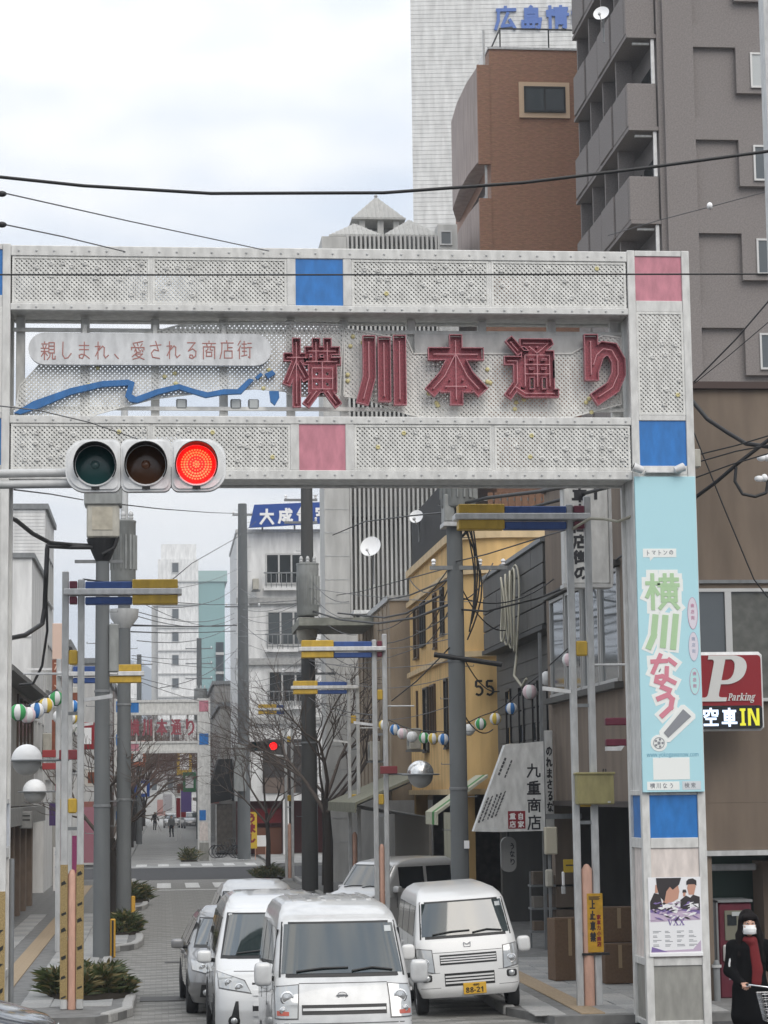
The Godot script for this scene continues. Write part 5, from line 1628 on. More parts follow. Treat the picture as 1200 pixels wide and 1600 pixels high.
func build_lamp_posts() -> void:
	twin_lamp("double tube lamp post left of the road, salmon core and striped tape", Vector3(-1.32, 0.12, -33.8), 6.45, 0.235, 1.62, true, true)
	twin_lamp("double tube lamp post carrying the olive box, beside the right gate column", Vector3(6.14, 0.12, -32.5), 7.42, 0.27, -1.86, true, false)
	twin_lamp("double tube lamp post in front of the silver wagon", Vector3(4.60, 0.12, -47.4), 6.45, 0.22, -1.72, true, false)
	twin_lamp("double tube lamp post between dark utility pole and wagon, behind two others", Vector3(5.36, 0.12, -63.0), 6.38, 0.25, -1.75, false, false)
	twin_lamp("furthest right double tube lamp post, behind the dark utility pole", Vector3(4.75, 0.12, -84.6), 6.6, 0.24, -1.2, false, false)
	twin_lamp("second double tube lamp post on the left pavement, behind the cabinet pole", Vector3(-1.98, 0.12, -46.3), 5.9, 0.23, 1.62, false, false)
	var rt := thing("red_arm_box", "dark red box with a white lamp blade, on the right lamp post", "lamp", Vector3(6.587, 4.2, -32.5))
	part("box", Vector3(-0.12, -0.05, -0.06), Vector3(0.24, 0.06, 0.06), mats["maroon"], rt, 0.01)
	var rb := MB.new()
	rb.prism(PackedVector2Array([Vector2(-0.12, -0.42), Vector2(0.10, -0.42), Vector2(0.16, -0.34), Vector2(0.02, -0.36), Vector2(-0.12, -0.36)]), -0.05, 0.05)
	obj("lamp_blade", rb, mats["white"], rt)
	part("lamp_box", Vector3(-0.12, -0.35, -0.06), Vector3(0.18, -0.25, 0.06), mats["maroon"], rt, 0.01)
	ring_lamp("silver ringed globe lamp beside the lamp post at the wagon", Vector3(5.42, 3.605, -47.2), 0.285, Vector3(4.729, 3.613, -47.2) - Vector3(5.42, 3.605, -47.2), false)
	ring_lamp("white ringed globe lamp, upper of two beside the left gate column", Vector3(-2.183, 3.822, -37), 0.25, Vector3(-1.503, 3.814, -37) - Vector3(-2.183, 3.822, -37), true)
	ring_lamp("white ringed globe lamp, lower of two left, over the shop fascia", Vector3(-2.778, 3.355, -50), 0.26, Vector3(-2.167, 3.347, -50) - Vector3(-2.778, 3.355, -50), true)

# ---------- utility poles ----------
func pole(label: String, at: Vector3, h: float, r0: float, r1: float, m: Material) -> Node3D:
	var t := thing("utility_pole", label, "utility pole", at, 0.0, "concrete utility poles")
	var b := MB.new()
	b.lathe([Vector2(r0, 0), Vector2(lerpf(r0, r1, 0.5), h * 0.5), Vector2(r1, h), Vector2(0, h + 0.01)], Transform3D(), 18)
	obj("shaft", b, m, t)
	var k := 2.4
	var i := 0
	while k < h - 0.3:
		b = MB.new()
		var s := 1.0 if i % 2 else -1.0
		var r := lerpf(r0, r1, k / h)
		b.tube([Vector3(s * r * 0.9, k, r * 0.3), Vector3(s * (r + 0.16), k, r * 0.3), Vector3(s * (r + 0.16), k + 0.03, r * 0.3)], 0.009, 5)
		obj("step_bolt", b, mats["galv_dark"], t)
		k += 0.62
		i += 1
	for y in [h * 0.35, h * 0.62]:
		b = MB.new()
		var r := lerpf(r0, r1, y / h) + 0.006
		b.lathe([Vector2(r, y), Vector2(r + 0.008, y + 0.005), Vector2(r + 0.008, y + 0.05), Vector2(r, y + 0.055)], Transform3D(), 18)
		obj("band", b, mats["galv_dark"], t)
	return t
func cross_arm(t: Node, y: float, half: float, n := 4, z := 0.0, off := 0.0) -> void:
	var a := part("cross_arm", Vector3(off - half, y, z - 0.04), Vector3(off + half, y + 0.075, z + 0.04), mats["galv_dark"], t)
	for i in n:
		var x := off - half * 0.9 + half * 1.8 * i / maxi(n - 1, 1)
		var b := MB.new()
		b.lathe([Vector2(0.02, 0), Vector2(0.045, 0.03), Vector2(0.03, 0.06), Vector2(0.05, 0.09), Vector2(0.03, 0.13), Vector2(0, 0.14)], Transform3D(Basis(), Vector3(x, y + 0.076, z)), 10)
		obj("insulator", b, mats["white_plain"], a)
func can(t: Node, c: Vector3, r: float, h: float) -> void:
	var b := MB.new()
	b.lathe([Vector2(0, 0), Vector2(r * 0.9, 0), Vector2(r, 0.04), Vector2(r, h - 0.08), Vector2(r * 1.04, h - 0.07), Vector2(r * 1.04, h - 0.02), Vector2(r * 0.8, h), Vector2(0, h + 0.02)], Transform3D(Basis(), c), 20)
	var o := obj("transformer", b, mats["transformer"], t)
	for i in 3:
		var x := c.x - r * 0.6 + r * 0.6 * i
		b = MB.new()
		b.lathe([Vector2(0.05, 0), Vector2(0.07, 0.05), Vector2(0.045, 0.08), Vector2(0.07, 0.12), Vector2(0.04, 0.2), Vector2(0, 0.22)], Transform3D(Basis(), Vector3(x, c.y + h, c.z + r * 0.3)), 9)
		obj("bushing", b, mats["galv"], o)
	for i in 10:
		var a := -0.2 + PI * 1.1 * i / 9.0
		part("cooling_fin", Vector3(c.x + (r - 0.01) * cos(a) - 0.012, c.y + h * 0.2, c.z + (r - 0.01) * sin(a) - 0.012), Vector3(c.x + (r + 0.03) * cos(a) + 0.012, c.y + h * 0.75, c.z + (r + 0.03) * sin(a) + 0.012), mats["transformer"], o)

func build_poles() -> void:
	# pole with the beige cabinet on top, at the first planter
	var p := Vector3(-1.153, 0, -44.628)
	var t := pole("grey utility pole topped by a beige cabinet, behind the signal", Vector3(-1.17, 0.1, p.z), 8.3, 0.17, 0.13, mats["pole_concrete"])
	part("cabinet", Vector3(-0.31, 8.2, -0.28), Vector3(0.33, 9.1, 0.3), mats["box_beige"], t, 0.03)
	part("cabinet_lid", Vector3(-0.36, 8.85, -0.33), Vector3(0.38, 9.32, 0.35), mats["transformer"], t, 0.02)
	part("cabinet_plate", Vector3(-0.2, 8.35, 0.302), Vector3(0.2, 8.8, 0.312), mat("plate_buff", Color(0.5, 0.46, 0.37), 0.6, {"tex": tex["patch"]}), t)
	var b := MB.new()
	b.lathe([Vector2(0.14, 7.75), Vector2(0.3, 8.12), Vector2(0.32, 8.19), Vector2(0.0, 8.195)], Transform3D(), 16)
	obj("cable_cone", b, mats["cable"], t)
	part("side_box", Vector3(0.13, 5.55, -0.12), Vector3(0.32, 6.5, 0.12), mats["transformer"], t, 0.02)
	part("pole_bracket", Vector3(-0.55, 7.72, -0.04), Vector3(0.4, 7.78, 0.04), mats["galv_dark"], t)
	part("striped_guard", Vector3(0.16, 0.0, -0.03), Vector3(0.27, 0.75, 0.05), mat("guard_orange", Color(0.55, 0.30, 0.03), 0.6), t, 0.02)
	part("guard_stripe", Vector3(0.195, 0.02, 0.051), Vector3(0.235, 0.72, 0.056), mats["black"], t)
	# pole with the large transformer
	p = Vector3(-0.871, 0, -55.805)
	t = pole("utility pole with a large grey transformer behind the cabinet pole", Vector3(-0.93, 0.1, p.z), 8.6, 0.19, 0.15, mats["pole_concrete"])
	b = MB.new()
	b.lathe([Vector2(0.10, 8.6), Vector2(0.085, 13.2), Vector2(0, 13.21)], Transform3D(), 12)
	obj("steel_top", b, mats["galv"], t)
	can(t, Vector3(-0.02, 8.35, 0.38), 0.31, 1.55)
	cross_arm(t, 10.7, 0.8, 3)
	b = MB.new()
	b.lathe([Vector2(0.12, 7.2), Vector2(0.34, 7.5), Vector2(0.36, 7.72), Vector2(0, 7.73)], Transform3D(), 16)
	obj("base_cone", b, mats["galv"], t)
	part("striped_guard", Vector3(0.18, 0.0, -0.03), Vector3(0.28, 0.7, 0.05), mats["guard_orange"], t, 0.02)
	# right hand pole with platform, in front of the orange building
	t = pole("thick grey utility pole before the orange building, right of the wagon", Vector3(5.62, 0.1, -42.6), 9.0, 0.18, 0.15, mats["pole_concrete"])
	can(t, Vector3(0.08, 8.55, 0.0), 0.34, 0.9)
	part("platform", Vector3(-0.24, 8.18, -0.3), Vector3(0.8, 8.26, 0.3), mats["galv"], t)
	part("platform_box", Vector3(-0.22, 8.27, -0.25), Vector3(-0.02, 8.8, 0.25), mats["transformer"], t, 0.02)
	b = MB.new()
	b.tube([Vector3(-0.45, 5.72, 0.15), Vector3(0.85, 5.52, 0.15)], 0.05, 8)
	obj("cable_sleeve", b, mats["cable"], t)
	cross_arm(t, 7.35, 0.75, 4, 0.1, 0.25)
	part("label_plate", Vector3(0.06, 2.05, 0.172), Vector3(0.16, 2.2, 0.178), mats["white_plain"], t)
	b = MB.new()
	for i in 5:
		var pts := []
		for k in 9:
			var a := k / 8.0
			pts.append(Vector3(0.2 + 0.035 * i + (0.3 - 0.06 * i) * sin(a * PI) * (0.5 if i % 2 else 1.0), 8.1 - (2.1 - 0.15 * i) * a, 0.12 + 0.03 * i))
		b.tube(pts, 0.016, 5)
	obj("hanging_cables", b, mats["cable"], t)
	# dark pole with transformer near the crossing
	t = pole("dark utility pole with transformer, standing behind the parked vans", Vector3(4.78, 0.1, -73.5), 13.6, 0.27, 0.19, mats["pole_dark"])
	can(t, Vector3(-0.02, 8.9, 0.4), 0.36, 1.75)
	b = MB.new()
	b.lathe([Vector2(0.24, 8.0), Vector2(0.34, 8.25), Vector2(0.34, 8.8), Vector2(0.3, 8.85)], Transform3D(Basis(), Vector3(-0.05, 0, 0.35)), 14)
	obj("lower_can", b, mats["box_beige"], t)
	for i in 3: cross_arm(t, 12.0 + 0.75 * i, 0.55, 2, 0.0, -0.2)
	part("black_box", Vector3(0.2, 7.7, 0.1), Vector3(0.85, 7.95, 0.4), mats["black"], t)
	cross_arm(t, 7.0, 0.9, 4)
	# pole across the crossing, in front of the white apartment
	t = pole("tall grey utility pole at the left corner of the white apartment", Vector3(4.02, 0.1, -111.5), 17.6, 0.33, 0.22, mats["pole_concrete"])
	cross_arm(t, 17.0, 0.5, 2)
	cross_arm(t, 12.4, 0.9, 4)
	part("side_cabinet", Vector3(-0.5, 3.3, 0.1), Vector3(0.1, 5.6, 0.5), mats["transformer"], t, 0.02)
	# far pole with transformer beyond the second gate
	t = pole("far utility pole with transformer beyond the second gate", Vector3(2.72, 0.1, -165), 14.6, 0.24, 0.18, mats["pole_concrete"])
	can(t, Vector3(0.1, 8.6, 0.45), 0.48, 2.3)
	for i in 3: cross_arm(t, 11.6 + 1.1 * i, 1.0, 3)
	# small left poles in the distance
	t = pole("slim pole far left down the street, beyond the crossing", Vector3(-1.5, 0.1, -150), 12.5, 0.2, 0.15, mats["pole_concrete"])
	cross_arm(t, 11.8, 0.9, 4)
	# small signal at the crossing, mounted on the dark pole
	var o := Vector3(3.912, 5.076, -87)
	t = thing("far_traffic_signal", "small traffic signal showing red at the crossing, beside the dark pole", "traffic signal", o)
	b = MB.new()
	b.prism(rounded(0, 0, 1.16, 0.38, 0.16), -0.08, 0)
	obj("housing", b, mat("signal_dark", Color(0.05, 0.05, 0.05), 0.5), t)
	for i in 3:
		var Z := Transform3D(Basis(Vector3.RIGHT, PI / 2), Vector3((i - 1) * 0.37, 0, 0))
		b = MB.new()
		b.lathe([Vector2(0.15, 0.001), Vector2(0.1, 0.02), Vector2(0, 0.03)], Z, 20)
		obj(["green_lens", "amber_lens", "red_lens"][i], b, [mats["lens_green"], mats["lens_amber"], mat("far_red_lens", Color(0.6, 0.02, 0.02), 0.3, {"emit": Color(1.0, 0.08, 0.10), "power": 1.3})][i], t)
		b = MB.new()
		b.lathe([Vector2(0.16, 0.0), Vector2(0.165, 0.18)], Z, 16, deg_to_rad(180), deg_to_rad(360))
		obj("visor", b, mats["visor_black"], t)
	var l := OmniLight3D.new()
	l.name = "far_red_light"
	t.add_child(l)
	l.position = Vector3(0.37, 0, 0.12)
	l.light_color = Color(1, 0.1, 0.1)
	l.light_energy = 0.02
	l.light_size = 0.12
	l.omni_range = 40.0
	l.omni_attenuation = 2.0
	l.shadow_enabled = true
	b = MB.new()
	b.tube([Vector3(0.5, 0.0, -0.1), Vector3(2.0, 0.15, -0.1)], 0.04, 8)
	b.tube([Vector3(2.0, -5.4, -0.1), Vector3(2.0, 0.5, -0.1)], 0.08, 10)
	obj("arm", b, mats["galv_dark"], t)

# ---------- vehicles: nose at local z 0, tail at -L ----------
class Body:
	var L := 3.4
	var front := []   # Vector2(height, z)
	var rear := []    # Vector2(height, z)
	var wide := []    # Vector2(height, half width)
	var rc := 0.16
	var bow := 0.05
	static func at(p: Array, y: float) -> float:
		if y <= p[0].x: return p[0].y
		for i in p.size() - 1:
			if y <= p[i + 1].x:
				var t: float = (y - p[i].x) / maxf(p[i + 1].x - p[i].x, 1e-5)
				return lerpf(p[i].y, p[i + 1].y, t)
		return p[-1].y
	func fz(x: float, y: float) -> float:
		var w := at(wide, y)
		var z := at(front, y) - bow * pow(x / w, 2.0)
		var e := absf(x) - (w - rc)
		if e > 0.0: z -= rc - sqrt(maxf(rc * rc - e * e, 0.0))
		return z
	func ring(y: float) -> PackedVector3Array:
		var w := at(wide, y)
		var zr := at(rear, y)
		var out := PackedVector3Array()
		var n := 24
		for i in n + 1:
			var a := -PI / 2 + PI * i / n
			var x := w * signf(sin(a)) * pow(absf(sin(a)), 0.7) if i != 0 and i != n else w * signf(sin(a))
			out.append(Vector3(x, y, fz(clampf(x, -w, w), y)))
		var zs := fz(w, y)
		for i in range(1, 9): out.append(Vector3(w, y, lerpf(zs, zr + rc, i / 8.0)))
		for i in range(1, 9):
			var a := PI / 2 * i / 8.0
			out.append(Vector3(w - rc + rc * cos(a), y, zr + rc - rc * sin(a)))
		for i in range(1, 8): out.append(Vector3(lerpf(w - rc, -w + rc, i / 8.0), y, zr))
		for i in 9:
			var a := PI / 2 + PI / 2 * i / 8.0
			out.append(Vector3(-w + rc + rc * cos(a), y, zr + rc - rc * sin(a)))
		for i in range(1, 8): out.append(Vector3(-w, y, lerpf(zr + rc, zs, i / 8.0)))
		return out
	func build() -> MB:
		var ys := []
		for p in front + rear + wide: ys.append(p.x)
		ys.sort()
		var lv := [ys[0]]
		for y in ys:
			var last: float = lv[-1]
			if y - last < 0.012: continue
			var n := maxi(1, int((y - last) / 0.09))
			for i in range(1, n + 1): lv.append(lerpf(last, y, float(i) / n))
		var g := []
		for y in lv: g.append(ring(y))
		var top: PackedVector3Array = g[-1]
		var c := Vector3.ZERO
		for p in top: c += p
		c /= top.size()
		for s in [0.6, 0.25, 0.01]:
			var r := PackedVector3Array()
			for p in top: r.append(c + (p - c) * s + Vector3.UP * 0.02 * (1.0 - s))
			g.append(r)
		var b := MB.new()
		b.grid(g, true, Vector3.UP, Vector3(0, (lv[0] + lv[-1]) * 0.5, -L * 0.5), true)
		var lo: PackedVector3Array = g[0]
		for i in range(1, lo.size() - 1): b.flat(lo[0], lo[i], lo[i + 1], Vector3.DOWN)
		return b
	func point(where: String, u: float, y: float, off: float) -> Vector3:
		if where == "front":
			var e := 0.01
			var p := Vector3(u, y, fz(u, y))
			var n := Vector3(-(fz(u + e, y) - fz(u - e, y)) / (2 * e), -(fz(u, y + e) - fz(u, y - e)) / (2 * e), 1.0).normalized()
			return p + n * off
		var s := 1.0 if where == "right" else -1.0
		var w := at(wide, y)
		var sl := (at(wide, y + 0.01) - at(wide, y - 0.01)) / 0.02
		return Vector3(s * w, y, u) + Vector3(s, -sl, 0).normalized() * off
	# a piece of skin over four corners (u, y): lower left, lower right, upper right, upper left
	func patch(where: String, c: Array, off := 0.008, nu := 8, nv := 5) -> MB:
		var b := MB.new()
		var g := []
		var low := []
		for j in nv + 1:
			var row := PackedVector3Array()
			var under := PackedVector3Array()
			for i in nu + 1:
				var s := float(i) / nu
				var t := float(j) / nv
				var q: Vector2 = (c[0] as Vector2).lerp(c[1], s).lerp((c[3] as Vector2).lerp(c[2], s), t)
				row.append(point(where, q.x, q.y, off))
				under.append(point(where, q.x, q.y, -0.012))
			g.append(row)
			low.append(under)
		var hint := Vector3(0, 0.2, 1) if where == "front" else Vector3(1.0 if where == "right" else -1.0, 0.1, 0)
		b.grid(g, false, hint)
		var mid: Vector3 = g[nv / 2][nu / 2]
		for i in nu:
			b.quad(g[0][i], g[0][i + 1], low[0][i + 1], low[0][i], g[0][i] - mid)
			b.quad(g[nv][i], g[nv][i + 1], low[nv][i + 1], low[nv][i], g[nv][i] - mid)
		for j in nv:
			b.quad(g[j][0], g[j + 1][0], low[j + 1][0], low[j][0], g[j][0] - mid)
			b.quad(g[j][nu], g[j + 1][nu], low[j + 1][nu], low[j][nu], g[j][nu] - mid)
		return b

func v2s(a: Array) -> Array:
	var o := []
	for i in range(0, a.size(), 2): o.append(Vector2(a[i], a[i + 1]))
	return o
func box4(x0: float, y0: float, x1: float, y1: float) -> Array:
	return [Vector2(x0, y0), Vector2(x1, y0), Vector2(x1, y1), Vector2(x0, y1)]
func wheel(t: Node, x: float, z: float, r: float) -> void:
	var s := signf(x)
	var X := Transform3D(Basis(Vector3.FORWARD, PI / 2 * s), Vector3(x, r, z))
	var b := MB.new()
	b.lathe([Vector2(r * 0.62, -0.17), Vector2(r * 0.94, -0.17), Vector2(r, -0.15), Vector2(r, -0.03), Vector2(r * 0.95, 0.0), Vector2(r * 0.68, 0.004), Vector2(r * 0.64, -0.015)], X, 26)
	var o := obj("wheel", b, mats["rubber"], t)
	b = MB.new()
	b.lathe([Vector2(r * 0.65, -0.014), Vector2(r * 0.6, -0.03), Vector2(r * 0.5, -0.022), Vector2(r * 0.2, -0.012), Vector2(0, -0.01)], X, 22)
	obj("rim", b, mat("rim", Color(0.42, 0.42, 0.42), 0.35, {"metal": 0.6}), o)
func car(called: String, label: String, category: String, B: Body, paint: Material, at: Vector3, yaw: float, roll: float, o: Dictionary) -> Node3D:
	var t := thing(called, label, category, at, yaw, "vehicles waiting and parked in the street")
	t.rotation.z = roll
	var body := obj("body", B.build(), paint, t)
	var gl := mat("car_glass", Color(0.010, 0.012, 0.013), 0.04, {"spec": 0.8, "coat": 0.6})
	var hw := Body.at(B.wide, o.sill)
	# windscreen with its black edge
	var ws: Array = o.screen
	var edge := [ws[0] + Vector2(-0.03, -0.035), ws[1] + Vector2(0.03, -0.035), ws[2] + Vector2(0.03, 0.025), ws[3] + Vector2(-0.03, 0.025)]
	var seal := obj("windscreen_seal", B.patch("front", edge, 0.004, 14, 8), mats["black"], t)
	obj("windscreen", B.patch("front", ws, 0.009, 14, 8), mat("windscreen_glass", Color(0.012, 0.022, 0.023), 0.03, {"spec": 1.0, "coat": 1.0}), seal)
	for i in 2:
		var b := MB.new()
		var x0: float = lerpf(ws[0].x, ws[1].x, 0.12 + 0.46 * i)
		var x1: float = lerpf(ws[0].x, ws[1].x, 0.55 + 0.37 * i)
		b.tube([B.point("front", x0, ws[0].y + 0.015, 0.02), B.point("front", (x0 + x1) / 2, ws[0].y + 0.045, 0.022), B.point("front", x1, ws[0].y + 0.02 + 0.03 * (1 - i), 0.018)], 0.011, 5)
		obj("wiper", b, mats["black"], t)
	# side glass, door lines
	for sd in ["left", "right"]:
		for w in o.side:
			obj("side_window", B.patch(sd, w, 0.006, 4, 4), gl, t)
		for z in o.doors:
			obj("door_gap", B.patch(sd, box4(z, o.sill - 0.35, z + 0.012, o.sill + 0.1), 0.003, 1, 4), mats["black"], t)
			obj("door_handle", B.patch(sd, box4(z + 0.08, o.sill - 0.12, z + 0.24, o.sill - 0.085), 0.03, 2, 1), paint, t)
		for z in o.axles:
			var s := 1.0 if sd == "right" else -1.0
			var b := MB.new()
			var r: float = o.wheel + 0.05
			var pts := []
			for i in 13:
				var a := PI * i / 12.0
				pts.append(Vector3(s * (Body.at(B.wide, o.wheel + r * sin(a)) + 0.004), maxf(o.wheel + r * sin(a), 0.2), z + r * cos(a)))
			for i in 12: b.flat(Vector3(s * (Body.at(B.wide, 0.4) + 0.004), 0.22, z), pts[i], pts[i + 1], Vector3(s, 0, 0))
			obj("wheel_arch", b, mats["black"], t)
			wheel(t, s * (Body.at(B.wide, 0.5) + 0.01), z, o.wheel)
		# mirror
		var s2 := 1.0 if sd == "right" else -1.0
		var mz: float = o.mirror.z
		var mb := MB.new()
		mb.pillow(Vector3(s2 * o.mirror.x, o.mirror.y, mz), Vector3(0.095, o.mirror_h / 2, 0.075))
		var mo := obj("mirror", mb, paint, t)
		mb = MB.new()
		mb.tube([Vector3(s2 * (o.mirror.x - 0.06), o.mirror.y - 0.04, mz - 0.02), Vector3(s2 * (Body.at(B.wide, o.mirror.y) - 0.03), o.mirror.y - 0.06, mz - 0.08)], 0.03, 6)
		obj("mirror_stay", mb, mats["black"], mo)
		# lamps
		for l in o.lamps:
			var c := []
			for q in l[0]: c.append(Vector2(q.x * s2, q.y))
			if s2 < 0: c = [c[1], c[0], c[3], c[2]]
			obj("headlight_rim", B.patch("front", [c[0] + Vector2(-0.012, -0.012), c[1] + Vector2(0.012, -0.012), c[2] + Vector2(0.012, 0.012), c[3] + Vector2(-0.012, 0.012)], 0.004, 8, 5), mat("lamp_rim", Color(0.09, 0.09, 0.09), 0.3), t)
			var hl := obj("headlight", B.patch("front", c, 0.010, 8, 5), mat("lamp_glass", Color(0.42, 0.43, 0.43), 0.08, {"metal": 0.35, "spec": 0.8}), t)
			for k in l[1]:
				var pc := B.point("front", k.x * s2, k.y, 0.012)
				var lb := MB.new()
				lb.lathe([Vector2(k.z, 0.0), Vector2(k.z * 0.8, 0.012), Vector2(k.z * 0.72, 0.004), Vector2(0, 0.010)], Transform3D(Basis(Vector3.RIGHT, PI / 2), pc), 16)
				obj("reflector", lb, mats["silver_ball"], hl)
			if l.size() > 2:
				var ic := []
				for q in l[2]: ic.append(Vector2(q.x * s2, q.y))
				if s2 < 0: ic = [ic[1], ic[0], ic[3], ic[2]]
				obj("indicator", B.patch("front", ic, 0.014, 4, 2), mat("indicator_red", Color(0.42, 0.09, 0.06), 0.25), hl)
		for f in o.get("fogs", []):
			var pc := B.point("front", f.x * s2, f.y, 0.004)
			var lb := MB.new()
			if o.get("square_fog", false):
				lb.box(Vector3(-0.075, -0.05, -0.02), Vector3(0.075, 0.05, 0.02), Transform3D(Basis(), pc), 0.02)
			else:
				lb.lathe([Vector2(0.07, -0.02), Vector2(0.075, 0.012), Vector2(0.055, 0.014), Vector2(0.05, 0.0)], Transform3D(Basis(Vector3.RIGHT, PI / 2), pc), 16)
			var fo := obj("fog_lamp", lb, mats["black"], t)
			lb = MB.new()
			lb.lathe([Vector2(0.045, 0.008), Vector2(0.03, 0.024), Vector2(0, 0.028)], Transform3D(Basis(Vector3.RIGHT, PI / 2), pc + Vector3(0, 0, 0.012 if o.get("square_fog", false) else 0.0)), 14)
			obj("lens", lb, mats["lamp_glass"], fo)
	# dark openings and grille bars: [x0, y0, x1, y1, bars]
	for s in o.slots:
		var sl := obj("grille", B.patch("front", box4(s[0], s[1], s[2], s[3]), 0.004, 12, 2), mats["black"], t)
		for k in int(s[4]):
			var y: float = lerpf(s[1], s[3], (k + 1.0) / (s[4] + 1.0))
			var hb: float = (s[3] - s[1]) / (s[4] + 1.0) * 0.26
			obj("grille_bar", B.patch("front", box4(s[0] + 0.01, y - hb, s[2] - 0.01, y + hb), 0.014, 12, 1), paint, sl)
	for s in o.get("dark", []):
		obj("bumper_opening", B.patch("front", s, 0.005, 6, 5), mats["black"], t)
	for s in o.get("seams", []):
		obj("panel_seam", B.patch("front", box4(s[0], s[1], s[2], s[3]), 0.0025, 16, 1), mat("seam_dark", Color(0.10, 0.10, 0.10), 0.6), t)
	# emblem
	if o.has("emblem"):
		var e: Vector2 = o.emblem
		var eb := MB.new()
		var pc := B.point("front", e.x, e.y, 0.004)
		if o.get("wing", false):
			for q in [[-0.05, 0.035, -0.045, -0.03], [0.05, 0.035, 0.045, -0.03], [-0.045, -0.03, 0.045, -0.03], [-0.05, 0.035, 0.0, 0.005], [0.05, 0.035, 0.0, 0.005]]:
				eb.bar(pc + Vector3(q[0], q[1], 0.006), pc + Vector3(q[2], q[3], 0.007), 0.008, 0.01, Vector3.BACK)
		else:
			for i in 18:
				var a := TAU * i / 18
				var c := TAU * (i + 1) / 18
				eb.bar(pc + Vector3(0.05 * cos(a), 0.033 * sin(a), 0.006), pc + Vector3(0.05 * cos(c), 0.033 * sin(c), 0.0065), 0.008, 0.01, Vector3.BACK)
			eb.bar(pc + Vector3(-0.062, 0, 0.008), pc + Vector3(0.062, 0, 0.008), 0.014, 0.01, Vector3.BACK)
		obj("emblem", eb, mat("chrome", Color(0.6, 0.6, 0.6), 0.15, {"metal": 0.9}), t)
	if o.has("plate"):
		var e: Vector2 = o.plate
		var pc := B.point("front", e.x, e.y, 0.02)
		var pl := part("number_plate", pc + Vector3(-0.165, -0.08, -0.02), pc + Vector3(0.165, 0.08, 0.0), o.plate_mat, t, 0.006)
		latin("plate_number", o.plate_text, Transform3D(Basis(), pc + Vector3(0, -0.022, 0.003)), 0.075, 0.004, mats["black"], pl, true, false, 0.25)
		latin("plate_number", "480", Transform3D(Basis(), pc + Vector3(0.02, 0.05, 0.003)), 0.03, 0.004, mats["black"], pl, true, false, 0.09)
	# inside: seat backs and wheel seen through no glass, so only a parcel on the dash and a sticker on the screen
	if o.has("sticker"):
		var q: Vector2 = o.sticker
		obj("sticker", B.patch("front", box4(q.x - 0.035, q.y - 0.03, q.x + 0.035, q.y + 0.03), 0.011, 2, 2), mats["pane_light"], t)
	return t

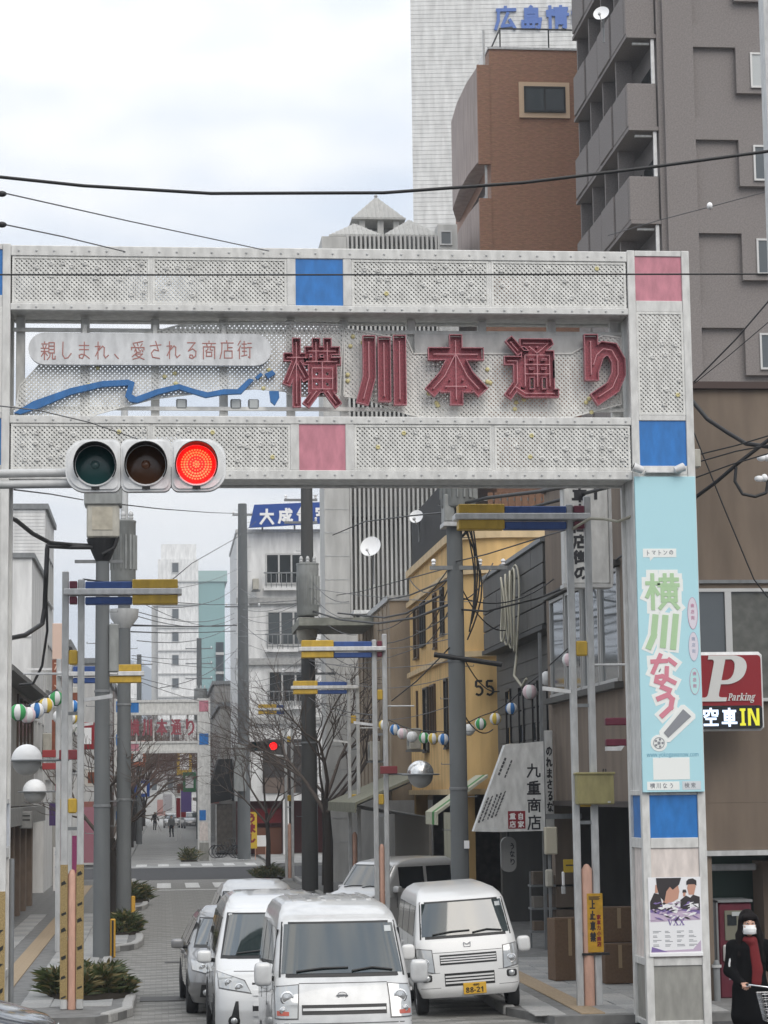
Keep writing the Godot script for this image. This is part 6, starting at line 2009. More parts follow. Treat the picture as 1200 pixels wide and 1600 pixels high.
func build_vehicles() -> void:
	var white := mat("paint_white", Color(0.62, 0.625, 0.62), 0.32, {"coat": 0.8, "tex": tex["wear"], "scale": Vector3(0.5, 0.5, 0.5), "world": false})
	var white2 := mat("paint_solid_white", Color(0.68, 0.68, 0.67), 0.4, {"coat": 0.6})
	var pearl := mat("paint_pearl", Color(0.60, 0.605, 0.60), 0.3, {"coat": 1.0})
	var silver := mat("paint_grey", Color(0.20, 0.20, 0.20), 0.3, {"coat": 1.0, "metal": 0.35})
	var silver2 := mat("paint_silver", Color(0.46, 0.46, 0.455), 0.32, {"coat": 0.8, "metal": 0.3})
	var navy := mat("paint_navy", Color(0.02, 0.025, 0.035), 0.2, {"coat": 1.0})
	# 1: white high roof microvan at the head of the queue
	var B := Body.new()
	B.L = 3.395
	B.front = v2s([0.22, -0.08, 0.30, -0.01, 0.45, 0.0, 0.66, -0.005, 0.86, -0.03, 1.05, -0.09, 1.20, -0.19, 1.27, -0.27, 1.83, -0.70, 1.88, -0.80, 1.95, -1.02, 2.0, -1.3, 2.02, -1.55])
	B.rear = v2s([0.22, -3.35, 0.5, -3.395, 1.3, -3.38, 1.85, -3.28, 1.98, -3.15, 2.02, -2.95])
	B.wide = v2s([0.22, 0.69, 0.4, 0.735, 0.95, 0.7375, 1.25, 0.725, 1.80, 0.655, 1.90, 0.625, 1.97, 0.58, 2.02, 0.5])
	B.rc = 0.15
	B.bow = 0.06
	var t := car("white_microvan", "white high roof microvan at the head of the queue, left of the kei van", "van", B, white, Vector3(1.92, 0, -24.0), 0.012, 0.0, {
		"sill": 1.22, "screen": [Vector2(-0.645, 1.30), Vector2(0.645, 1.30), Vector2(0.585, 1.80), Vector2(-0.585, 1.80)],
		"side": [box4(-1.55, 1.28, -0.75, 1.75), box4(-2.5, 1.28, -1.62, 1.75), box4(-3.2, 1.28, -2.58, 1.75)], "doors": [-0.62, -1.6, -2.6], "axles": [-0.62, -2.75], "wheel": 0.275,
		"mirror": Vector3(0.84, 1.30, -0.42), "mirror_h": 0.25,
		"lamps": [[[Vector2(0.50, 0.86), Vector2(0.715, 0.86), Vector2(0.715, 1.17), Vector2(0.48, 1.19)], [Vector3(0.60, 1.06, 0.075), Vector3(0.64, 0.94, 0.04)], [Vector2(0.585, 0.885), Vector2(0.70, 0.885), Vector2(0.70, 0.935), Vector2(0.585, 0.925)]]],
		"slots": [[-0.45, 0.895, 0.45, 0.995, 1], [-0.36, 0.42, 0.36, 0.60, 3]], "seams": [[-0.47, 1.205, 0.47, 1.212], [-0.72, 0.80, 0.72, 0.81]], "dark": [],
		"emblem": Vector2(-0.02, 1.085), "sticker": Vector2(0.53, 1.74), "plate": Vector2(-0.05, 0.52), "plate_mat": mat("plate_white", Color(0.6, 0.6, 0.58), 0.5), "plate_text": "27-40"})
	for i in 6:
		var b := MB.new()
		var x := -0.42 + i * 0.168
		b.bar(Vector3(x, 2.022, -1.55), Vector3(x, 2.03, -2.95), 0.05, 0.014)
		obj("roof_rib", b, white, t)
	# 2: white kei van tilted with its right wheels on the kerb
	B = Body.new()
	B.L = 3.395
	B.front = v2s([0.26, -0.06, 0.33, 0.0, 0.60, 0.0, 0.85, -0.03, 1.03, -0.09, 1.09, -0.14, 1.60, -0.47, 1.66, -0.58, 1.73, -0.9, 1.77, -1.25, 1.785, -1.5])
	B.rear = v2s([0.26, -3.35, 0.5, -3.395, 1.2, -3.38, 1.6, -3.3, 1.785, -3.0])
	B.wide = v2s([0.26, 0.68, 0.4, 0.735, 0.9, 0.7375, 1.08, 0.725, 1.58, 0.645, 1.67, 0.61, 1.73, 0.56, 1.785, 0.46])
	B.rc = 0.14
	B.bow = 0.05
	car("white_kei_van", "white kei van tilted on the kerb, with yellow number plate", "van", B, white2, Vector3(4.42, 0.05, -32.4), -0.02, 0.058, {
		"sill": 1.05, "screen": [Vector2(-0.63, 1.12), Vector2(0.63, 1.12), Vector2(0.575, 1.575), Vector2(-0.575, 1.575)],
		"side": [box4(-1.4, 1.12, -0.62, 1.55), box4(-2.4, 1.12, -1.48, 1.55), box4(-3.2, 1.12, -2.48, 1.55)], "doors": [-0.5, -1.45, -2.45], "axles": [-0.6, -2.7], "wheel": 0.27,
		"mirror": Vector3(0.84, 0.93, -0.22), "mirror_h": 0.22,
		"lamps": [[[Vector2(0.50, 0.62), Vector2(0.722, 0.66), Vector2(0.722, 0.96), Vector2(0.52, 0.93)], [Vector3(0.62, 0.75, 0.07)]]],
		"fogs": [Vector2(0.61, 0.545)], "square_fog": true,
		"slots": [[-0.41, 0.72, 0.41, 0.86, 3], [-0.36, 0.42, 0.36, 0.60, 3]], "seams": [[-0.50, 0.89, 0.50, 0.897], [-0.72, 0.61, -0.42, 0.616], [0.42, 0.61, 0.72, 0.616], [-0.70, 0.40, -0.42, 0.406], [0.42, 0.40, 0.70, 0.406]], "dark": [],
		"emblem": Vector2(0.0, 0.985), "wing": true, "sticker": Vector2(0.52, 1.51), "plate": Vector2(0.06, 0.37), "plate_mat": mat("plate_yellow", Color(0.62, 0.36, 0.03), 0.5), "plate_text": "88-21"})
	# 3: pearl white minivan
	B = Body.new()
	B.L = 4.45
	B.front = v2s([0.18, -0.10, 0.28, -0.01, 0.55, 0.0, 0.74, -0.05, 0.90, -0.14, 1.02, -0.36, 1.12, -0.72, 1.66, -1.45, 1.72, -1.6, 1.80, -2.0, 1.85, -2.5, 1.87, -2.9])
	B.rear = v2s([0.18, -4.4, 0.5, -4.45, 1.2, -4.42, 1.7, -4.25, 1.87, -3.9])
	B.wide = v2s([0.18, 0.80, 0.35, 0.86, 0.9, 0.86, 1.12, 0.83, 1.65, 0.70, 1.76, 0.65, 1.83, 0.58, 1.87, 0.48])
	B.rc = 0.22
	B.bow = 0.12
	car("white_minivan", "pearl white minivan with clear twin headlights, behind the microvan", "minivan", B, pearl, Vector3(1.53, 0, -28.6), 0.01, 0.0, {
		"sill": 1.08, "screen": [Vector2(-0.74, 1.15), Vector2(0.74, 1.15), Vector2(0.62, 1.635), Vector2(-0.62, 1.635)],
		"side": [box4(-2.5, 1.14, -1.65, 1.6), box4(-3.3, 1.14, -2.58, 1.6), box4(-4.2, 1.14, -3.38, 1.6)], "doors": [-1.35, -2.54, -3.4], "axles": [-0.85, -3.6], "wheel": 0.32,
		"mirror": Vector3(0.97, 1.12, -1.25), "mirror_h": 0.16,
		"lamps": [[[Vector2(0.42, 0.74), Vector2(0.80, 0.80), Vector2(0.82, 0.98), Vector2(0.50, 0.88)], [Vector3(0.56, 0.80, 0.055), Vector3(0.69, 0.86, 0.05)]]],
		"fogs": [Vector2(0.63, 0.40)], "slots": [[-0.40, 0.24, 0.40, 0.86, 4]], "seams": [[-0.62, 0.985, 0.62, 0.992]],
		"dark": [[Vector2(0.56, 0.33), Vector2(0.70, 0.33), Vector2(0.61, 0.64), Vector2(0.575, 0.64)], [Vector2(-0.70, 0.33), Vector2(-0.56, 0.33), Vector2(-0.575, 0.64), Vector2(-0.61, 0.64)]],
		"emblem": Vector2(0.0, 0.92), "plate": Vector2(0.0, 0.55), "plate_mat": mats["plate_white"], "plate_text": "31-06"})
	# 4: grey hatchback, 5: silver car behind it, and far ones
	B = Body.new()
	B.L = 3.95
	B.front = v2s([0.18, -0.14, 0.28, -0.03, 0.48, 0.0, 0.62, -0.05, 0.74, -0.2, 0.86, -0.62, 0.94, -1.0, 1.33, -1.62, 1.38, -1.75, 1.44, -2.1, 1.475, -2.5])
	B.rear = v2s([0.18, -3.85, 0.5, -3.95, 0.95, -3.9, 1.3, -3.55, 1.475, -3.1])
	B.wide = v2s([0.18, 0.78, 0.35, 0.845, 0.8, 0.85, 0.95, 0.81, 1.32, 0.64, 1.41, 0.58, 1.475, 0.46])
	B.rc = 0.26
	B.bow = 0.16
	var hatch := {
		"sill": 0.9, "screen": [Vector2(-0.70, 0.965), Vector2(0.70, 0.965), Vector2(0.57, 1.315), Vector2(-0.57, 1.315)],
		"side": [box4(-2.5, 0.96, -1.7, 1.28), box4(-3.3, 0.96, -2.56, 1.28)], "doors": [-1.4, -2.5], "axles": [-0.75, -3.25], "wheel": 0.30,
		"mirror": Vector3(0.97, 0.98, -1.35), "mirror_h": 0.14,
		"lamps": [[[Vector2(0.50, 0.60), Vector2(0.78, 0.66), Vector2(0.80, 0.80), Vector2(0.55, 0.72)], [Vector3(0.64, 0.69, 0.05)]]],
		"fogs": [Vector2(0.60, 0.35)], "slots": [[-0.36, 0.52, 0.36, 0.60, 1], [-0.45, 0.25, 0.45, 0.42, 2]], "seams": [[-0.6, 0.76, 0.6, 0.766]],
		"dark": [[Vector2(0.52, 0.28), Vector2(0.68, 0.28), Vector2(0.66, 0.46), Vector2(0.56, 0.46)], [Vector2(-0.68, 0.28), Vector2(-0.52, 0.28), Vector2(-0.56, 0.46), Vector2(-0.66, 0.46)]],
		"emblem": Vector2(0, 0.66), "plate": Vector2(0, 0.45), "plate_mat": mats["plate_white"], "plate_text": "50-13"}
	car("grey_hatchback", "dark grey hatchback, leftmost of the waiting vehicles", "car", B, silver, Vector3(1.24, 0, -33.4), 0.03, 0.0, hatch)
	var B2 := Body.new()
	B2.L = B.L
	for p in B.front: B2.front.append(Vector2(p.x * 1.14, p.y))
	for p in B.rear: B2.rear.append(Vector2(p.x * 1.14, p.y))
	for p in B.wide: B2.wide.append(Vector2(p.x * 1.14, p.y))
	B2.rc = B.rc
	B2.bow = B.bow
	var tall := hatch.duplicate(true)
	tall.screen = [Vector2(-0.70, 1.10), Vector2(0.70, 1.10), Vector2(0.57, 1.49), Vector2(-0.57, 1.49)]
	tall.sill = 1.0
	tall.side = [box4(-2.5, 1.1, -1.7, 1.45), box4(-3.3, 1.1, -2.56, 1.45)]
	car("silver_car", "silver car showing only its roof and dark glass behind the hatchback", "car", B2, silver2, Vector3(1.72, 0, -38.6), 0.02, 0.0, tall)
	car("far_car", "pale car far down the street, left of two behind walkers", "car", B, silver2, Vector3(1.0, 0, -232), 0.0, 0.0, hatch)
	car("far_car", "dark car far down the street, right of two behind walkers", "car", B2, silver, Vector3(3.1, 0, -226), 0.1, 0.0, tall)
	car("front_navy_car", "dark navy car crossing in front of the gate, only its bonnet in view", "car", B2, navy, Vector3(-1.0, 0.03, -24.6), PI / 2, 0.0, tall)
	# 6: silver boxy wagon nosing out of the side lot
	B = Body.new()
	B.L = 3.4
	B.front = v2s([0.22, -0.06, 0.35, 0.0, 0.72, -0.02, 0.92, -0.12, 1.0, -0.42, 1.06, -0.68, 1.60, -1.10, 1.66, -1.22, 1.72, -1.6, 1.745, -2.0])
	B.rear = v2s([0.22, -3.35, 0.5, -3.4, 1.2, -3.38, 1.6, -3.3, 1.745, -3.05])
	B.wide = v2s([0.22, 0.69, 0.4, 0.735, 0.9, 0.7375, 1.05, 0.725, 1.58, 0.66, 1.67, 0.62, 1.745, 0.5])
	B.rc = 0.15
	B.bow = 0.07
	car("silver_wagon", "silver boxy wagon turned sideways behind the kei van", "car", B, silver2, Vector3(3.75, 0.05, -49.0), -0.86, 0.0, {
		"sill": 1.03, "screen": [Vector2(-0.63, 1.10), Vector2(0.63, 1.10), Vector2(0.58, 1.575), Vector2(-0.58, 1.575)],
		"side": [box4(-2.05, 1.09, -1.25, 1.55), box4(-2.95, 1.09, -2.15, 1.55), box4(-3.25, 1.09, -3.02, 1.5)], "doors": [-1.15, -2.1, -3.0], "axles": [-0.6, -2.75], "wheel": 0.28,
		"mirror": Vector3(0.84, 1.08, -1.05), "mirror_h": 0.15,
		"lamps": [[[Vector2(0.46, 0.72), Vector2(0.71, 0.76), Vector2(0.71, 0.92), Vector2(0.48, 0.90)], [Vector3(0.6, 0.83, 0.05)]]],
		"slots": [[-0.36, 0.68, 0.36, 0.80, 2], [-0.4, 0.32, 0.4, 0.46, 1]], "emblem": Vector2(0, 0.88)})

# ---------- bodies: joints joined by tapered capsules, meshed as surface nets ----------
func surface_net(b: MB, bones: Array, cell: float, k: float) -> void:
	var lo := Vector3(1e9, 1e9, 1e9)
	var hi := -lo
	for q in bones:
		var r: float = maxf(q[2], q[3]) + cell * 3
		lo = lo.min(q[0] - Vector3.ONE * r).min(q[1] - Vector3.ONE * r)
		hi = hi.max(q[0] + Vector3.ONE * r).max(q[1] + Vector3.ONE * r)
	var N := Vector3i((hi - lo) / cell) + Vector3i(2, 2, 2)
	var f := PackedFloat32Array()
	f.resize(N.x * N.y * N.z)
	f.fill(1.0)
	for q in bones:
		var a: Vector3 = q[0]
		var c: Vector3 = q[1]
		var ra: float = q[2]
		var rb: float = q[3]
		var sc: Vector3 = q[4] if q.size() > 4 else Vector3.ONE
		var r := maxf(ra, rb) * maxf(sc.x, maxf(sc.y, sc.z)) + k + cell * 2
		var i0 := Vector3i(((a.min(c) - Vector3.ONE * r) - lo) / cell).clamp(Vector3i.ZERO, N - Vector3i.ONE)
		var i1 := Vector3i(((a.max(c) + Vector3.ONE * r) - lo) / cell).clamp(Vector3i.ZERO, N - Vector3i.ONE)
		var d := (c - a) / sc
		var dd := maxf(d.length_squared(), 1e-9)
		for z in range(i0.z, i1.z + 1):
			for y in range(i0.y, i1.y + 1):
				var row := (z * N.y + y) * N.x
				for x in range(i0.x, i1.x + 1):
					var p := (lo + Vector3(x, y, z) * cell - a) / sc
					var t := clampf(p.dot(d) / dd, 0.0, 1.0)
					var e := (p - d * t).length() - lerpf(ra, rb, t)
					var g := f[row + x]
					var h := maxf(k - absf(g - e), 0.0) / k
					f[row + x] = minf(g, e) - h * h * k * 0.25
	var at := {}
	var pos := PackedVector3Array()
	var nor := PackedVector3Array()
	var sx := 1
	var sy := N.x
	var sz := N.x * N.y
	for z in N.z - 1:
		for y in N.y - 1:
			for x in N.x - 1:
				var i := (z * N.y + y) * N.x + x
				var c0 := f[i] < 0.0
				if c0 == (f[i + sx] < 0.0) and c0 == (f[i + sy] < 0.0) and c0 == (f[i + sz] < 0.0) and c0 == (f[i + sx + sy] < 0.0) and c0 == (f[i + sx + sz] < 0.0) and c0 == (f[i + sy + sz] < 0.0) and c0 == (f[i + sx + sy + sz] < 0.0):
					continue
				var sum := Vector3.ZERO
				var n := 0
				for e in [[0, 0, 0, 0], [0, 1, 0, 0], [0, 0, 1, 0], [0, 1, 1, 0], [0, 0, 0, 1], [1, 0, 0, 1], [0, 0, 1, 1], [1, 0, 1, 1], [0, 0, 0, 2], [1, 0, 0, 2], [0, 1, 0, 2], [1, 1, 0, 2]]:
					var u := Vector3(e[0], e[1], e[2])
					var ax: int = e[3]
					var j := i + int(e[0]) * sx + int(e[1]) * sy + int(e[2]) * sz
					var st: int = [sx, sy, sz][ax]
					var fa := f[j]
					var fb := f[j + st]
					if (fa < 0.0) == (fb < 0.0): continue
					u[ax] += fa / (fa - fb)
					sum += u
					n += 1
				at[i] = pos.size()
				pos.append(lo + (Vector3(x, y, z) + sum / maxi(n, 1)) * cell)
				nor.append(Vector3(f[i + sx] - f[i] + f[i + sx + sy + sz] - f[i + sy + sz], f[i + sy] - f[i] + f[i + sx + sy + sz] - f[i + sx + sz], f[i + sz] - f[i] + f[i + sx + sy + sz] - f[i + sx + sy]).normalized())
	for i in at:
		for ax in 3:
			var st: int = [sx, sy, sz][ax]
			var s1: int = [sy, sz, sx][ax]
			var s2: int = [sz, sx, sy][ax]
			if i + st >= f.size() or (f[i] < 0.0) == (f[i + st] < 0.0): continue
			if not (at.has(i - s1) and at.has(i - s2) and at.has(i - s1 - s2)): continue
			var A: int = at[i]
			var B: int = at[i - s1]
			var C: int = at[i - s1 - s2]
			var D: int = at[i - s2]
			b.squad(pos[A], pos[B], pos[C], pos[D], nor[A], nor[B], nor[C], nor[D])

func hand(b: MB, wrist: Vector3, fwd: Vector3, palm_n: Vector3, side: float, curl: float) -> void:
	# fwd: towards the knuckles; palm_n: out of the palm; the fingers curl towards palm_n
	var x := fwd.cross(palm_n).normalized() * side
	var bones := []
	var base := wrist + fwd * 0.015
	for i in 4:
		var kn := wrist + fwd * 0.085 + x * (0.03 - 0.02 * i)
		bones.append([base + x * (0.02 - 0.013 * i), kn, 0.014, 0.012])
		var ln: float = [0.036, 0.042, 0.039, 0.03][i]
		var p := kn
		var d := fwd
		for j in 3:
			d = d.rotated(fwd.cross(palm_n).normalized(), curl).normalized()
			var q: Vector3 = p + d * ln * [1.0, 0.65, 0.5][j]
			bones.append([p, q, 0.0095 - 0.0008 * j, 0.009 - 0.0009 * j])
			p = q
	var th := wrist + fwd * 0.025 + x * 0.032
	var t1 := th + (fwd * 0.6 + x * 0.7 + palm_n * 0.35).normalized() * 0.04
	bones.append([wrist + fwd * 0.02, th, 0.016, 0.014])
	bones.append([th, t1, 0.013, 0.0105])
	bones.append([t1, t1 + (fwd * 0.75 + palm_n * 0.7).normalized() * 0.032, 0.0105, 0.0085])
	surface_net(b, bones, 0.004, 0.006)

func build_people() -> void:
	var coat := mat("coat_black", Color(0.010, 0.010, 0.011), 0.9, {"spec": 0.2, "bump": tex["fine"], "depth": 0.3, "tex": tex["fine"], "scale": Vector3(4, 4, 4)})
	var skin := mat("skin", Color(0.50, 0.29, 0.21), 0.5)
	var hair := mat("hair_black", Color(0.010, 0.008, 0.008), 0.7, {"spec": 0.2})
	# --- person in the black coat with a bicycle, lower right ---
	var t := thing("person", "person in black coat, red scarf and white mask, holding a bicycle", "person", Vector3(6.705, 1.253, -25.6) * Vector3(1, 0, 1) + Vector3(0, 0.02, 0))
	var body := MB.new()
	var hipL := Vector3(-0.10, 0.90, 0.0)
	var hipR := Vector3(0.10, 0.90, 0.0)
	surface_net(body, [
		[Vector3(0, 0.95, 0), Vector3(0, 1.12, 0.0), 0.155, 0.14, Vector3(1.12, 1, 0.85)], [Vector3(0, 1.12, 0), Vector3(0, 1.34, 0.0), 0.14, 0.15, Vector3(1.18, 1, 0.85)],
		[Vector3(-0.17, 1.385, 0), Vector3(0.17, 1.385, 0), 0.078, 0.078], [Vector3(0, 1.38, 0), Vector3(0, 1.50, 0.01), 0.075, 0.06],
		[Vector3(-0.195, 1.38, 0), Vector3(-0.245, 1.12, 0.03), 0.075, 0.062], [Vector3(-0.245, 1.12, 0.03), Vector3(-0.155, 0.985, 0.25), 0.06, 0.05],
		[Vector3(0.195, 1.38, 0), Vector3(0.27, 1.13, 0.04), 0.075, 0.062], [Vector3(0.27, 1.13, 0.04), Vector3(0.36, 0.985, 0.25), 0.06, 0.05],
		[Vector3(0, 0.98, 0), Vector3(0, 0.62, 0.01), 0.17, 0.215, Vector3(1.1, 1, 0.85)],
		[hipL, Vector3(-0.11, 0.50, 0.03), 0.10, 0.072], [Vector3(-0.11, 0.50, 0.03), Vector3(-0.11, 0.10, -0.01), 0.068, 0.045],
		[hipR, Vector3(0.11, 0.50, 0.0), 0.10, 0.072], [Vector3(0.11, 0.50, 0.0), Vector3(0.12, 0.10, -0.10), 0.068, 0.045],
		[Vector3(-0.11, 0.06, -0.03), Vector3(-0.12, 0.04, 0.14), 0.048, 0.038], [Vector3(0.12, 0.06, -0.12), Vector3(0.14, 0.04, 0.05), 0.048, 0.038]], 0.015, 0.05)
	obj("body", body, coat, t)
	var head := MB.new()
	var hc := Vector3(-0.01, 1.635, 0.035)
	surface_net(head, [
		[hc + Vector3(0, 0.03, -0.015), hc + Vector3(0, 0.03, -0.016), 0.098, 0.098, Vector3(0.88, 1.1, 1.02)], [hc + Vector3(0, -0.05, 0.03), hc + Vector3(0, -0.09, 0.05), 0.058, 0.038],
		[hc + Vector3(0, 0.015, 0.085), hc + Vector3(0, -0.022, 0.105), 0.011, 0.016], [hc + Vector3(-0.035, 0.03, 0.078), hc + Vector3(0.035, 0.03, 0.078), 0.014, 0.014],
		[hc + Vector3(-0.04, -0.025, 0.06), hc + Vector3(-0.04, -0.026, 0.06), 0.03, 0.03], [hc + Vector3(0.04, -0.025, 0.06), hc + Vector3(0.04, -0.026, 0.06), 0.03, 0.03],
		[hc + Vector3(-0.086, 0.0, -0.01), hc + Vector3(-0.088, -0.03, -0.005), 0.016, 0.012], [hc + Vector3(0.086, 0.0, -0.01), hc + Vector3(0.088, -0.03, -0.005), 0.016, 0.012],
		[hc + Vector3(0, -0.09, -0.01), hc + Vector3(0, -0.17, -0.03), 0.05, 0.055], [hc + Vector3(-0.018, -0.062, 0.088), hc + Vector3(0.018, -0.062, 0.088), 0.009, 0.009]], 0.006, 0.02)
	obj("head", head, skin, t)
	for s in [-1.0, 1.0]:
		var e := MB.new()
		e.ball(hc + Vector3(s * 0.034, 0.02, 0.083), Vector3(0.015, 0.009, 0.008), 10, 6)
		var eo := obj("eye", e, mats["white_plain"], t)
		e = MB.new()
		e.ball(hc + Vector3(s * 0.034, 0.02, 0.089), Vector3(0.0065, 0.0075, 0.004), 8, 5)
		obj("iris", e, hair, eo)
		e = MB.new()
		e.tube([hc + Vector3(s * 0.015, 0.042, 0.09), hc + Vector3(s * 0.035, 0.048, 0.087), hc + Vector3(s * 0.055, 0.04, 0.075)], 0.004, 5)
		obj("eyebrow", e, hair, t)
	var hr := MB.new()
	surface_net(hr, [
		[hc + Vector3(0, 0.065, -0.03), hc + Vector3(0, 0.066, -0.03), 0.104, 0.104, Vector3(0.96, 1.08, 1.05)], [hc + Vector3(0, 0.0, -0.07), hc + Vector3(0, -0.2, -0.08), 0.10, 0.12],
		[hc + Vector3(-0.085, 0.05, 0.01), hc + Vector3(-0.10, -0.12, 0.0), 0.034, 0.036], [hc + Vector3(-0.11, -0.12, 0.0), hc + Vector3(-0.13, -0.34, 0.03), 0.045, 0.03],
		[hc + Vector3(0.085, 0.05, 0.01), hc + Vector3(0.115, -0.12, 0.0), 0.036, 0.045], [hc + Vector3(0.115, -0.12, 0.0), hc + Vector3(0.15, -0.40, 0.03), 0.055, 0.035],
		[hc + Vector3(-0.06, 0.085, 0.06), hc + Vector3(0.065, 0.085, 0.06), 0.033, 0.033]], 0.008, 0.03)
	obj("hair", hr, hair, t)
	# pleated white mask with ear loops
	var mk := MB.new()
	var g := []
	for j in 9:
		var row := PackedVector3Array()
		for i in 13:
			var u := -1.0 + 2.0 * i / 12.0
			var v := -1.0 + 2.0 * j / 8.0
			row.append(hc + Vector3(u * 0.078 * (1.0 - 0.12 * absf(v)), -0.052 + v * 0.052, 0.128 - 0.062 * u * u - 0.014 * v * v + 0.004 * sin(v * 9.0)))
		g.append(row)
	mk.grid(g, false, Vector3.BACK)
	var g2 := []
	for row in g:
		var r2 := PackedVector3Array()
		for p in row: r2.append(p - Vector3(0, 0, 0.004))
		g2.append(r2)
	mk.grid(g2, false, Vector3.FORWARD)
	var mo := obj("mask", mk, mat("mask_white", Color(0.82, 0.82, 0.81), 0.8), t)
	for s in [-1.0, 1.0]:
		var lp := MB.new()
		for v in [-0.1, 0.0]: lp.tube([hc + Vector3(s * 0.072, v, 0.066), hc + Vector3(s * 0.092, -0.02, -0.01)], 0.002, 4)
		obj("ear_loop", lp, mats["mask_white"], mo)
	# scarf
	var sc := MB.new()
	surface_net(sc, [
		[Vector3(-0.07, 1.47, 0.02), Vector3(0.0, 1.445, 0.09), 0.045, 0.05], [Vector3(0.0, 1.445, 0.09), Vector3(0.07, 1.47, 0.02), 0.05, 0.045],
		[Vector3(-0.07, 1.47, 0.02), Vector3(0.0, 1.49, -0.05), 0.045, 0.045], [Vector3(0.07, 1.47, 0.02), Vector3(0.0, 1.49, -0.05), 0.045, 0.045],
		[Vector3(0.02, 1.44, 0.10), Vector3(0.05, 1.12, 0.16), 0.055, 0.06, Vector3(1, 1, 0.55)], [Vector3(0.05, 1.16, 0.155), Vector3(0.03, 1.0, 0.17), 0.055, 0.06, Vector3(1, 1, 0.5)]], 0.01, 0.02)
	obj("scarf", sc, mat("scarf_red", Color(0.22, 0.012, 0.016), 0.9, {"tex": tex["fine"], "scale": Vector3(5, 5, 5), "bump": tex["fine"], "depth": 0.5}), t)
	for s in [-1.0, 1.0]:
		var hb := MB.new()
		hand(hb, Vector3(-0.15 if s < 0 else 0.35, 0.99, 0.26), Vector3(0.0, 0.05, 1.0).normalized(), Vector3(0, -1, 0), -s, 0.95)
		obj("hand", hb, skin, t)
	var bag := MB.new()
	bag.tube([Vector3(-0.19, 1.43, 0.0), Vector3(-0.26, 1.2, 0.09), Vector3(-0.245, 1.02, 0.05)], 0.012, 6)
	obj("bag_strap", bag, mats["white"], t)
	# --- bicycle ---
	var bx: Vector3 = Vector3(6.705, 1.253, -25.6) * Vector3(1, 0, 1) + Vector3(0.10, 0.02, 0.30)
	var k := thing("bicycle", "bicycle with wire front basket held by the person in black", "bicycle", bx)
	var fr: Material = mats["black_gloss"]
	for z in [0.42, -0.66]:
		var w := MB.new()
		var ringp := []
		for i in 33: ringp.append(Vector3(0, 0.33 + 0.315 * cos(TAU * i / 32), z + 0.315 * sin(TAU * i / 32)))
		w.tube(ringp, 0.018, 8, false)
		var wo := obj("wheel", w, mats["rubber"], k)
		w = MB.new()
		for i in 16: w.tube([Vector3(0.02 * (1 if i % 2 else -1), 0.33, z), Vector3(0, 0.33 + 0.3 * cos(TAU * i / 16), z + 0.3 * sin(TAU * i / 16))], 0.0016, 4, false)
		w.tube([Vector3(-0.05, 0.33, z), Vector3(0.05, 0.33, z)], 0.018, 8)
		obj("spokes", w, mats["galv"], wo)
		w = MB.new()
		var mud := []
		for i in 13: mud.append(Vector3(0, 0.33 + 0.35 * cos(-1.3 + 2.6 * i / 12.0), z + 0.35 * sin(-1.3 + 2.6 * i / 12.0)))
		w.tube(mud, 0.022, 6)
		obj("mudguard", w, mats["galv"], wo)
	var m := MB.new()
	m.tube([Vector3(0, 0.33, 0.42), Vector3(0, 0.62, 0.30), Vector3(0, 0.95, 0.20)], 0.018, 8)
	m.tube([Vector3(0, 0.70, 0.27), Vector3(0, 0.36, -0.05), Vector3(0, 0.30, -0.18)], 0.02, 8)
	m.tube([Vector3(0, 0.28, -0.18), Vector3(0, 0.78, -0.34)], 0.017, 8)
	m.tube([Vector3(0, 0.33, -0.66), Vector3(0, 0.28, -0.18)], 0.013, 6)
	m.tube([Vector3(0, 0.33, -0.66), Vector3(0, 0.68, -0.31)], 0.011, 6)
	obj("frame", m, fr, k)
	m = MB.new()
	m.tube([Vector3(-0.26, 0.985, 0.01), Vector3(-0.20, 0.985, 0.10), Vector3(0, 0.96, 0.21), Vector3(0.2, 0.985, 0.10), Vector3(0.26, 0.985, 0.01)], 0.012, 8)
	var hb2 := obj("handlebar", m, mats["chrome"], k)
	for s in [-1.0, 1.0]:
		m = MB.new()
		m.tube([Vector3(s * 0.265, 0.985, 0.0), Vector3(s * 0.215, 0.985, 0.08)], 0.018, 8)
		obj("grip", m, mats["rubber"], hb2)
		m = MB.new()
		m.tube([Vector3(s * 0.20, 0.98, 0.12), Vector3(s * 0.25, 0.965, 0.075)], 0.006, 6)
		obj("brake_lever", m, mats["chrome"], hb2)
	m = MB.new()
	m.ball(Vector3(0, 0.80, -0.36), Vector3(0.085, 0.035, 0.13), 12, 8)
	obj("saddle", m, mats["rubber"], k)
	m = MB.new()
	for i in 6:
		var y := 0.62 + 0.30 * i / 5.0
		var wx := lerpf(0.13, 0.19, i / 5.0)
		var wz := lerpf(0.09, 0.13, i / 5.0)
		var c := Vector3(0, y, 0.42)
		var q := [c + Vector3(-wx, 0, -wz), c + Vector3(wx, 0, -wz), c + Vector3(wx, 0, wz), c + Vector3(-wx, 0, wz)]
		for j in 4: m.tube([q[j], q[(j + 1) % 4]], 0.005 if i in [0, 5] else 0.003, 5)
	for i in 9:
		var s := -1.0 + 2.0 * i / 8.0
		for z in [-1.0, 1.0]:
			m.tube([Vector3(s * 0.13, 0.62, 0.42 + z * 0.09), Vector3(s * 0.19, 0.92, 0.42 + z * 0.13)], 0.003, 4)
			m.tube([Vector3(z * 0.13, 0.62, 0.42 + s * 0.09), Vector3(z * 0.19, 0.92, 0.42 + s * 0.13)], 0.003, 4)
		m.tube([Vector3(s * 0.13, 0.62, 0.33), Vector3(s * 0.13, 0.62, 0.51)], 0.003, 4)
	obj("basket", m, mats["chrome"], k)
	m = MB.new()
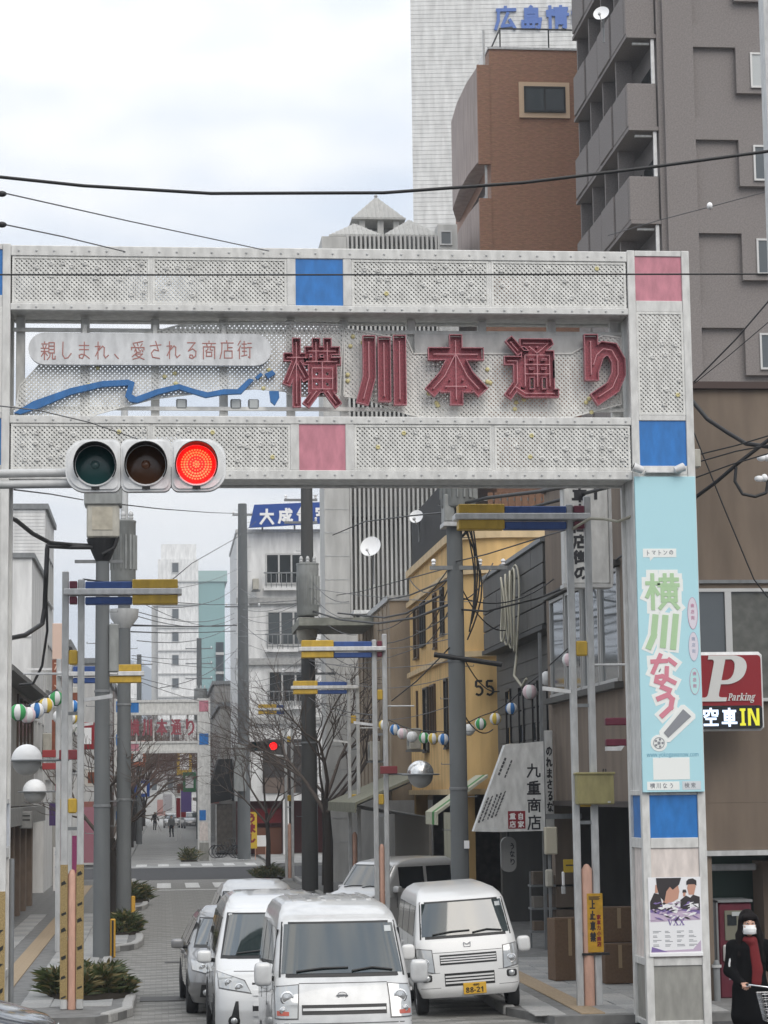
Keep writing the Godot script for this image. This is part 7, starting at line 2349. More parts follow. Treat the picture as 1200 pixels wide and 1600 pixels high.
	m.lathe([Vector2(0.0, 0.0), Vector2(0.035, 0.01), Vector2(0.04, 0.05), Vector2(0.0, 0.06)], Transform3D(Basis(Vector3.RIGHT, PI / 2), Vector3(0, 0.55, 0.43)), 12)
	obj("lamp", m, mats["chrome"], k)
	# --- walkers far down the street ---
	var who := [["walker in dark clothes with arms out, left of two in the street", Vector3(-0.676, 0, -219.073), 0.3], ["walker in grey top and dark trousers, right of two in the street", Vector3(0.755, 0, -179.988), -0.2]]
	for i in 2:
		t = thing("person", who[i][0], "person", who[i][1], who[i][2])
		body = MB.new()
		surface_net(body, [
			[Vector3(-0.09, 0.86, 0), Vector3(-0.11, 0.47, 0.06), 0.09, 0.065], [Vector3(-0.11, 0.47, 0.06), Vector3(-0.11, 0.08, -0.02), 0.062, 0.045],
			[Vector3(0.09, 0.86, 0), Vector3(0.11, 0.47, 0.02), 0.09, 0.065], [Vector3(0.11, 0.47, 0.02), Vector3(0.11, 0.08, -0.16), 0.062, 0.045],
			[Vector3(-0.11, 0.05, -0.03), Vector3(-0.12, 0.04, 0.13), 0.045, 0.035], [Vector3(0.11, 0.05, -0.17), Vector3(0.12, 0.04, 0.0), 0.045, 0.035], [Vector3(0, 0.84, 0), Vector3(0, 0.92, 0), 0.13, 0.13]], 0.02, 0.05)
		obj("trousers", body, coat, t)
		body = MB.new()
		surface_net(body, [
			[Vector3(0, 0.92, 0), Vector3(0, 1.33, 0.0), 0.145, 0.155, Vector3(1.15, 1, 0.8)], [Vector3(-0.16, 1.36, 0), Vector3(0.16, 1.36, 0), 0.08, 0.08],
			[Vector3(-0.19, 1.36, 0), Vector3(-0.30 if i == 0 else -0.25, 1.08, 0.02), 0.07, 0.058], [Vector3(-0.30 if i == 0 else -0.25, 1.08, 0.02), Vector3(-0.36 if i == 0 else -0.22, 0.86, 0.10), 0.056, 0.045],
			[Vector3(0.19, 1.36, 0), Vector3(0.30 if i == 0 else 0.25, 1.08, 0.02), 0.07, 0.058], [Vector3(0.30 if i == 0 else 0.25, 1.08, 0.02), Vector3(0.38 if i == 0 else 0.22, 0.9, 0.08), 0.056, 0.045]], 0.02, 0.05)
		obj("jacket", body, coat if i == 0 else mat("jacket_grey", Color(0.14, 0.145, 0.145), 0.8), t)
		body = MB.new()
		surface_net(body, [[Vector3(0, 1.56, 0.02), Vector3(0, 1.60, 0.015), 0.092, 0.09, Vector3(0.9, 1.1, 1.0)], [Vector3(0, 1.38, 0), Vector3(0, 1.5, 0.01), 0.055, 0.052], [Vector3(0, 1.555, 0.1), Vector3(0, 1.54, 0.11), 0.014, 0.016]], 0.014, 0.02)
		obj("head", body, skin, t)
		body = MB.new()
		surface_net(body, [[Vector3(0, 1.63, -0.01), Vector3(0, 1.631, -0.01), 0.10, 0.10], [Vector3(0, 1.58, -0.05), Vector3(0, 1.52, -0.05), 0.08, 0.06]], 0.016, 0.02)
		obj("hair", body, hair, t)
		for s in [-1.0, 1.0]:
			var hm := MB.new()
			var hx: float = s * ((0.37 if i == 0 else 0.22))
			hand(hm, Vector3(hx, 0.87, 0.10), Vector3(0, -0.9, 0.3).normalized(), Vector3(-s, 0, 0), s, 0.4)
			obj("hand", hm, skin, t)

# ---------- signs ----------
func build_signs() -> void:
	var T: Transform3D
	# red parking sign
	var o := Vector3(8.304, 4.626, -32.3)
	var t := thing("parking_sign", "red P parking sign over a black panel reading IN, right of the banner", "sign", o, -0.02)
	part("cabinet", Vector3(-0.50, -0.58, -0.16), Vector3(0.50, 0.58, 0.0), mats["white"], t, 0.05)
	var b := MB.new()
	b.prism(rounded(0, 0.13, 0.93, 0.80, 0.06), 0.001, 0.012)
	obj("red_face", b, mat("sign_red", Color(0.25, 0.008, 0.014), 0.35), t)
	b = MB.new()
	b.prism(rounded(0, -0.38, 0.93, 0.34, 0.05), 0.013, 0.018)
	obj("black_face", b, mats["black_gloss"], t)
	var pm := mat("sign_letter_white", Color(0.62, 0.62, 0.60), 0.4)
	var sl := Transform3D(Basis(Vector3(1, 0, 0), Vector3(0.22, 1, 0), Vector3(0, 0, 1)), Vector3(-0.10, 0.16, 0.02))
	latin("lettering", "P", sl, 0.64, 0.02, pm, t, true, true, 0.60)
	latin("lettering", "Parking", Transform3D(Basis(Vector3(1, 0, 0), Vector3(0.25, 1, 0), Vector3(0, 0, 1)), Vector3(0.16, -0.09, 0.02)), 0.10, 0.012, pm, t, true, true, 0.40)
	obj("lettering", put_text("空車", Transform3D(Basis(), Vector3(-0.42, -0.51, 0.018)), Vector2(0.23, 0.26), Vector2(0.275, 0), 0.034, 0.006), mat("led_white", Color(0.8, 0.85, 0.9), 0.4, {"emit": Color(0.75, 0.85, 1.0), "power": 0.9}), t)
	latin("lettering", "IN", Transform3D(Basis(), Vector3(0.28, -0.385, 0.022)), 0.25, 0.008, mat("led_yellow", Color(0.6, 0.6, 0.05), 0.4, {"emit": Color(0.85, 0.82, 0.08), "power": 0.45}), t, true, false, 0.29)
	part("pole", Vector3(-0.6, -o.y, -0.25), Vector3(-0.48, 1.0, -0.13), mats["galv_dark"], t, 0.02)
	# trapezoid shop sign with brush lettering
	o = Vector3(6.768, 2.465, -43.5)
	t = thing("trapezoid_shop_sign", "white trapezoid box sign with black brush lettering and red seal", "sign", Vector3(o.x, o.y, -43.5))
	var w := PackedVector2Array([Vector2(6.015, 2.451), Vector2(6.466, 2.433), Vector2(7.422, 2.443), Vector2(7.423, 4.178), Vector2(6.663, 4.112)])
	var poly := PackedVector2Array()
	for p in w: poly.append(p - Vector2(o.x, o.y))
	b = MB.new()
	b.prism(poly, -0.28, 0.0)
	obj("box", b, steel("shop_sign_white", Color(0.74, 0.745, 0.73), 0.5), t)
	var ink: Material = mats["print_ink"]
	for i in 4:
		var c := Vector3(7.079, 3.474, -43.5)
		b = MB.new()
		put_char(b, "九重商店"[i], Transform3D(Basis(), Vector3(0, 0, 0.0)), Vector2(c.x - o.x, c.y - o.y - i * 0.335), Vector2(0.27, 0.27), 0.032, 0.004)
		obj("brush_character", b, ink, t)
	var sq := Vector3(6.694, 2.491, -43.5)
	var seal := part("seal", Vector3(sq.x - o.x, sq.y - o.y, 0.0), Vector3(sq.x - o.x + 0.34, sq.y - o.y + 0.34, 0.006), mat("seal_red", Color(0.22, 0.01, 0.018), 0.5), t, 0.0)
	b = MB.new()
	for i in 4: put_char(b, "自家重店"[i], Transform3D(), Vector2(sq.x - o.x + 0.03 + 0.16 * (1 - i / 2), sq.y - o.y + 0.18 - 0.155 * (i % 2)), Vector2(0.12, 0.12), 0.016, 0.003, 0.006)
	obj("seal_characters", b, mats["white_plain"], seal)
	b = MB.new()
	for i in 5:
		var p0 := Vector3(6.658, 3.219, -43.5) - o
		var a := Vector3(p0.x - i * 0.085, p0.y - 0.03 * i, 0.003)
		for k in 8:
			var q: Vector3 = a + Vector3(-0.026 * k, -0.062 * k, 0.0)
			b.bar(q, q + Vector3(-0.02 + 0.012 * ((k * 3 + i) % 3 - 1), -0.05, 0.0), 0.022 + 0.006 * ((i + k) % 3), 0.004, Vector3.BACK)
	for i in 2:
		var p0 := Vector3(6.671, 3.863, -43.5) - o
		for k in 5:
			var q: Vector3 = Vector3(p0.x + 0.12 * i - 0.03 * k, p0.y - 0.05 * i - 0.07 * k, 0.003)
			b.bar(q, q + Vector3(-0.025, -0.055, 0), 0.04 - 0.012 * i, 0.004, Vector3.BACK)
	obj("small_lettering", b, mat("ink_grey", Color(0.07, 0.07, 0.075), 0.6), t)
	part("bracket", Vector3(0.5, 0.2, -0.2), Vector3(1.4, 0.3, -0.1), mats["galv_dark"], t)
	# tall white sign behind the olive box post
	o = Vector3(6.845, 6.424, -34.5)
	t = thing("tall_white_sign", "tall white upright sign with black lettering behind the right lamp post", "sign", o)
	part("box", Vector3(-0.56, 0.0, -0.3), Vector3(0.16, 1.66, 0), steel("tall_sign_white", Color(0.68, 0.685, 0.67), 0.5), t, 0.02)
	part("frame", Vector3(-0.58, -0.06, -0.32), Vector3(0.19, -0.002, 0.02), mats["galv"], t)
	part("side_frame", Vector3(0.162, 0.0, -0.3), Vector3(0.21, 1.66, 0.01), mats["galv"], t)
	b = MB.new()
	for i in 6: put_char(b, "車本商店街の"[i], Transform3D(Basis(), Vector3(0, 0, 0)), Vector2(-0.42, 1.30 - i * 0.245), Vector2(0.25, 0.20), 0.04, 0.004)
	obj("lettering", b, ink, t)
	b = MB.new()
	b.bar(Vector3(-0.26, 1.56, 0.004), Vector3(-0.04, 1.56, 0.004), 0.05, 0.006, Vector3.BACK)
	b.bar(Vector3(-0.04, 1.585, 0.0045), Vector3(-0.04, 1.33, 0.0045), 0.05, 0.006, Vector3.BACK)
	obj("frame_mark", b, ink, t)
	# narrow upright sign beside the trapezoid sign
	o = Vector3(7.671, 2.454, -44.2)
	t = thing("narrow_upright_sign", "narrow pale upright sign with black marks, right edge of trapezoid sign", "sign", o)
	part("board", Vector3(-0.10, 0.02, -0.1), Vector3(0.06, 1.95, 0), mats["tall_sign_white"], t, 0.01)
	b = MB.new()
	for i in 6: put_char(b, "のれまさるな"[i], Transform3D(), Vector2(-0.08, 1.45 - i * 0.22), Vector2(0.12, 0.19), 0.026, 0.004)
	obj("lettering", b, ink, t)
	part("pole", Vector3(-0.18, -2.5, -0.08), Vector3(-0.12, 3.9, -0.02), mats["galv_dark"], t)
	# yellow notice tied to the right lamp post
	o = Vector3(6.233, 1.307, -32.42)
	t = thing("yellow_notice", "yellow upright notice tied to the right lamp post, black and red lettering", "sign", o)
	part("board", Vector3(-0.115, -0.42, 0), Vector3(0.115, 0.42, 0.012), mat("notice_yellow", Color(0.62, 0.34, 0.02), 0.5, {"tex": tex["wear"]}), t, 0.004)
	b = MB.new()
	for i in 4: put_char(b, "上止車禁"[i], Transform3D(), Vector2(-0.075, 0.20 - i * 0.155), Vector2(0.075, 0.13), 0.02, 0.002, 0.012)
	for i in 4: b.box(Vector3(-0.09, 0.37 - i * 0.014, 0.012), Vector3(0.08 - 0.02 * (i % 2), 0.378 - i * 0.014, 0.0145))
	obj("lettering", b, ink, t)
	b = MB.new()
	for i in 6: put_char(b, "駐車カ小商店".replace("駐", "家")[i], Transform3D(), Vector2(0.02, 0.05 - i * 0.077), Vector2(0.06, 0.065), 0.011, 0.002, 0.012)
	obj("red_lettering", b, mats["seal_red"], t)
	part("wire_tie", Vector3(-0.2, -0.46, -0.12), Vector3(0.2, -0.43, 0.006), mats["black"], t)
	# olive box on the lamp post
	o = Vector3(6.258, 3.235, -32.35)
	t = thing("olive_box", "olive metal box fixed across the right lamp post", "electrical box", o)
	part("box", Vector3(-0.27, -0.23, -0.12), Vector3(0.27, 0.22, 0.10), steel("olive", Color(0.34, 0.30, 0.13), 0.5), t, 0.015)
	part("lid", Vector3(-0.29, 0.2, -0.14), Vector3(0.29, 0.235, 0.12), mats["olive"], t, 0.008)
	part("catch", Vector3(0.17, -0.21, 0.10), Vector3(0.21, -0.185, 0.112), mats["galv"], t)
	# rounded hanging sign under the trapezoid sign
	o = Vector3(6.758, 1.988, -43.9)
	t = thing("oval_hanging_sign", "dim rounded hanging sign under the trapezoid sign", "sign", o)
	b = MB.new()
	b.prism(rounded(0, 0, 0.30, 0.68, 0.14), -0.14, 0)
	obj("lantern_box", b, mat("oval_grey", Color(0.20, 0.20, 0.195), 0.5), t)
	b = MB.new()
	for i in 3: put_char(b, "うなり"[i], Transform3D(), Vector2(0.02, 0.1 - i * 0.15), Vector2(0.1, 0.12), 0.018, 0.003)
	obj("lettering", b, ink, t)
	part("hook", Vector3(-0.02, 0.34, -0.1), Vector3(0.02, 0.5, -0.04), mats["black"], t)
	# small yellow plate on the dark wall
	t = thing("yellow_wall_plate", "small yellow plate on the dark wall left of the olive box post", "sign", Vector3(7.013, 1.924, -38.5))
	part("plate", Vector3(-0.14, -0.11, -0.02), Vector3(0.14, 0.11, 0), mat("plate_deep_yellow", Color(0.42, 0.29, 0.02), 0.5), t, 0.004)
	part("print_line", Vector3(-0.1, 0.0, 0.0), Vector3(0.1, 0.025, 0.002), mats["print_ink"], t)
	# shop banner by the red shop across the crossing
	t = thing("yellow_shop_banner", "yellow upright shop banner with red marks at the white apartment corner", "banner", Vector3(4.441, 0.122, -113))
	part("pole", Vector3(-0.42, -0.2, -0.02), Vector3(-0.38, 2.6, 0.02), mats["white"], t)
	part("cloth", Vector3(-0.22, 0.45, 0), Vector3(0.28, 2.25, 0.02), mat("banner_yellow", Color(0.62, 0.42, 0.03), 0.7), t)
	b = MB.new()
	for i in 3: put_char(b, "うまし"[i], Transform3D(), Vector2(-0.15, 1.75 - i * 0.5), Vector2(0.36, 0.42), 0.10, 0.003, 0.02)
	obj("lettering", b, mats["seal_red"], t)
	t = thing("easel_board", "small white easel board beside the yellow shop banner", "sign", Vector3(4.896, 0.11, -113.2))
	part("board", Vector3(-0.28, 0.55, 0), Vector3(0.3, 1.1, 0.03), mats["white_plain"], t)
	for x in [-0.25, 0.27]: part("leg", Vector3(x - 0.02, -0.1, -0.03), Vector3(x + 0.02, 0.55, 0.01), mats["salmon"], t)
	# left row signs
	t = thing("red_brown_upright_sign", "peach and red-brown upright sign on the left row, above the lanterns", "sign", Vector3(-2.889, 7.032, -63))
	part("upper_board", Vector3(-0.15, 0.0, -0.08), Vector3(0.16, 1.0, 0), mat("peach", Color(0.60, 0.44, 0.36), 0.6), t, 0.01)
	part("lower_board", Vector3(-0.15, -1.0, -0.08), Vector3(0.16, -0.01, 0), mat("rust_brown", Color(0.25, 0.07, 0.03), 0.6, {"tex": tex["patch"]}), t, 0.01)
	b = MB.new()
	for i in 3: put_char(b, "カマン"[i], Transform3D(), Vector2(-0.1, -0.3 - i * 0.32), Vector2(0.2, 0.26), 0.03, 0.003)
	obj("lettering", b, mats["peach"], t)
	part("bracket", Vector3(-0.9, -0.3, -0.06), Vector3(-0.15, -0.24, -0.02), mats["white"], t)
	t = thing("red_shop_sign", "red boxy shop sign with white mark over the left shops", "sign", Vector3(-2.681, 4.213, -56))
	part("box", Vector3(-0.25, -0.02, -0.2), Vector3(0.35, 0.16, 0), mat("shop_sign_red", Color(0.33, 0.04, 0.04), 0.5), t, 0.01)
	part("lower_box", Vector3(-0.25, -0.32, -0.2), Vector3(0.3, -0.16, 0), mats["shop_sign_red"], t, 0.01)
	part("post", Vector3(-0.02, 0.16, -0.1), Vector3(0.06, 0.9, -0.04), mats["rust_brown"], t)
	t = thing("purple_sign", "plain purple cloth sign hung over the left pavement", "sign", Vector3(-2.779, 2.478, -60))
	part("cloth", Vector3(-0.17, 0.0, -0.03), Vector3(0.19, 0.58, 0), mat("purple", Color(0.085, 0.05, 0.16), 0.8), t)
	part("rod", Vector3(-0.9, 0.58, -0.03), Vector3(0.22, 0.61, 0.0), mats["galv_dark"], t)
	t = thing("white_upright_notice", "white upright notice with dark marks at a left shop door", "sign", Vector3(-3.01, 0.542, -66))
	part("board", Vector3(-0.11, 0.0, -0.03), Vector3(0.11, 1.25, 0), mats["white_plain"], t)
	b = MB.new()
	for i in 6: put_char(b, "れまのなさる"[i], Transform3D(), Vector2(-0.06, 1.0 - i * 0.19), Vector2(0.12, 0.15), 0.02, 0.003)
	obj("lettering", b, mats["sign_blue"], t)
	for f in [[139, 1348, 62.0, "pink patterned banner cloth right of the left lamp post tubes"], [101, 1345, 58.0, "pink patterned banner cloth left of the left lamp post tubes"], [112, 1378, 50.0, "narrow magenta banner cloth seen between the left lamp post tubes"]]:
		t = thing("pink_banner", f[3], "banner", at_point(f[0], f[1], f[2]), 0.0, "pink banner cloths along the left shops")
		part("cloth", Vector3(-0.14, 0.0, -0.01), Vector3(0.16, 1.5 if f[2] > 55 else 1.0, 0.01), mat("pink_pattern" if f[2] > 55 else "magenta", Color(0.58, 0.26, 0.33) if f[2] > 55 else Color(0.36, 0.05, 0.17), 0.8, {"tex": tex["fine"], "scale": Vector3(1.5, 1.5, 1.5)}), t)
		part("pole", Vector3(0.16, -1.2 if f[2] > 55 else -0.8, -0.01), Vector3(0.19, 1.6, 0.02), mats["white"], t)
	# projecting signs down the street
	var ps := [[118, 1095, 76.0, 0.28, 0.9, Color(0.55, 0.54, 0.5), "pale"], [136, 1150, 92.0, 0.3, 1.1, Color(0.33, 0.03, 0.03), "red"], [146, 1215, 88.0, 0.35, 0.7, Color(0.62, 0.6, 0.56), "white"], [216, 1178, 132.0, 0.45, 1.5, Color(0.42, 0.11, 0.05), "rust red"], [222, 1232, 150.0, 0.5, 1.1, Color(0.04, 0.12, 0.36), "blue"], [288, 1190, 150.0, 0.5, 1.8, Color(0.55, 0.36, 0.05), "yellow"], [296, 1222, 138.0, 0.4, 1.2, Color(0.05, 0.2, 0.09), "green"], [283, 1232, 175.0, 0.5, 1.2, Color(0.6, 0.58, 0.56), "off white"]]
	for s in ps:
		t = thing("projecting_sign", "%s projecting shop sign down the %s side of the street" % [s[6], "left" if s[0] < 250 else "right"], "sign", at_point(s[0], s[1], s[2]), 0.0, "projecting shop signs down the street")
		part("box", Vector3(-s[3], -s[4] / 2, -0.12), Vector3(s[3], s[4] / 2, 0.12), mat("sign_" + s[6], s[5], 0.5), t, 0.02)
		part("band", Vector3(-s[3] * 0.6, -s[4] * 0.3, 0.121), Vector3(s[3] * 0.6, s[4] * 0.3, 0.13), mats["white_plain"] if s[5].r < 0.5 or s[5].b < 0.2 else mats["rust_brown"], t)
		var sd := -1.0 if s[0] < 250 else 1.0
		part("bracket", Vector3(minf(sd * s[3], sd * (s[3] + 0.6)), s[4] * 0.3, -0.03), Vector3(maxf(sd * s[3], sd * (s[3] + 0.6)), s[4] * 0.3 + 0.05, 0.03), mats["galv_dark"], t)
	# far flags
	var tones := [Color(0.12, 0.08, 0.26), Color(0.30, 0.02, 0.03), Color(0.62, 0.36, 0.34), Color(0.58, 0.57, 0.6)]
	var where := [[291, 1252, 150.0, "purple flag beyond the far gate, beside its right column"], [283, 1262, 165.0, "small red flag beyond the far gate"], [252, 1262, 200.0, "pale pink flag in the far street middle"], [262, 1254, 190.0, "white flag in the far street middle"]]
	for i in 4:
		t = thing("far_flag", where[i][3], "flag", at_point(where[i][0], where[i][1], where[i][2]), 0.0, "flags along the far street")
		part("cloth", Vector3(-0.35, -0.7, -0.01), Vector3(0.35, 0.7, 0.01), mat("flag_%d" % i, tones[i], 0.8), t)
		part("pole", Vector3(-0.39, -2.6, -0.02), Vector3(-0.35, 0.8, 0.02), mats["white"], t)

# real position of a thing that the survey places d metres down the street
const EYE := Vector3(0, 3.2, 0)
func at_point(px: float, py: float, d: float) -> Vector3:
	var q := Basis(Vector3.UP, -0.09967) * Basis(Vector3.RIGHT, 0.12506) * Basis(Vector3.BACK, -0.013) * Vector3((px - 600.0) / 3500.0, (800.0 - py) / 3500.0, -1.0)
	return EYE + q * (-d / q.z)

# ---------- shop fronts, boxes, awnings ----------
func build_shop_things() -> void:
	# awning before the tan building
	var t := thing("grey_green_awning", "faded grey-green sloping awning between the lamp posts and the orange building", "awning", Vector3(6.7, 0, -58))
	var b := MB.new()
	b.prism(PackedVector2Array([Vector2(0.0, 3.65), Vector2(0.0, 3.72), Vector2(-1.75, 2.98), Vector2(-1.75, 2.72), Vector2(-1.72, 2.72), Vector2(-1.70, 2.93)]), -9.5, 0.0)
	obj("cloth", b, mat("awning_green", Color(0.22, 0.22, 0.165), 0.85, {"tex": tex["streak"], "scale": Vector3(0.6, 0.6, 0.6)}), t)
	for i in 5:
		b = MB.new()
		b.tube([Vector3(0.0, 3.6, -0.3 - i * 2.2), Vector3(-1.7, 2.9, -0.3 - i * 2.2)], 0.02, 5)
		b.tube([Vector3(0.1, 2.6, -0.3 - i * 2.2), Vector3(-1.6, 2.9, -0.3 - i * 2.2)], 0.014, 5)
		obj("rib", b, mats["galv_dark"], t)
	part("shop_shutter", Vector3(0.2, 0.1, -9.0), Vector3(0.26, 2.6, -0.3), mat("shutter_dim", Color(0.17, 0.155, 0.135), 0.8), t)
	t = thing("cream_green_awning", "cream awning with a green stripe behind the thick grey pole", "awning", Vector3(7.2, 0, -53.0))
	for i in 5:
		b = MB.new()
		b.prism(PackedVector2Array([Vector2(0.5, 3.55), Vector2(0.5, 3.62), Vector2(-0.75, 2.75), Vector2(-0.75, 2.45), Vector2(-0.71, 2.45), Vector2(-0.71, 2.7)]), -0.44 * (i + 1) + 0.002, -0.44 * i)
		obj("stripe", b, mat("stripe_green", Color(0.045, 0.21, 0.05), 0.8) if i == 1 else mat("stripe_cream", Color(0.55, 0.54, 0.42), 0.85, {"tex": tex["wear"]}), t)
	# wavy curtain under the awning
	b = MB.new()
	var g := []
	for j in 2:
		var row := PackedVector3Array()
		for i in 25: row.append(Vector3(6.55 + 0.05 * sin(i * 1.4), 2.75 - 1.9 * j, -50.8 - i * 0.06))
		g.append(row)
	b.grid(g, false, Vector3.LEFT)
	single("shop_curtain", b, mat("curtain_cream", Color(0.32, 0.31, 0.24), 0.9), "hanging cream shop curtain behind the thick grey pole", "curtain")
	# cream meter box and small lamp on the slim post by the trapezoid sign
	t = thing("meter_box", "cream meter box on a slim post right below the trapezoid sign", "electrical box", Vector3(7.405, 2.006, -42.8))
	part("box", Vector3(-0.12, 0.0, -0.1), Vector3(0.12, 0.52, 0.08), mat("meter_cream", Color(0.50, 0.46, 0.36), 0.5), t, 0.02)
	part("post", Vector3(-0.05, -2.2, -0.08), Vector3(0.0, 0.0, -0.02), mats["galv_dark"], t)
	part("tap_box", Vector3(-0.12, -0.62, -0.05), Vector3(0.03, -0.28, 0.06), mats["box_beige"], t, 0.03)
	t = thing("wall_strip_lamp", "small white strip lamp under the yellow plate", "lamp", Vector3(6.863, 1.709, -38.5))
	part("tube", Vector3(-0.02, -0.12, -0.03), Vector3(0.03, 0.12, 0.0), mats["white_plain"], t, 0.012)
	part("base", Vector3(-0.03, -0.26, -0.05), Vector3(0.04, -0.13, -0.005), mats["galv"], t, 0.01)
	# cardboard boxes
	var card := mat("cardboard", Color(0.16, 0.10, 0.06), 0.9, {"tex": tex["grain"]})
	var spots := [[892, 1530, 36.8, 0.52, 1.0, "tall cardboard box leaning left of the right lamp post"], [970, 1530, 36.0, 0.5, 0.62, "lower cardboard box between lamp post and gate column"], [968, 1462, 36.4, 0.55, 0.55, "upper cardboard box stacked between lamp post and gate column"]]
	for i in 3:
		var s: Array = spots[i]
		var p := at_point(s[0], s[1], s[2])
		p.y = 0.13 if i < 2 else 0.76
		t = thing("cardboard_box", s[5], "box", p, 0.15 - 0.1 * i, "cardboard boxes at the dark shop")
		part("carton", Vector3(-s[3] / 2, 0, -0.4), Vector3(s[3] / 2, s[4], 0), card, t, 0.008)
		part("packing_tape", Vector3(-0.03, s[4] * 0.4, 0.001), Vector3(0.03, s[4] - 0.004, 0.004), mat("tape_tan", Color(0.30, 0.22, 0.13), 0.4), t)
		part("flap", Vector3(-s[3] / 2 + 0.01, s[4] + 0.001, -0.2), Vector3(s[3] / 2 - 0.01, s[4] + 0.012, -0.01), card, t)
	# parking payment machine
	t = thing("payment_machine", "maroon parking payment machine behind the person in black", "machine", Vector3(8.52, 0.1, -33.6))
	part("cabinet", Vector3(-0.26, 0, -0.3), Vector3(0.26, 1.42, 0.3), steel("machine_maroon", Color(0.12, 0.012, 0.026), 0.35), t, 0.03)
	part("frame", Vector3(-0.29, 0, -0.3), Vector3(-0.262, 1.45, 0.33), mats["galv_dark"], t)
	part("top_frame", Vector3(-0.29, 1.421, -0.3), Vector3(0.27, 1.46, 0.33), mats["galv_dark"], t)
	part("panel", Vector3(-0.16, 0.86, 0.3), Vector3(0.16, 1.3, 0.315), mat("panel_olive", Color(0.16, 0.155, 0.115), 0.4), t, 0.01)
	part("screen", Vector3(-0.12, 1.08, 0.315), Vector3(0.02, 1.24, 0.322), mats["glass_dark"], t)
	part("price_plate", Vector3(-0.05, 1.22, 0.315), Vector3(0.14, 1.28, 0.324), mats["pane_light"], t)
	part("coin_slot", Vector3(0.06, 0.95, 0.315), Vector3(0.13, 1.1, 0.33), mats["galv"], t)
	part("ticket_tray", Vector3(-0.2, 0.55, 0.3), Vector3(-0.02, 0.8, 0.36), mats["white"], t, 0.02)
	# bollard-like barrier post and cable reel far right ground
	t = thing("lock_post", "short dark post beside the payment machine", "post", Vector3(8.12, 0.1, -32.9))
	b = MB.new()
	b.lathe([Vector2(0.05, 0), Vector2(0.05, 0.55), Vector2(0.035, 0.6), Vector2(0, 0.61)], Transform3D(), 12)
	obj("shaft", b, mats["galv_dark"], t)
	b = MB.new()
	b.lathe([Vector2(0.075, 0.5), Vector2(0.075, 0.54)], Transform3D(), 12)
	obj("collar", b, mats["galv"], t)
	# looped pale cable on the metal building
	b = MB.new()
	for i in 5:
		var pts := []
		var n := 22
		for k in n + 1:
			var a := TAU * k / n
			pts.append(Vector3(7.70 - 0.075 * i + 0.03 * sin(a * 2.0 + i), 7.15 + (0.98 - 0.07 * i) * cos(a), -48.3 + (0.40 - 0.04 * i) * sin(a)))
		b.tube(pts, 0.022, 6, false)
	b.tube([Vector3(7.7, 6.2, -48.3), Vector3(7.6, 5.7, -48.1), Vector3(7.7, 5.45, -47.7), Vector3(7.75, 5.6, -47.4)], 0.03, 6)
	single("coiled_hose", b, mat("hose_cream", Color(0.42, 0.40, 0.32), 0.7), "coil of pale hose hung on the dark metal building", "hose")
	# satellite dishes
	for d in [[580, 855, 74.0, 0.36, "large white satellite dish before the louvred building"], [651, 808, 62.0, 0.20, "small white satellite dish beside the black roof fence"], [940, 22, 63.5, 0.24, "white satellite dish on the grey apartment balconies"]]:
		var p := at_point(d[0], d[1], d[2])
		t = thing("satellite_dish", d[4], "satellite dish", p, -0.45)
		b = MB.new()
		var pr := []
		for i in 8: pr.append(Vector2(d[3] * i / 7.0 + 0.001, 0.22 * d[3] * pow(i / 7.0, 2.0)))
		b.lathe(pr, Transform3D(Basis(Vector3.RIGHT, PI / 2 - 0.35), Vector3.ZERO), 26)
		obj("reflector", b, mats["white_plain"], t)
		b = MB.new()
		b.tube([Vector3(0, -d[3], 0.0), Vector3(0, -d[3] * 0.4, d[3] * 1.1)], 0.016, 6)
		b.ball(Vector3(0, -d[3] * 0.36, d[3] * 1.12), Vector3(0.05, 0.05, 0.06), 8, 6)
		obj("feed_arm", b, mats["galv"], t)
		b = MB.new()
		b.tube([Vector3(0, 0, -0.04), Vector3(0, -0.1, -0.2), Vector3(0, -d[3] * 3.4, -0.2)], 0.03, 8)
		obj("mast", b, mats["galv_dark"], t)
	# air conditioners on brackets
	var acs := [[Vector3(6.95, 4.4, -62.0), "air conditioner on the orange building, over the grey-green awning"], [Vector3(6.45, 4.2, -68.5), "air conditioner on the tan building wall"], [Vector3(-3.5, 4.6, -70.5), "air conditioner on the white stepped building"], [Vector3(4.9, 13.9, -117.4), "air conditioner at the top balcony of the white apartment"], [Vector3(7.95, 3.7, -50.5), "air conditioner on the dark metal building under the panels"]]
	for q in acs:
		t = thing("air_conditioner", q[1], "air conditioner", q[0], 0.0, "air conditioners on the walls")
		part("casing", Vector3(-0.16, 0, -0.4), Vector3(0.16, 0.58, 0.4), mats["box_beige"], t, 0.02)
		for k in 2:
			b = MB.new()
			b.lathe([Vector2(0.2, 0.0), Vector2(0.21, 0.012), Vector2(0.16, 0.014), Vector2(0.05, 0.008), Vector2(0, 0.012)], Transform3D(Basis(Vector3.BACK, PI / 2 if k == 0 else -PI / 2), Vector3(-0.161 if k == 0 else 0.161, 0.29, 0.05)), 16)
			obj("fan_grille", b, mats["galv_dark"], t)
		part("bracket", Vector3(-0.2, -0.06, -0.34), Vector3(0.25, -0.001, -0.28), mats["galv_dark"], t)
		part("bracket", Vector3(-0.2, -0.06, 0.28), Vector3(0.25, -0.001, 0.34), mats["galv_dark"], t)
	t = thing("roof_table", "flat white roof platform under the large satellite dish", "platform", Vector3(7.088, 9.1, -73))
	part("deck", Vector3(-0.85, -0.06, -0.9), Vector3(0.85, 0.06, 0.3), mats["white"], t)
	part("leg", Vector3(-0.7, -0.5, -0.6), Vector3(-0.6, -0.061, -0.5), mats["galv_dark"], t)
	part("leg", Vector3(0.6, -0.5, -0.6), Vector3(0.7, -0.061, -0.5), mats["galv_dark"], t)
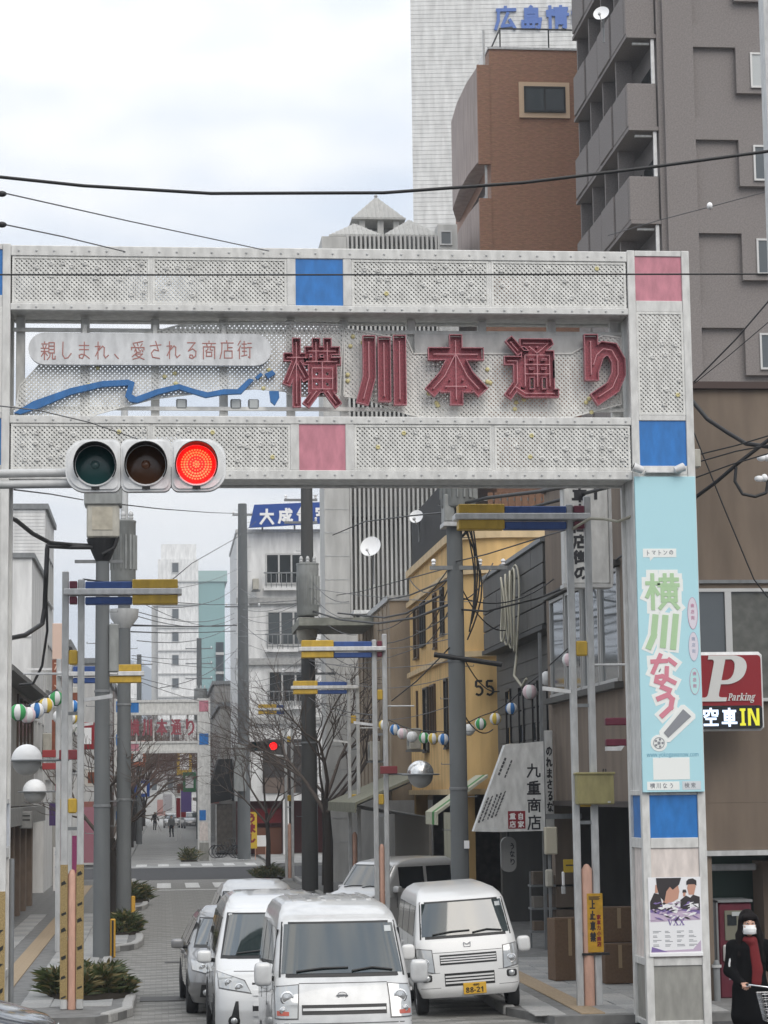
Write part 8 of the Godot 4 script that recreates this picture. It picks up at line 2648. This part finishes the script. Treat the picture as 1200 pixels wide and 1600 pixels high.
	# parked bicycles and crates along the left pavement, far right row clutter
	for i in 3:
		var p := Vector3(5.9 + 0.2 * i, 0.12, -116.0 - i * 0.8)
		t = thing("parked_bicycle", ["front bicycle parked by the dark shop left of white apartment", "middle bicycle parked by the dark shop left of white apartment", "rear bicycle parked by the dark shop left of white apartment"][i], "bicycle", Vector3(3.1 + 0.18 * i, 0.12, -112.4 - i * 0.5), 1.3, "bicycles parked at the dark shop")
		for z in [0.5, -0.5]:
			b = MB.new()
			var rp := []
			for k in 17: rp.append(Vector3(0, 0.33 + 0.31 * cos(TAU * k / 16), z + 0.31 * sin(TAU * k / 16)))
			b.tube(rp, 0.02, 5, false)
			obj("wheel", b, mats["rubber"], t)
		b = MB.new()
		b.tube([Vector3(0, 0.33, 0.5), Vector3(0, 0.95, 0.3)], 0.02, 5)
		b.tube([Vector3(0, 0.65, 0.38), Vector3(0, 0.3, -0.05), Vector3(0, 0.8, -0.2)], 0.02, 5)
		b.tube([Vector3(0, 0.33, -0.5), Vector3(0, 0.3, -0.05)], 0.016, 5)
		b.tube([Vector3(-0.25, 0.97, 0.2), Vector3(0.25, 0.97, 0.2)], 0.014, 5)
		obj("frame", b, mats["black_gloss"], t)
	t = thing("dark_awning_shop", "dark shop corner with sloping black awning left of the white apartment", "shop", Vector3(2.9, 0, -124))
	b = MB.new()
	b.prism(PackedVector2Array([Vector2(0.95, 5.2), Vector2(0.95, 3.0), Vector2(-0.55, 2.75), Vector2(0.2, 5.2)]), -5.0, 0.0)
	obj("awning", b, mats["fence_black"], t)
	part("front", Vector3(0.1, 0.1, -5), Vector3(0.95, 2.74, -0.3), mats["interior"], t)
	part("post", Vector3(0.0, 0.1, -0.2), Vector3(0.09, 2.74, -0.1), mats["galv"], t)
	# dark counters and racks inside the right hand shops
	t = thing("shop_rack", "dark goods rack at the shop behind the kei van", "rack", Vector3(7.9, 0.12, -44.6))
	for k in 3:
		part("shelf", Vector3(-0.6, 0.3 + k * 0.45, -0.4), Vector3(0.6, 0.34 + k * 0.45, 0), mats["galv_dark"], t)
		for i in 4: part("goods_box", Vector3(-0.55 + i * 0.29, 0.341 + k * 0.45, -0.36), Vector3(-0.33 + i * 0.29, 0.52 + k * 0.45 + 0.04 * ((i + k) % 3), -0.05), [mats["inner_tan"], mats["shutter_dim"], mats["inner_brown"]][(i + k) % 3], t, 0.01)
	for x in [-0.6, 0.57]: part("upright", Vector3(x, 0, -0.2), Vector3(x + 0.03, 1.5, -0.17), mats["galv_dark"], t)
	t = thing("left_fascia_box", "slanted grey sign box on the left shops near the gate column", "sign", Vector3(-3.339, 2.459, -56))
	part("box", Vector3(-0.15, 0.0, -0.5), Vector3(0.16, 0.42, 0), mats["fascia_grey"], t, 0.02)
	part("slit", Vector3(-0.1, 0.2, 0.001), Vector3(0.12, 0.23, 0.006), mats["black"], t)
	part("slit", Vector3(-0.1, 0.3, 0.001), Vector3(0.12, 0.33, 0.006), mats["black"], t)

# ---------- planting ----------
func limb(b: MB, p: Vector3, d: Vector3, length: float, r: float, level: int, rng: RandomNumberGenerator, spread: float) -> void:
	var pts := [p]
	var rad := [r]
	var q := p
	var dir := d
	var n := 3
	for i in n:
		dir = (dir + Vector3(rng.randf_range(-1, 1), rng.randf_range(-0.4, 0.9), rng.randf_range(-1, 1)) * 0.2).normalized()
		q += dir * length / n
		pts.append(q)
		rad.append(lerpf(r, r * 0.55, (i + 1.0) / n))
		if level > 0 and i > 0:
			for k in 2:
				var side := dir.cross(Vector3(rng.randf_range(-1, 1), rng.randf_range(-1, 1), rng.randf_range(-1, 1))).normalized()
				limb(b, q, (dir * (1.0 - spread * 0.5) + side * spread).normalized(), length * rng.randf_range(0.55, 0.78), r * 0.5, level - 1, rng, spread)
	b.tube(pts, rad, 4 if level < 2 else 6, false)
func bare_tree(label: String, at: Vector3, h: float, r: float, level: int, sd: int, twig: Material, arms := 4, spread := 0.8) -> Node3D:
	var rng := RandomNumberGenerator.new()
	rng.seed = sd
	var t := thing("bare_tree", label, "tree", at)
	var b := MB.new()
	b.tube([Vector3(0, -0.05, 0), Vector3(r * 0.3, h * 0.25, 0), Vector3(-r * 0.4, h * 0.45, r * 0.2)], [r * 1.25, r, r * 0.8], 9)
	obj("trunk", b, mats["bark"], t)
	b = MB.new()
	for i in arms:
		var a := TAU * i / arms + rng.randf() * 0.8
		limb(b, Vector3(-r * 0.4, h * (0.38 + 0.07 * (i % 2)), r * 0.2), Vector3(cos(a) * spread, 0.75, sin(a) * spread).normalized(), h * 0.34, r * 0.55, level, rng, spread * 0.75)
	obj("crown", b, twig, t)
	return t
func shrub(label: String, at: Vector3, rx: float, rz: float, h: float, n: int, sd: int) -> void:
	var rng := RandomNumberGenerator.new()
	rng.seed = sd
	var t := thing("planter_shrub", label, "shrub", at, 0.0, "low shrubs in the kerb planters")
	var leaf := [MB.new(), MB.new()]
	var clumps := []
	for i in 11:
		var ca := TAU * i * 0.382
		var cr := 0.85 * sqrt((i + 0.3) / 11.0)
		clumps.append(Vector3(cos(ca) * cr, rng.randf_range(0.65, 1.15) * (1.1 - 0.35 * cr), sin(ca) * cr))
	for i in n:
		var a := rng.randf() * TAU
		var rr := sqrt(rng.randf())
		var cl: Vector3 = clumps[rng.randi() % clumps.size()]
		rr *= 0.5
		var p := Vector3(cl.x * rx + cos(a) * 0.3 * rr, 0.02, cl.z * rz + sin(a) * 0.3 * rr)
		var lean := Vector3(cos(a) * rr * 1.6 + rng.randf_range(-0.7, 0.7), rng.randf_range(0.3, 1.3), sin(a) * rr * 1.6 + rng.randf_range(-0.7, 0.7)).normalized()
		var L := h * cl.y * rng.randf_range(0.22, 0.55)
		var w := rng.randf_range(0.014, 0.03)
		var side := lean.cross(Vector3(rng.randf_range(-1, 1), 0.1, rng.randf_range(-1, 1))).normalized()
		var base := p + Vector3(0, h * cl.y * 0.55 * rng.randf(), 0)
		var m := base + lean * L * 0.6
		var tip := base + lean * L + Vector3(lean.x, -0.3, lean.z) * L * 0.35
		var b: MB = leaf[0 if rng.randf() < 0.72 else 1]
		var up := side.cross(lean).normalized()
		b.flat(base, m - side * w, m + side * w, up)
		b.flat(m - side * w, tip, m + side * w, up)
	obj("leaves", leaf[0], mat("leaf_green", Color(0.045, 0.06, 0.016), 0.6, {"backlight": Color(0.15, 0.18, 0.05)}), t)
	obj("dry_leaves", leaf[1], mat("leaf_dry", Color(0.15, 0.12, 0.045), 0.7, {"backlight": Color(0.15, 0.12, 0.05)}), t)
	var b2 := MB.new()
	for i in 14:
		var a := rng.randf() * TAU
		var p := Vector3(cos(a) * rx * 0.4 * rng.randf(), 0, sin(a) * rz * 0.4 * rng.randf())
		b2.tube([p, p + Vector3(rng.randf_range(-0.15, 0.15), h * 0.7, rng.randf_range(-0.15, 0.15))], 0.008, 4)
	obj("stems", b2, mats["bark"], t)
	b2 = MB.new()
	b2.ball(Vector3(0, 0.0, 0), Vector3(rx * 0.96, h * 0.14, rz * 0.96), 18, 8)
	obj("soil", b2, mat("soil", Color(0.035, 0.028, 0.02), 0.95), t)

func build_plants() -> void:
	shrub("wide grassy shrub in the first left planter, beside the striped lamp post", Vector3(-1.12, 0.12, -36.4), 0.72, 1.4, 0.58, 5200, 1)
	shrub("grassy shrub in the second left planter, behind the first pole", Vector3(-0.95, 0.12, -52.3), 0.48, 1.0, 0.58, 2400, 2)
	shrub("dark shrub in the third left planter, at the second pole", Vector3(-0.85, 0.12, -68.0), 0.5, 1.0, 0.7, 2000, 3)
	shrub("round dark shrub at the foot of the small bare tree", Vector3(3.95, 0.1, -85.0), 0.62, 0.5, 0.62, 800, 4)
	shrub("low dark shrub at the foot of the far gate column", Vector3(1.35, 0.0, -112.2), 0.45, 0.5, 0.8, 500, 5)
	bare_tree("bare tree with leaning dark limbs on the left, between the two poles", Vector3(-1.22, 0.1, -57.5), 4.6, 0.11, 3, 21, mats["twig"], 4, 0.7)
	bare_tree("thick dark bare tree right of the dark utility pole", Vector3(5.15, 0.1, -70.5), 6.6, 0.13, 3, 22, mats["twig"], 4, 0.6)
	bare_tree("small bare tree growing from a round shrub at the crossing", Vector3(3.95, 0.1, -85.0), 5.4, 0.085, 3, 23, mats["twig"], 5, 0.7)
	bare_tree("tall bare tree before the white apartment windows", Vector3(5.9, 0.1, -104.5), 8.6, 0.07, 3, 24, mats["twig"], 5, 0.6)
	bare_tree("bare tree left of the tan building, behind the third lamp post", Vector3(5.55, 0.1, -77.5), 7.0, 0.09, 3, 28, mats["twig"], 5, 0.7)
	var far := [[-1.9, -122, 7.5, "nearest"], [-1.9, -140, 7.5, "second"], [-1.9, -160, 8.0, "third"], [-1.9, -182, 8.0, "fourth"], [-1.9, -208, 8.5, "fifth"], [-1.9, -240, 9.0, "sixth"]]
	for i in far.size():
		bare_tree("%s reddish bare tree of the left far row" % far[i][3], Vector3(far[i][0], 0.1, far[i][1]), far[i][2], 0.14, 4, 40 + i, mats["twig_red"], 6, 0.95)
	var farr := [[4.6, -135, 7.5, "nearest"], [4.7, -158, 8.0, "second"], [4.8, -185, 8.0, "third"], [5.0, -215, 8.5, "fourth"]]
	for i in farr.size():
		bare_tree("%s dull bare tree of the right far row" % farr[i][3], Vector3(farr[i][0], 0.1, farr[i][1]), farr[i][2], 0.14, 4, 60 + i, mats["twig_red"], 6, 0.9)

# ---------- paper lanterns ----------
func lantern(label: String, p: Vector3, r: float, kind: int, turn: float) -> void:
	var t := thing("paper_lantern", label, "lantern", p, turn, "paper lanterns strung over the street")
	var paper := mat("paper_white", Color(0.74, 0.74, 0.73), 0.7, {"backlight": Color(0.3, 0.3, 0.3)})
	var tint: Material = [paper, mat("paper_blue", Color(0.03, 0.16, 0.42), 0.7), mat("paper_green", Color(0.05, 0.33, 0.10), 0.7), mat("paper_yellow", Color(0.62, 0.44, 0.06), 0.7), mat("paper_pink", Color(0.72, 0.55, 0.58), 0.7)][kind]
	var prof := []
	for i in 15:
		var a := -1.25 + 2.5 * i / 14.0
		prof.append(Vector2(r * cos(a) * (1.0 + (0.015 if i % 2 else -0.015)), r * 1.02 * sin(a)))
	for s in 8:
		var b := MB.new()
		b.lathe(prof, Transform3D(), 3, TAU * s / 8, TAU * (s + 1) / 8)
		obj("gore", b, paper if s % 2 == 0 or kind == 0 else tint, t)
	for s in [-1.0, 1.0]:
		var b := MB.new()
		b.lathe([Vector2(0.0, s * r * 0.93), Vector2(r * 0.38, s * r * 0.93), Vector2(r * 0.40, s * r * 1.03), Vector2(0.0, s * r * 1.04)], Transform3D(), 14)
		obj("cap_ring", b, mats["black"], t)
func build_lanterns() -> void:
	var kinds := ["plain white", "blue and white", "green and white", "yellow and white", "pale pink"]
	# right string: from the third lamp post to the thin pole by the hose
	var rs := [[600, 1133, 52.0, 3], [617, 1140, 51.5, 1], [629, 1146, 51.0, 4], [644, 1151, 50.5, 0], [663, 1153, 50.0, 2], [677, 1154, 49.5, 3], [693, 1155, 49.0, 1], [712, 1147, 48.5, 4], [733, 1140, 48.0, 0], [751, 1131, 47.5, 2], [774, 1123, 47.0, 3], [799, 1107, 46.5, 1], [828, 1081, 46.0, 4], [856, 1060, 45.4, 0]]
	var ord := ["first", "second", "third", "fourth", "fifth", "sixth", "seventh", "eighth", "ninth", "tenth", "eleventh", "twelfth", "thirteenth", "last"]
	var pts := []
	for i in rs.size():
		var s: Array = rs[i]
		var p := at_point(s[0], s[1], s[2])
		lantern("%s lantern, %s from the left on the right string" % [kinds[s[3]], ord[i]], p, 0.125 if i < 12 else 0.155, s[3], 0.4 * i)
		pts.append(p + Vector3(0, 0.16 if i < 12 else 0.19, 0))
	var b := MB.new()
	b.tube(pts, 0.012, 5)
	single("lantern_cord", b, mats["cable"], "cord carrying the right string of paper lanterns", "cord")
	# lanterns behind the lamp post by the column
	var c3 := [[957, 1018, 40.5, 1, "blue and white lantern between lamp post and gate column"], [978, 1030, 39.5, 4, "pale pink lantern touching the right gate column edge"], [889, 1031, 41.5, 4, "pale pink lantern left of the right lamp post"]]
	for s in c3: lantern(s[4], at_point(s[0], s[1], s[2]), 0.155 if s[3] == 1 else 0.13, s[3], 0.7)
	b = MB.new()
	b.tube([at_point(858, 1040, 43.0), at_point(889, 1012, 41.5), at_point(957, 999, 40.5), at_point(978, 1010, 39.5), at_point(992, 1000, 38.5)], 0.012, 5)
	single("lantern_cord", b, mats["cable"], "short lantern cord between right lamp post and gate column", "cord")
	# left string behind the gate column
	var ls := [[29, 1113, 40.0, 2], [43, 1117, 41.5, 4], [57, 1110, 43.0, 1], [72, 1102, 44.5, 3], [87, 1091, 46.0, 2], [101, 1084, 47.5, 4], [114, 1104, 52.0, 1], [112, 1122, 55.0, 3], [110, 1137, 58.0, 2], [93, 1120, 50.0, 0]]
	pts = []
	for i in ls.size():
		var s: Array = ls[i]
		var p := at_point(s[0], s[1], s[2])
		lantern("%s lantern, %s from the gate column on the left string" % [kinds[s[3]], ord[i]], p, 0.15, s[3], 0.5 * i + 0.3)
		if i < 6: pts.append(p + Vector3(0, 0.17, 0))
	b = MB.new()
	b.tube(pts, 0.012, 5)
	single("lantern_cord", b, mats["cable"], "cord carrying the left string of paper lanterns", "cord")

# ---------- overhead wires ----------
func wire(label: String, pts: Array, r: float, m: Material, sag := 0.0, group := "") -> void:
	var p := []
	for i in pts.size() - 1:
		for k in 10:
			var t := k / 10.0
			p.append((pts[i] as Vector3).lerp(pts[i + 1], t) + Vector3.DOWN * sag * 4.0 * t * (1.0 - t))
	p.append(pts[-1])
	var b := MB.new()
	b.tube(p, r, 5)
	single("overhead_wire", b, m, label, "wire", group)
func build_wires() -> void:
	var c: Material = mats["cable"]
	var g: Material = mats["wire_grey"]
	wire("thick black cable crossing the sky above the gate", [Vector3(-2.161, 9.947, -24), Vector3(-0.851, 9.823, -24), Vector3(0.541, 9.756, -24), Vector3(2.446, 9.79, -24), Vector3(4.023, 9.929, -24), Vector3(5.404, 10.118, -24), Vector3(7.25, 10.399, -24)], 0.020, c)
	wire("thin black wire running across the gate's top beam", [Vector3(-2.18, 9.288, -26), Vector3(0.357, 9.31, -26), Vector3(3.406, 9.345, -26), Vector3(7.635, 9.396, -26)], 0.011, c)
	wire("thin grey wire sloping down from the left edge, upper of two", [Vector3(-1.576, 9.188, -22), Vector3(-0.395, 9.955, -26), Vector3(1.461, 10.596, -30)], 0.008, g)
	wire("thin grey wire sloping down from the left edge, lower of two", [Vector3(-1.574, 8.868, -22), Vector3(-1.056, 9.249, -24), Vector3(-0.449, 9.829, -27)], 0.008, g)
	wire("thin wire from the left edge across the lower beam", [Vector3(-1.708, 7.047, -22), Vector3(-1.319, 7.337, -24), Vector3(-0.837, 7.54, -26), Vector3(-0.023, 7.879, -30)], 0.007, g)
	var clamps := [Vector3(-1.583, 9.175, -22), Vector3(-1.58, 8.861, -22)]
	for s in clamps:
		var b := MB.new()
		b.ball(s, Vector3(0.05, 0.03, 0.04), 10, 7)
		b.tube([s - Vector3(0.6, -0.05, 0), s], 0.015, 5)
		single("wire_clamp", b, c, "black wire clamp at the left edge, %s one" % ("upper" if s == clamps[0] else "lower"), "clamp")
	wire("fine wire from grey apartment wall down to the right column", [Vector3(8.811, 10.376, -30), Vector3(8.087, 9.515, -30.5), Vector3(7.582, 8.989, -31)], 0.012, c)
	wire("second fine wire beside it, nearer the column", [Vector3(8.796, 9.965, -30), Vector3(7.987, 9.285, -30.5), Vector3(7.581, 8.961, -31)], 0.007, c)
	wire("thick twisted cable drooping right from behind the gate column", [Vector3(7.779, 8.907, -32), Vector3(7.961, 8.587, -31.8), Vector3(8.191, 8.365, -31.6), Vector3(8.417, 8.164, -31.4), Vector3(8.776, 8.037, -31)], 0.034, c)
	wire("black cable rising to the right border from the column side", [Vector3(7.685, 7.396, -31.6), Vector3(7.974, 7.612, -31.4), Vector3(8.26, 7.862, -31.2), Vector3(8.735, 8.223, -31)], 0.030, c)
	wire("thin cable rising right, uppermost of three from the column box", [Vector3(7.598, 7.954, -31.2), Vector3(8.169, 8.073, -31), Vector3(8.811, 8.232, -30.6)], 0.011, c)
	wire("thin cable rising right, middle of three from the column box", [Vector3(7.651, 7.861, -31.2), Vector3(8.166, 7.99, -31), Vector3(8.805, 8.067, -30.6)], 0.011, c)
	wire("thin cable rising right, lowest of three from the column box", [Vector3(7.597, 7.63, -31.2), Vector3(8.113, 7.805, -31), Vector3(8.801, 7.975, -30.6)], 0.011, c)
	wire("loop of black cable hanging under the insulators at right", [Vector3(8.158, 7.759, -31), Vector3(8.133, 7.556, -31), Vector3(8.239, 7.371, -31), Vector3(8.424, 7.335, -31), Vector3(8.584, 7.39, -31), Vector3(8.619, 7.574, -31)], 0.024, c)
	wire("thin wire running down the taupe wall to the upper window", [Vector3(7.95, 8.527, -32.6), Vector3(8.39, 7.426, -32.7), Vector3(8.85, 6.324, -32.8), Vector3(9.104, 5.985, -32.8)], 0.011, c)
	for q in [[1190, 716, "upper"], [1186, 748, "lower"]]:
		var b := MB.new()
		var o := at_point(q[0], q[1], 31.0)
		b.ball(o, Vector3(0.07, 0.045, 0.05), 12, 8)
		b.ball(o + Vector3(0.08, 0.01, 0), Vector3(0.05, 0.06, 0.05), 10, 7)
		single("white_insulator", b, mats["white_plain"], "white insulator on the cables at right border, %s of two" % q[2], "insulator")
	wire("thin wire with a white insulator across the grey apartment", [Vector3(9.276, 14.702, -45), Vector3(10.143, 14.782, -44), Vector3(10.967, 14.808, -43), Vector3(12.204, 14.959, -42)], 0.010, g)
	var ib := MB.new()
	ib.ball(Vector3(10.954, 14.821, -43), Vector3(0.06, 0.08, 0.06), 10, 7)
	single("white_insulator", ib, mats["white_plain"], "small white insulator on the wire before the grey apartment", "insulator")
	# left cluster round the cabinet pole
	wire("heavy black cable from the left edge to the cabinet pole", [Vector3(-2.975, 8.257, -40), Vector3(-2.721, 8.365, -42), Vector3(-2.47, 8.229, -43), Vector3(-2.179, 8.156, -44), Vector3(-1.802, 8.174, -44.5), Vector3(-1.301, 8.158, -44.6)], 0.045, c)
	wire("heavy black cable bending down left of the cabinet pole", [Vector3(-1.273, 8.122, -44.5), Vector3(-1.801, 8.123, -44.5), Vector3(-2.253, 8.149, -44.5), Vector3(-2.275, 7.551, -44.5), Vector3(-2.322, 6.959, -45), Vector3(-2.371, 6.64, -45), Vector3(-2.637, 6.353, -44), Vector3(-3.103, 6.095, -42)], 0.05, c)
	wire("black cable falling along the left buildings", [Vector3(-2.3, 7.536, -45), Vector3(-2.319, 6.585, -46), Vector3(-2.471, 5.928, -47), Vector3(-2.709, 5.608, -48), Vector3(-3.003, 5.584, -48)], 0.028, c)
	wire("black cable looping right of the cabinet", [Vector3(-0.919, 8.557, -44.4), Vector3(-0.868, 8.327, -44.4), Vector3(-0.943, 8.097, -44.4), Vector3(-1.169, 7.97, -44.4)], 0.035, c)
	wire("thin wire from the gate's left column to the signal cabinet", [Vector3(-2.029, 7.431, -31), Vector3(-1.767, 8.041, -36), Vector3(-1.536, 9.003, -44)], 0.012, g)
	wire("wire from signal pole to the blue roof sign, upper", [Vector3(-0.924, 9.005, -44.6), Vector3(-0.047, 10.87, -60), Vector3(1.876, 13.918, -85), Vector3(4.479, 17.005, -110)], 0.014, c)
	wire("wire from the roof sign down to the far left lamp arm", [Vector3(4.72, 16.867, -112), Vector3(3.349, 14.68, -100), Vector3(0.941, 10.432, -70), Vector3(0.244, 8.008, -50), Vector3(-0.437, 6.561, -36), Vector3(-1.182, 6.474, -34)], 0.013, c, 0.0)
	wire("wire crossing level from the second pole to the apartment pole", [Vector3(-0.601, 8.059, -56), Vector3(0.365, 9.639, -75), Vector3(2.084, 11.239, -95), Vector3(3.731, 12.534, -110), Vector3(5.58, 10.981, -90), Vector3(6.597, 9.957, -75), Vector3(5.662, 7.704, -45)], 0.014, c)
	wire("cable level across the far street, thicker", [Vector3(-0.758, 7.437, -56), Vector3(-0.065, 9.225, -80), Vector3(1.338, 10.694, -100), Vector3(3.697, 11.57, -111)], 0.028, c)
	wire("cable from the second pole to the apartment pole, lowest", [Vector3(-0.758, 7.278, -56), Vector3(0.162, 8.972, -80), Vector3(1.905, 10.434, -100), Vector3(3.632, 11.285, -111)], 0.018, c)
	var thin := [[212, 955, 366, 958], [212, 962, 366, 966], [214, 1001, 366, 975], [240, 948, 372, 915], [250, 1075, 372, 1012], [376, 962, 480, 958], [376, 985, 482, 967], [380, 975, 470, 1010]]
	for i in thin.size():
		var q: Array = thin[i]
		wire("thin grey street wire, one of many between the far poles", [at_point(q[0], q[1], 56.0 if q[0] < 260 else 111.0), at_point(q[2], q[3], 111.0 if q[2] < 400 else 73.0)], 0.012, g, 0.35, "thin wires between far poles")
	wire("black cable from dark pole transformer to the thick grey pole", [Vector3(4.901, 9.152, -73), Vector3(5.384, 8.486, -68), Vector3(5.595, 7.603, -58), Vector3(5.693, 7.121, -50), Vector3(5.524, 6.818, -43)], 0.030, c)
	wire("cable bundle from roof canopy to the thick grey pole", [Vector3(5.504, 8.843, -70), Vector3(5.963, 7.91, -60), Vector3(5.696, 7.384, -52), Vector3(5.402, 7.005, -43)], 0.026, c)
	wire("black cable from louvred wall rising to the thick grey pole", [Vector3(6.765, 9.068, -68), Vector3(6.444, 8.336, -58), Vector3(5.532, 7.316, -43)], 0.022, c)
	wire("thin wire from thick grey pole over the orange wall to the lamp post", [Vector3(5.611, 7.612, -42.6), Vector3(5.855, 7.481, -40), Vector3(6.227, 7.346, -36), Vector3(6.008, 7.056, -32.5)], 0.013, c)
	wire("cable from thick pole past metal building to the taupe wall", [Vector3(5.62, 6.697, -42.6), Vector3(6.128, 6.608, -42), Vector3(7.2, 6.891, -42.5), Vector3(7.846, 7.078, -40), Vector3(7.659, 7.132, -36)], 0.02, c)
	wire("pale cable looping from lamp post to the gate column", [Vector3(6.037, 7.044, -32.4), Vector3(6.096, 7.077, -32.2), Vector3(6.222, 7.147, -32), Vector3(6.359, 7.088, -31.6), Vector3(6.463, 7.002, -31.2), Vector3(6.593, 7.035, -30.8)], 0.022, mats["hose_cream"])
	wire("cable drop from sleeve down to the globe lamp", [Vector3(5.471, 5.953, -42.5), Vector3(5.383, 5.826, -43), Vector3(5.218, 5.484, -46), Vector3(4.913, 5.176, -48)], 0.014, c)
	wire("wire from lamp post tubes to the dark pole", [Vector3(4.493, 4.844, -47.4), Vector3(4.897, 5.391, -60), Vector3(5.013, 6.124, -72)], 0.014, c)
	wire("black cable in front of louvres, upper right", [Vector3(5.521, 11.544, -72), Vector3(5.656, 10.763, -62), Vector3(5.581, 9.429, -50), Vector3(5.554, 8.632, -43)], 0.018, c)
	wire("black cable from thick pole top behind the lamp arm", [Vector3(5.707, 8.758, -43), Vector3(6.021, 8.644, -41), Vector3(6.308, 8.221, -37), Vector3(6.214, 7.786, -33)], 0.035, c)
	wire("second black cable from thick pole top, sagging below the arm", [Vector3(5.823, 8.154, -43), Vector3(5.975, 8.321, -42), Vector3(6.221, 8.194, -40), Vector3(6.473, 8.111, -38), Vector3(6.728, 7.625, -31.5)], 0.03, c)
	var fan := [[700, 905, 42.7, 640, 905, 55.0], [700, 920, 42.7, 650, 985, 58.0], [703, 935, 42.7, 770, 880, 47.0], [703, 950, 42.7, 640, 1010, 60.0], [712, 900, 42.5, 790, 985, 46.0], [712, 930, 42.5, 865, 905, 44.0], [703, 960, 42.7, 560, 1000, 68.0], [712, 1000, 42.5, 780, 1080, 47.0], [700, 890, 42.7, 590, 985, 70.0], [712, 1090, 42.5, 770, 1140, 46.5]]
	for q in fan: wire("black service cable, one of several fanning out from the thick grey pole", [at_point(q[0], q[1], q[2]), at_point(q[3], q[4], q[5])], 0.013, c, 0.3, "service cables at the thick grey pole")
	var rw := RandomNumberGenerator.new()
	rw.seed = 19
	for i in 18:
		var y := rw.randf_range(905, 1090)
		var a := [[376, 111.0], [482, 73.3], [206, 55.5]][i % 3] as Array
		var c2 := [[482, 73.3], [705, 42.7], [376, 111.0]][i % 3] as Array
		wire("thin grey street wire, one of many between the far poles", [at_point(a[0], y, a[1]), at_point(c2[0], y + rw.randf_range(-45, 45), c2[1])], 0.009, g, rw.randf_range(0.05, 0.5), "thin wires between far poles")
	for i in 4:
		var a: Array = [[845, 1252, 640, 1290], [820, 1258, 610, 1300], [470, 960, 400, 985], [470, 940, 380, 952]][i]
		if i > 1: wire("thin grey street wire, one of many between the far poles", [at_point(a[0], a[1], 73.4), at_point(a[2], a[3], 111.0)], 0.012, g, 0.2, "thin wires between far poles")
	for i in 6:
		wire("%s slack wire from the top, before the white apartment windows" % ["first", "second", "third", "fourth", "fifth", "sixth"][i], [at_point(486, 905 + i * 22, 73.3), at_point(545 + 6 * i, 940 + i * 26, 66.0 + i)], 0.012, g, 0.25, "slack wires at the dark pole")
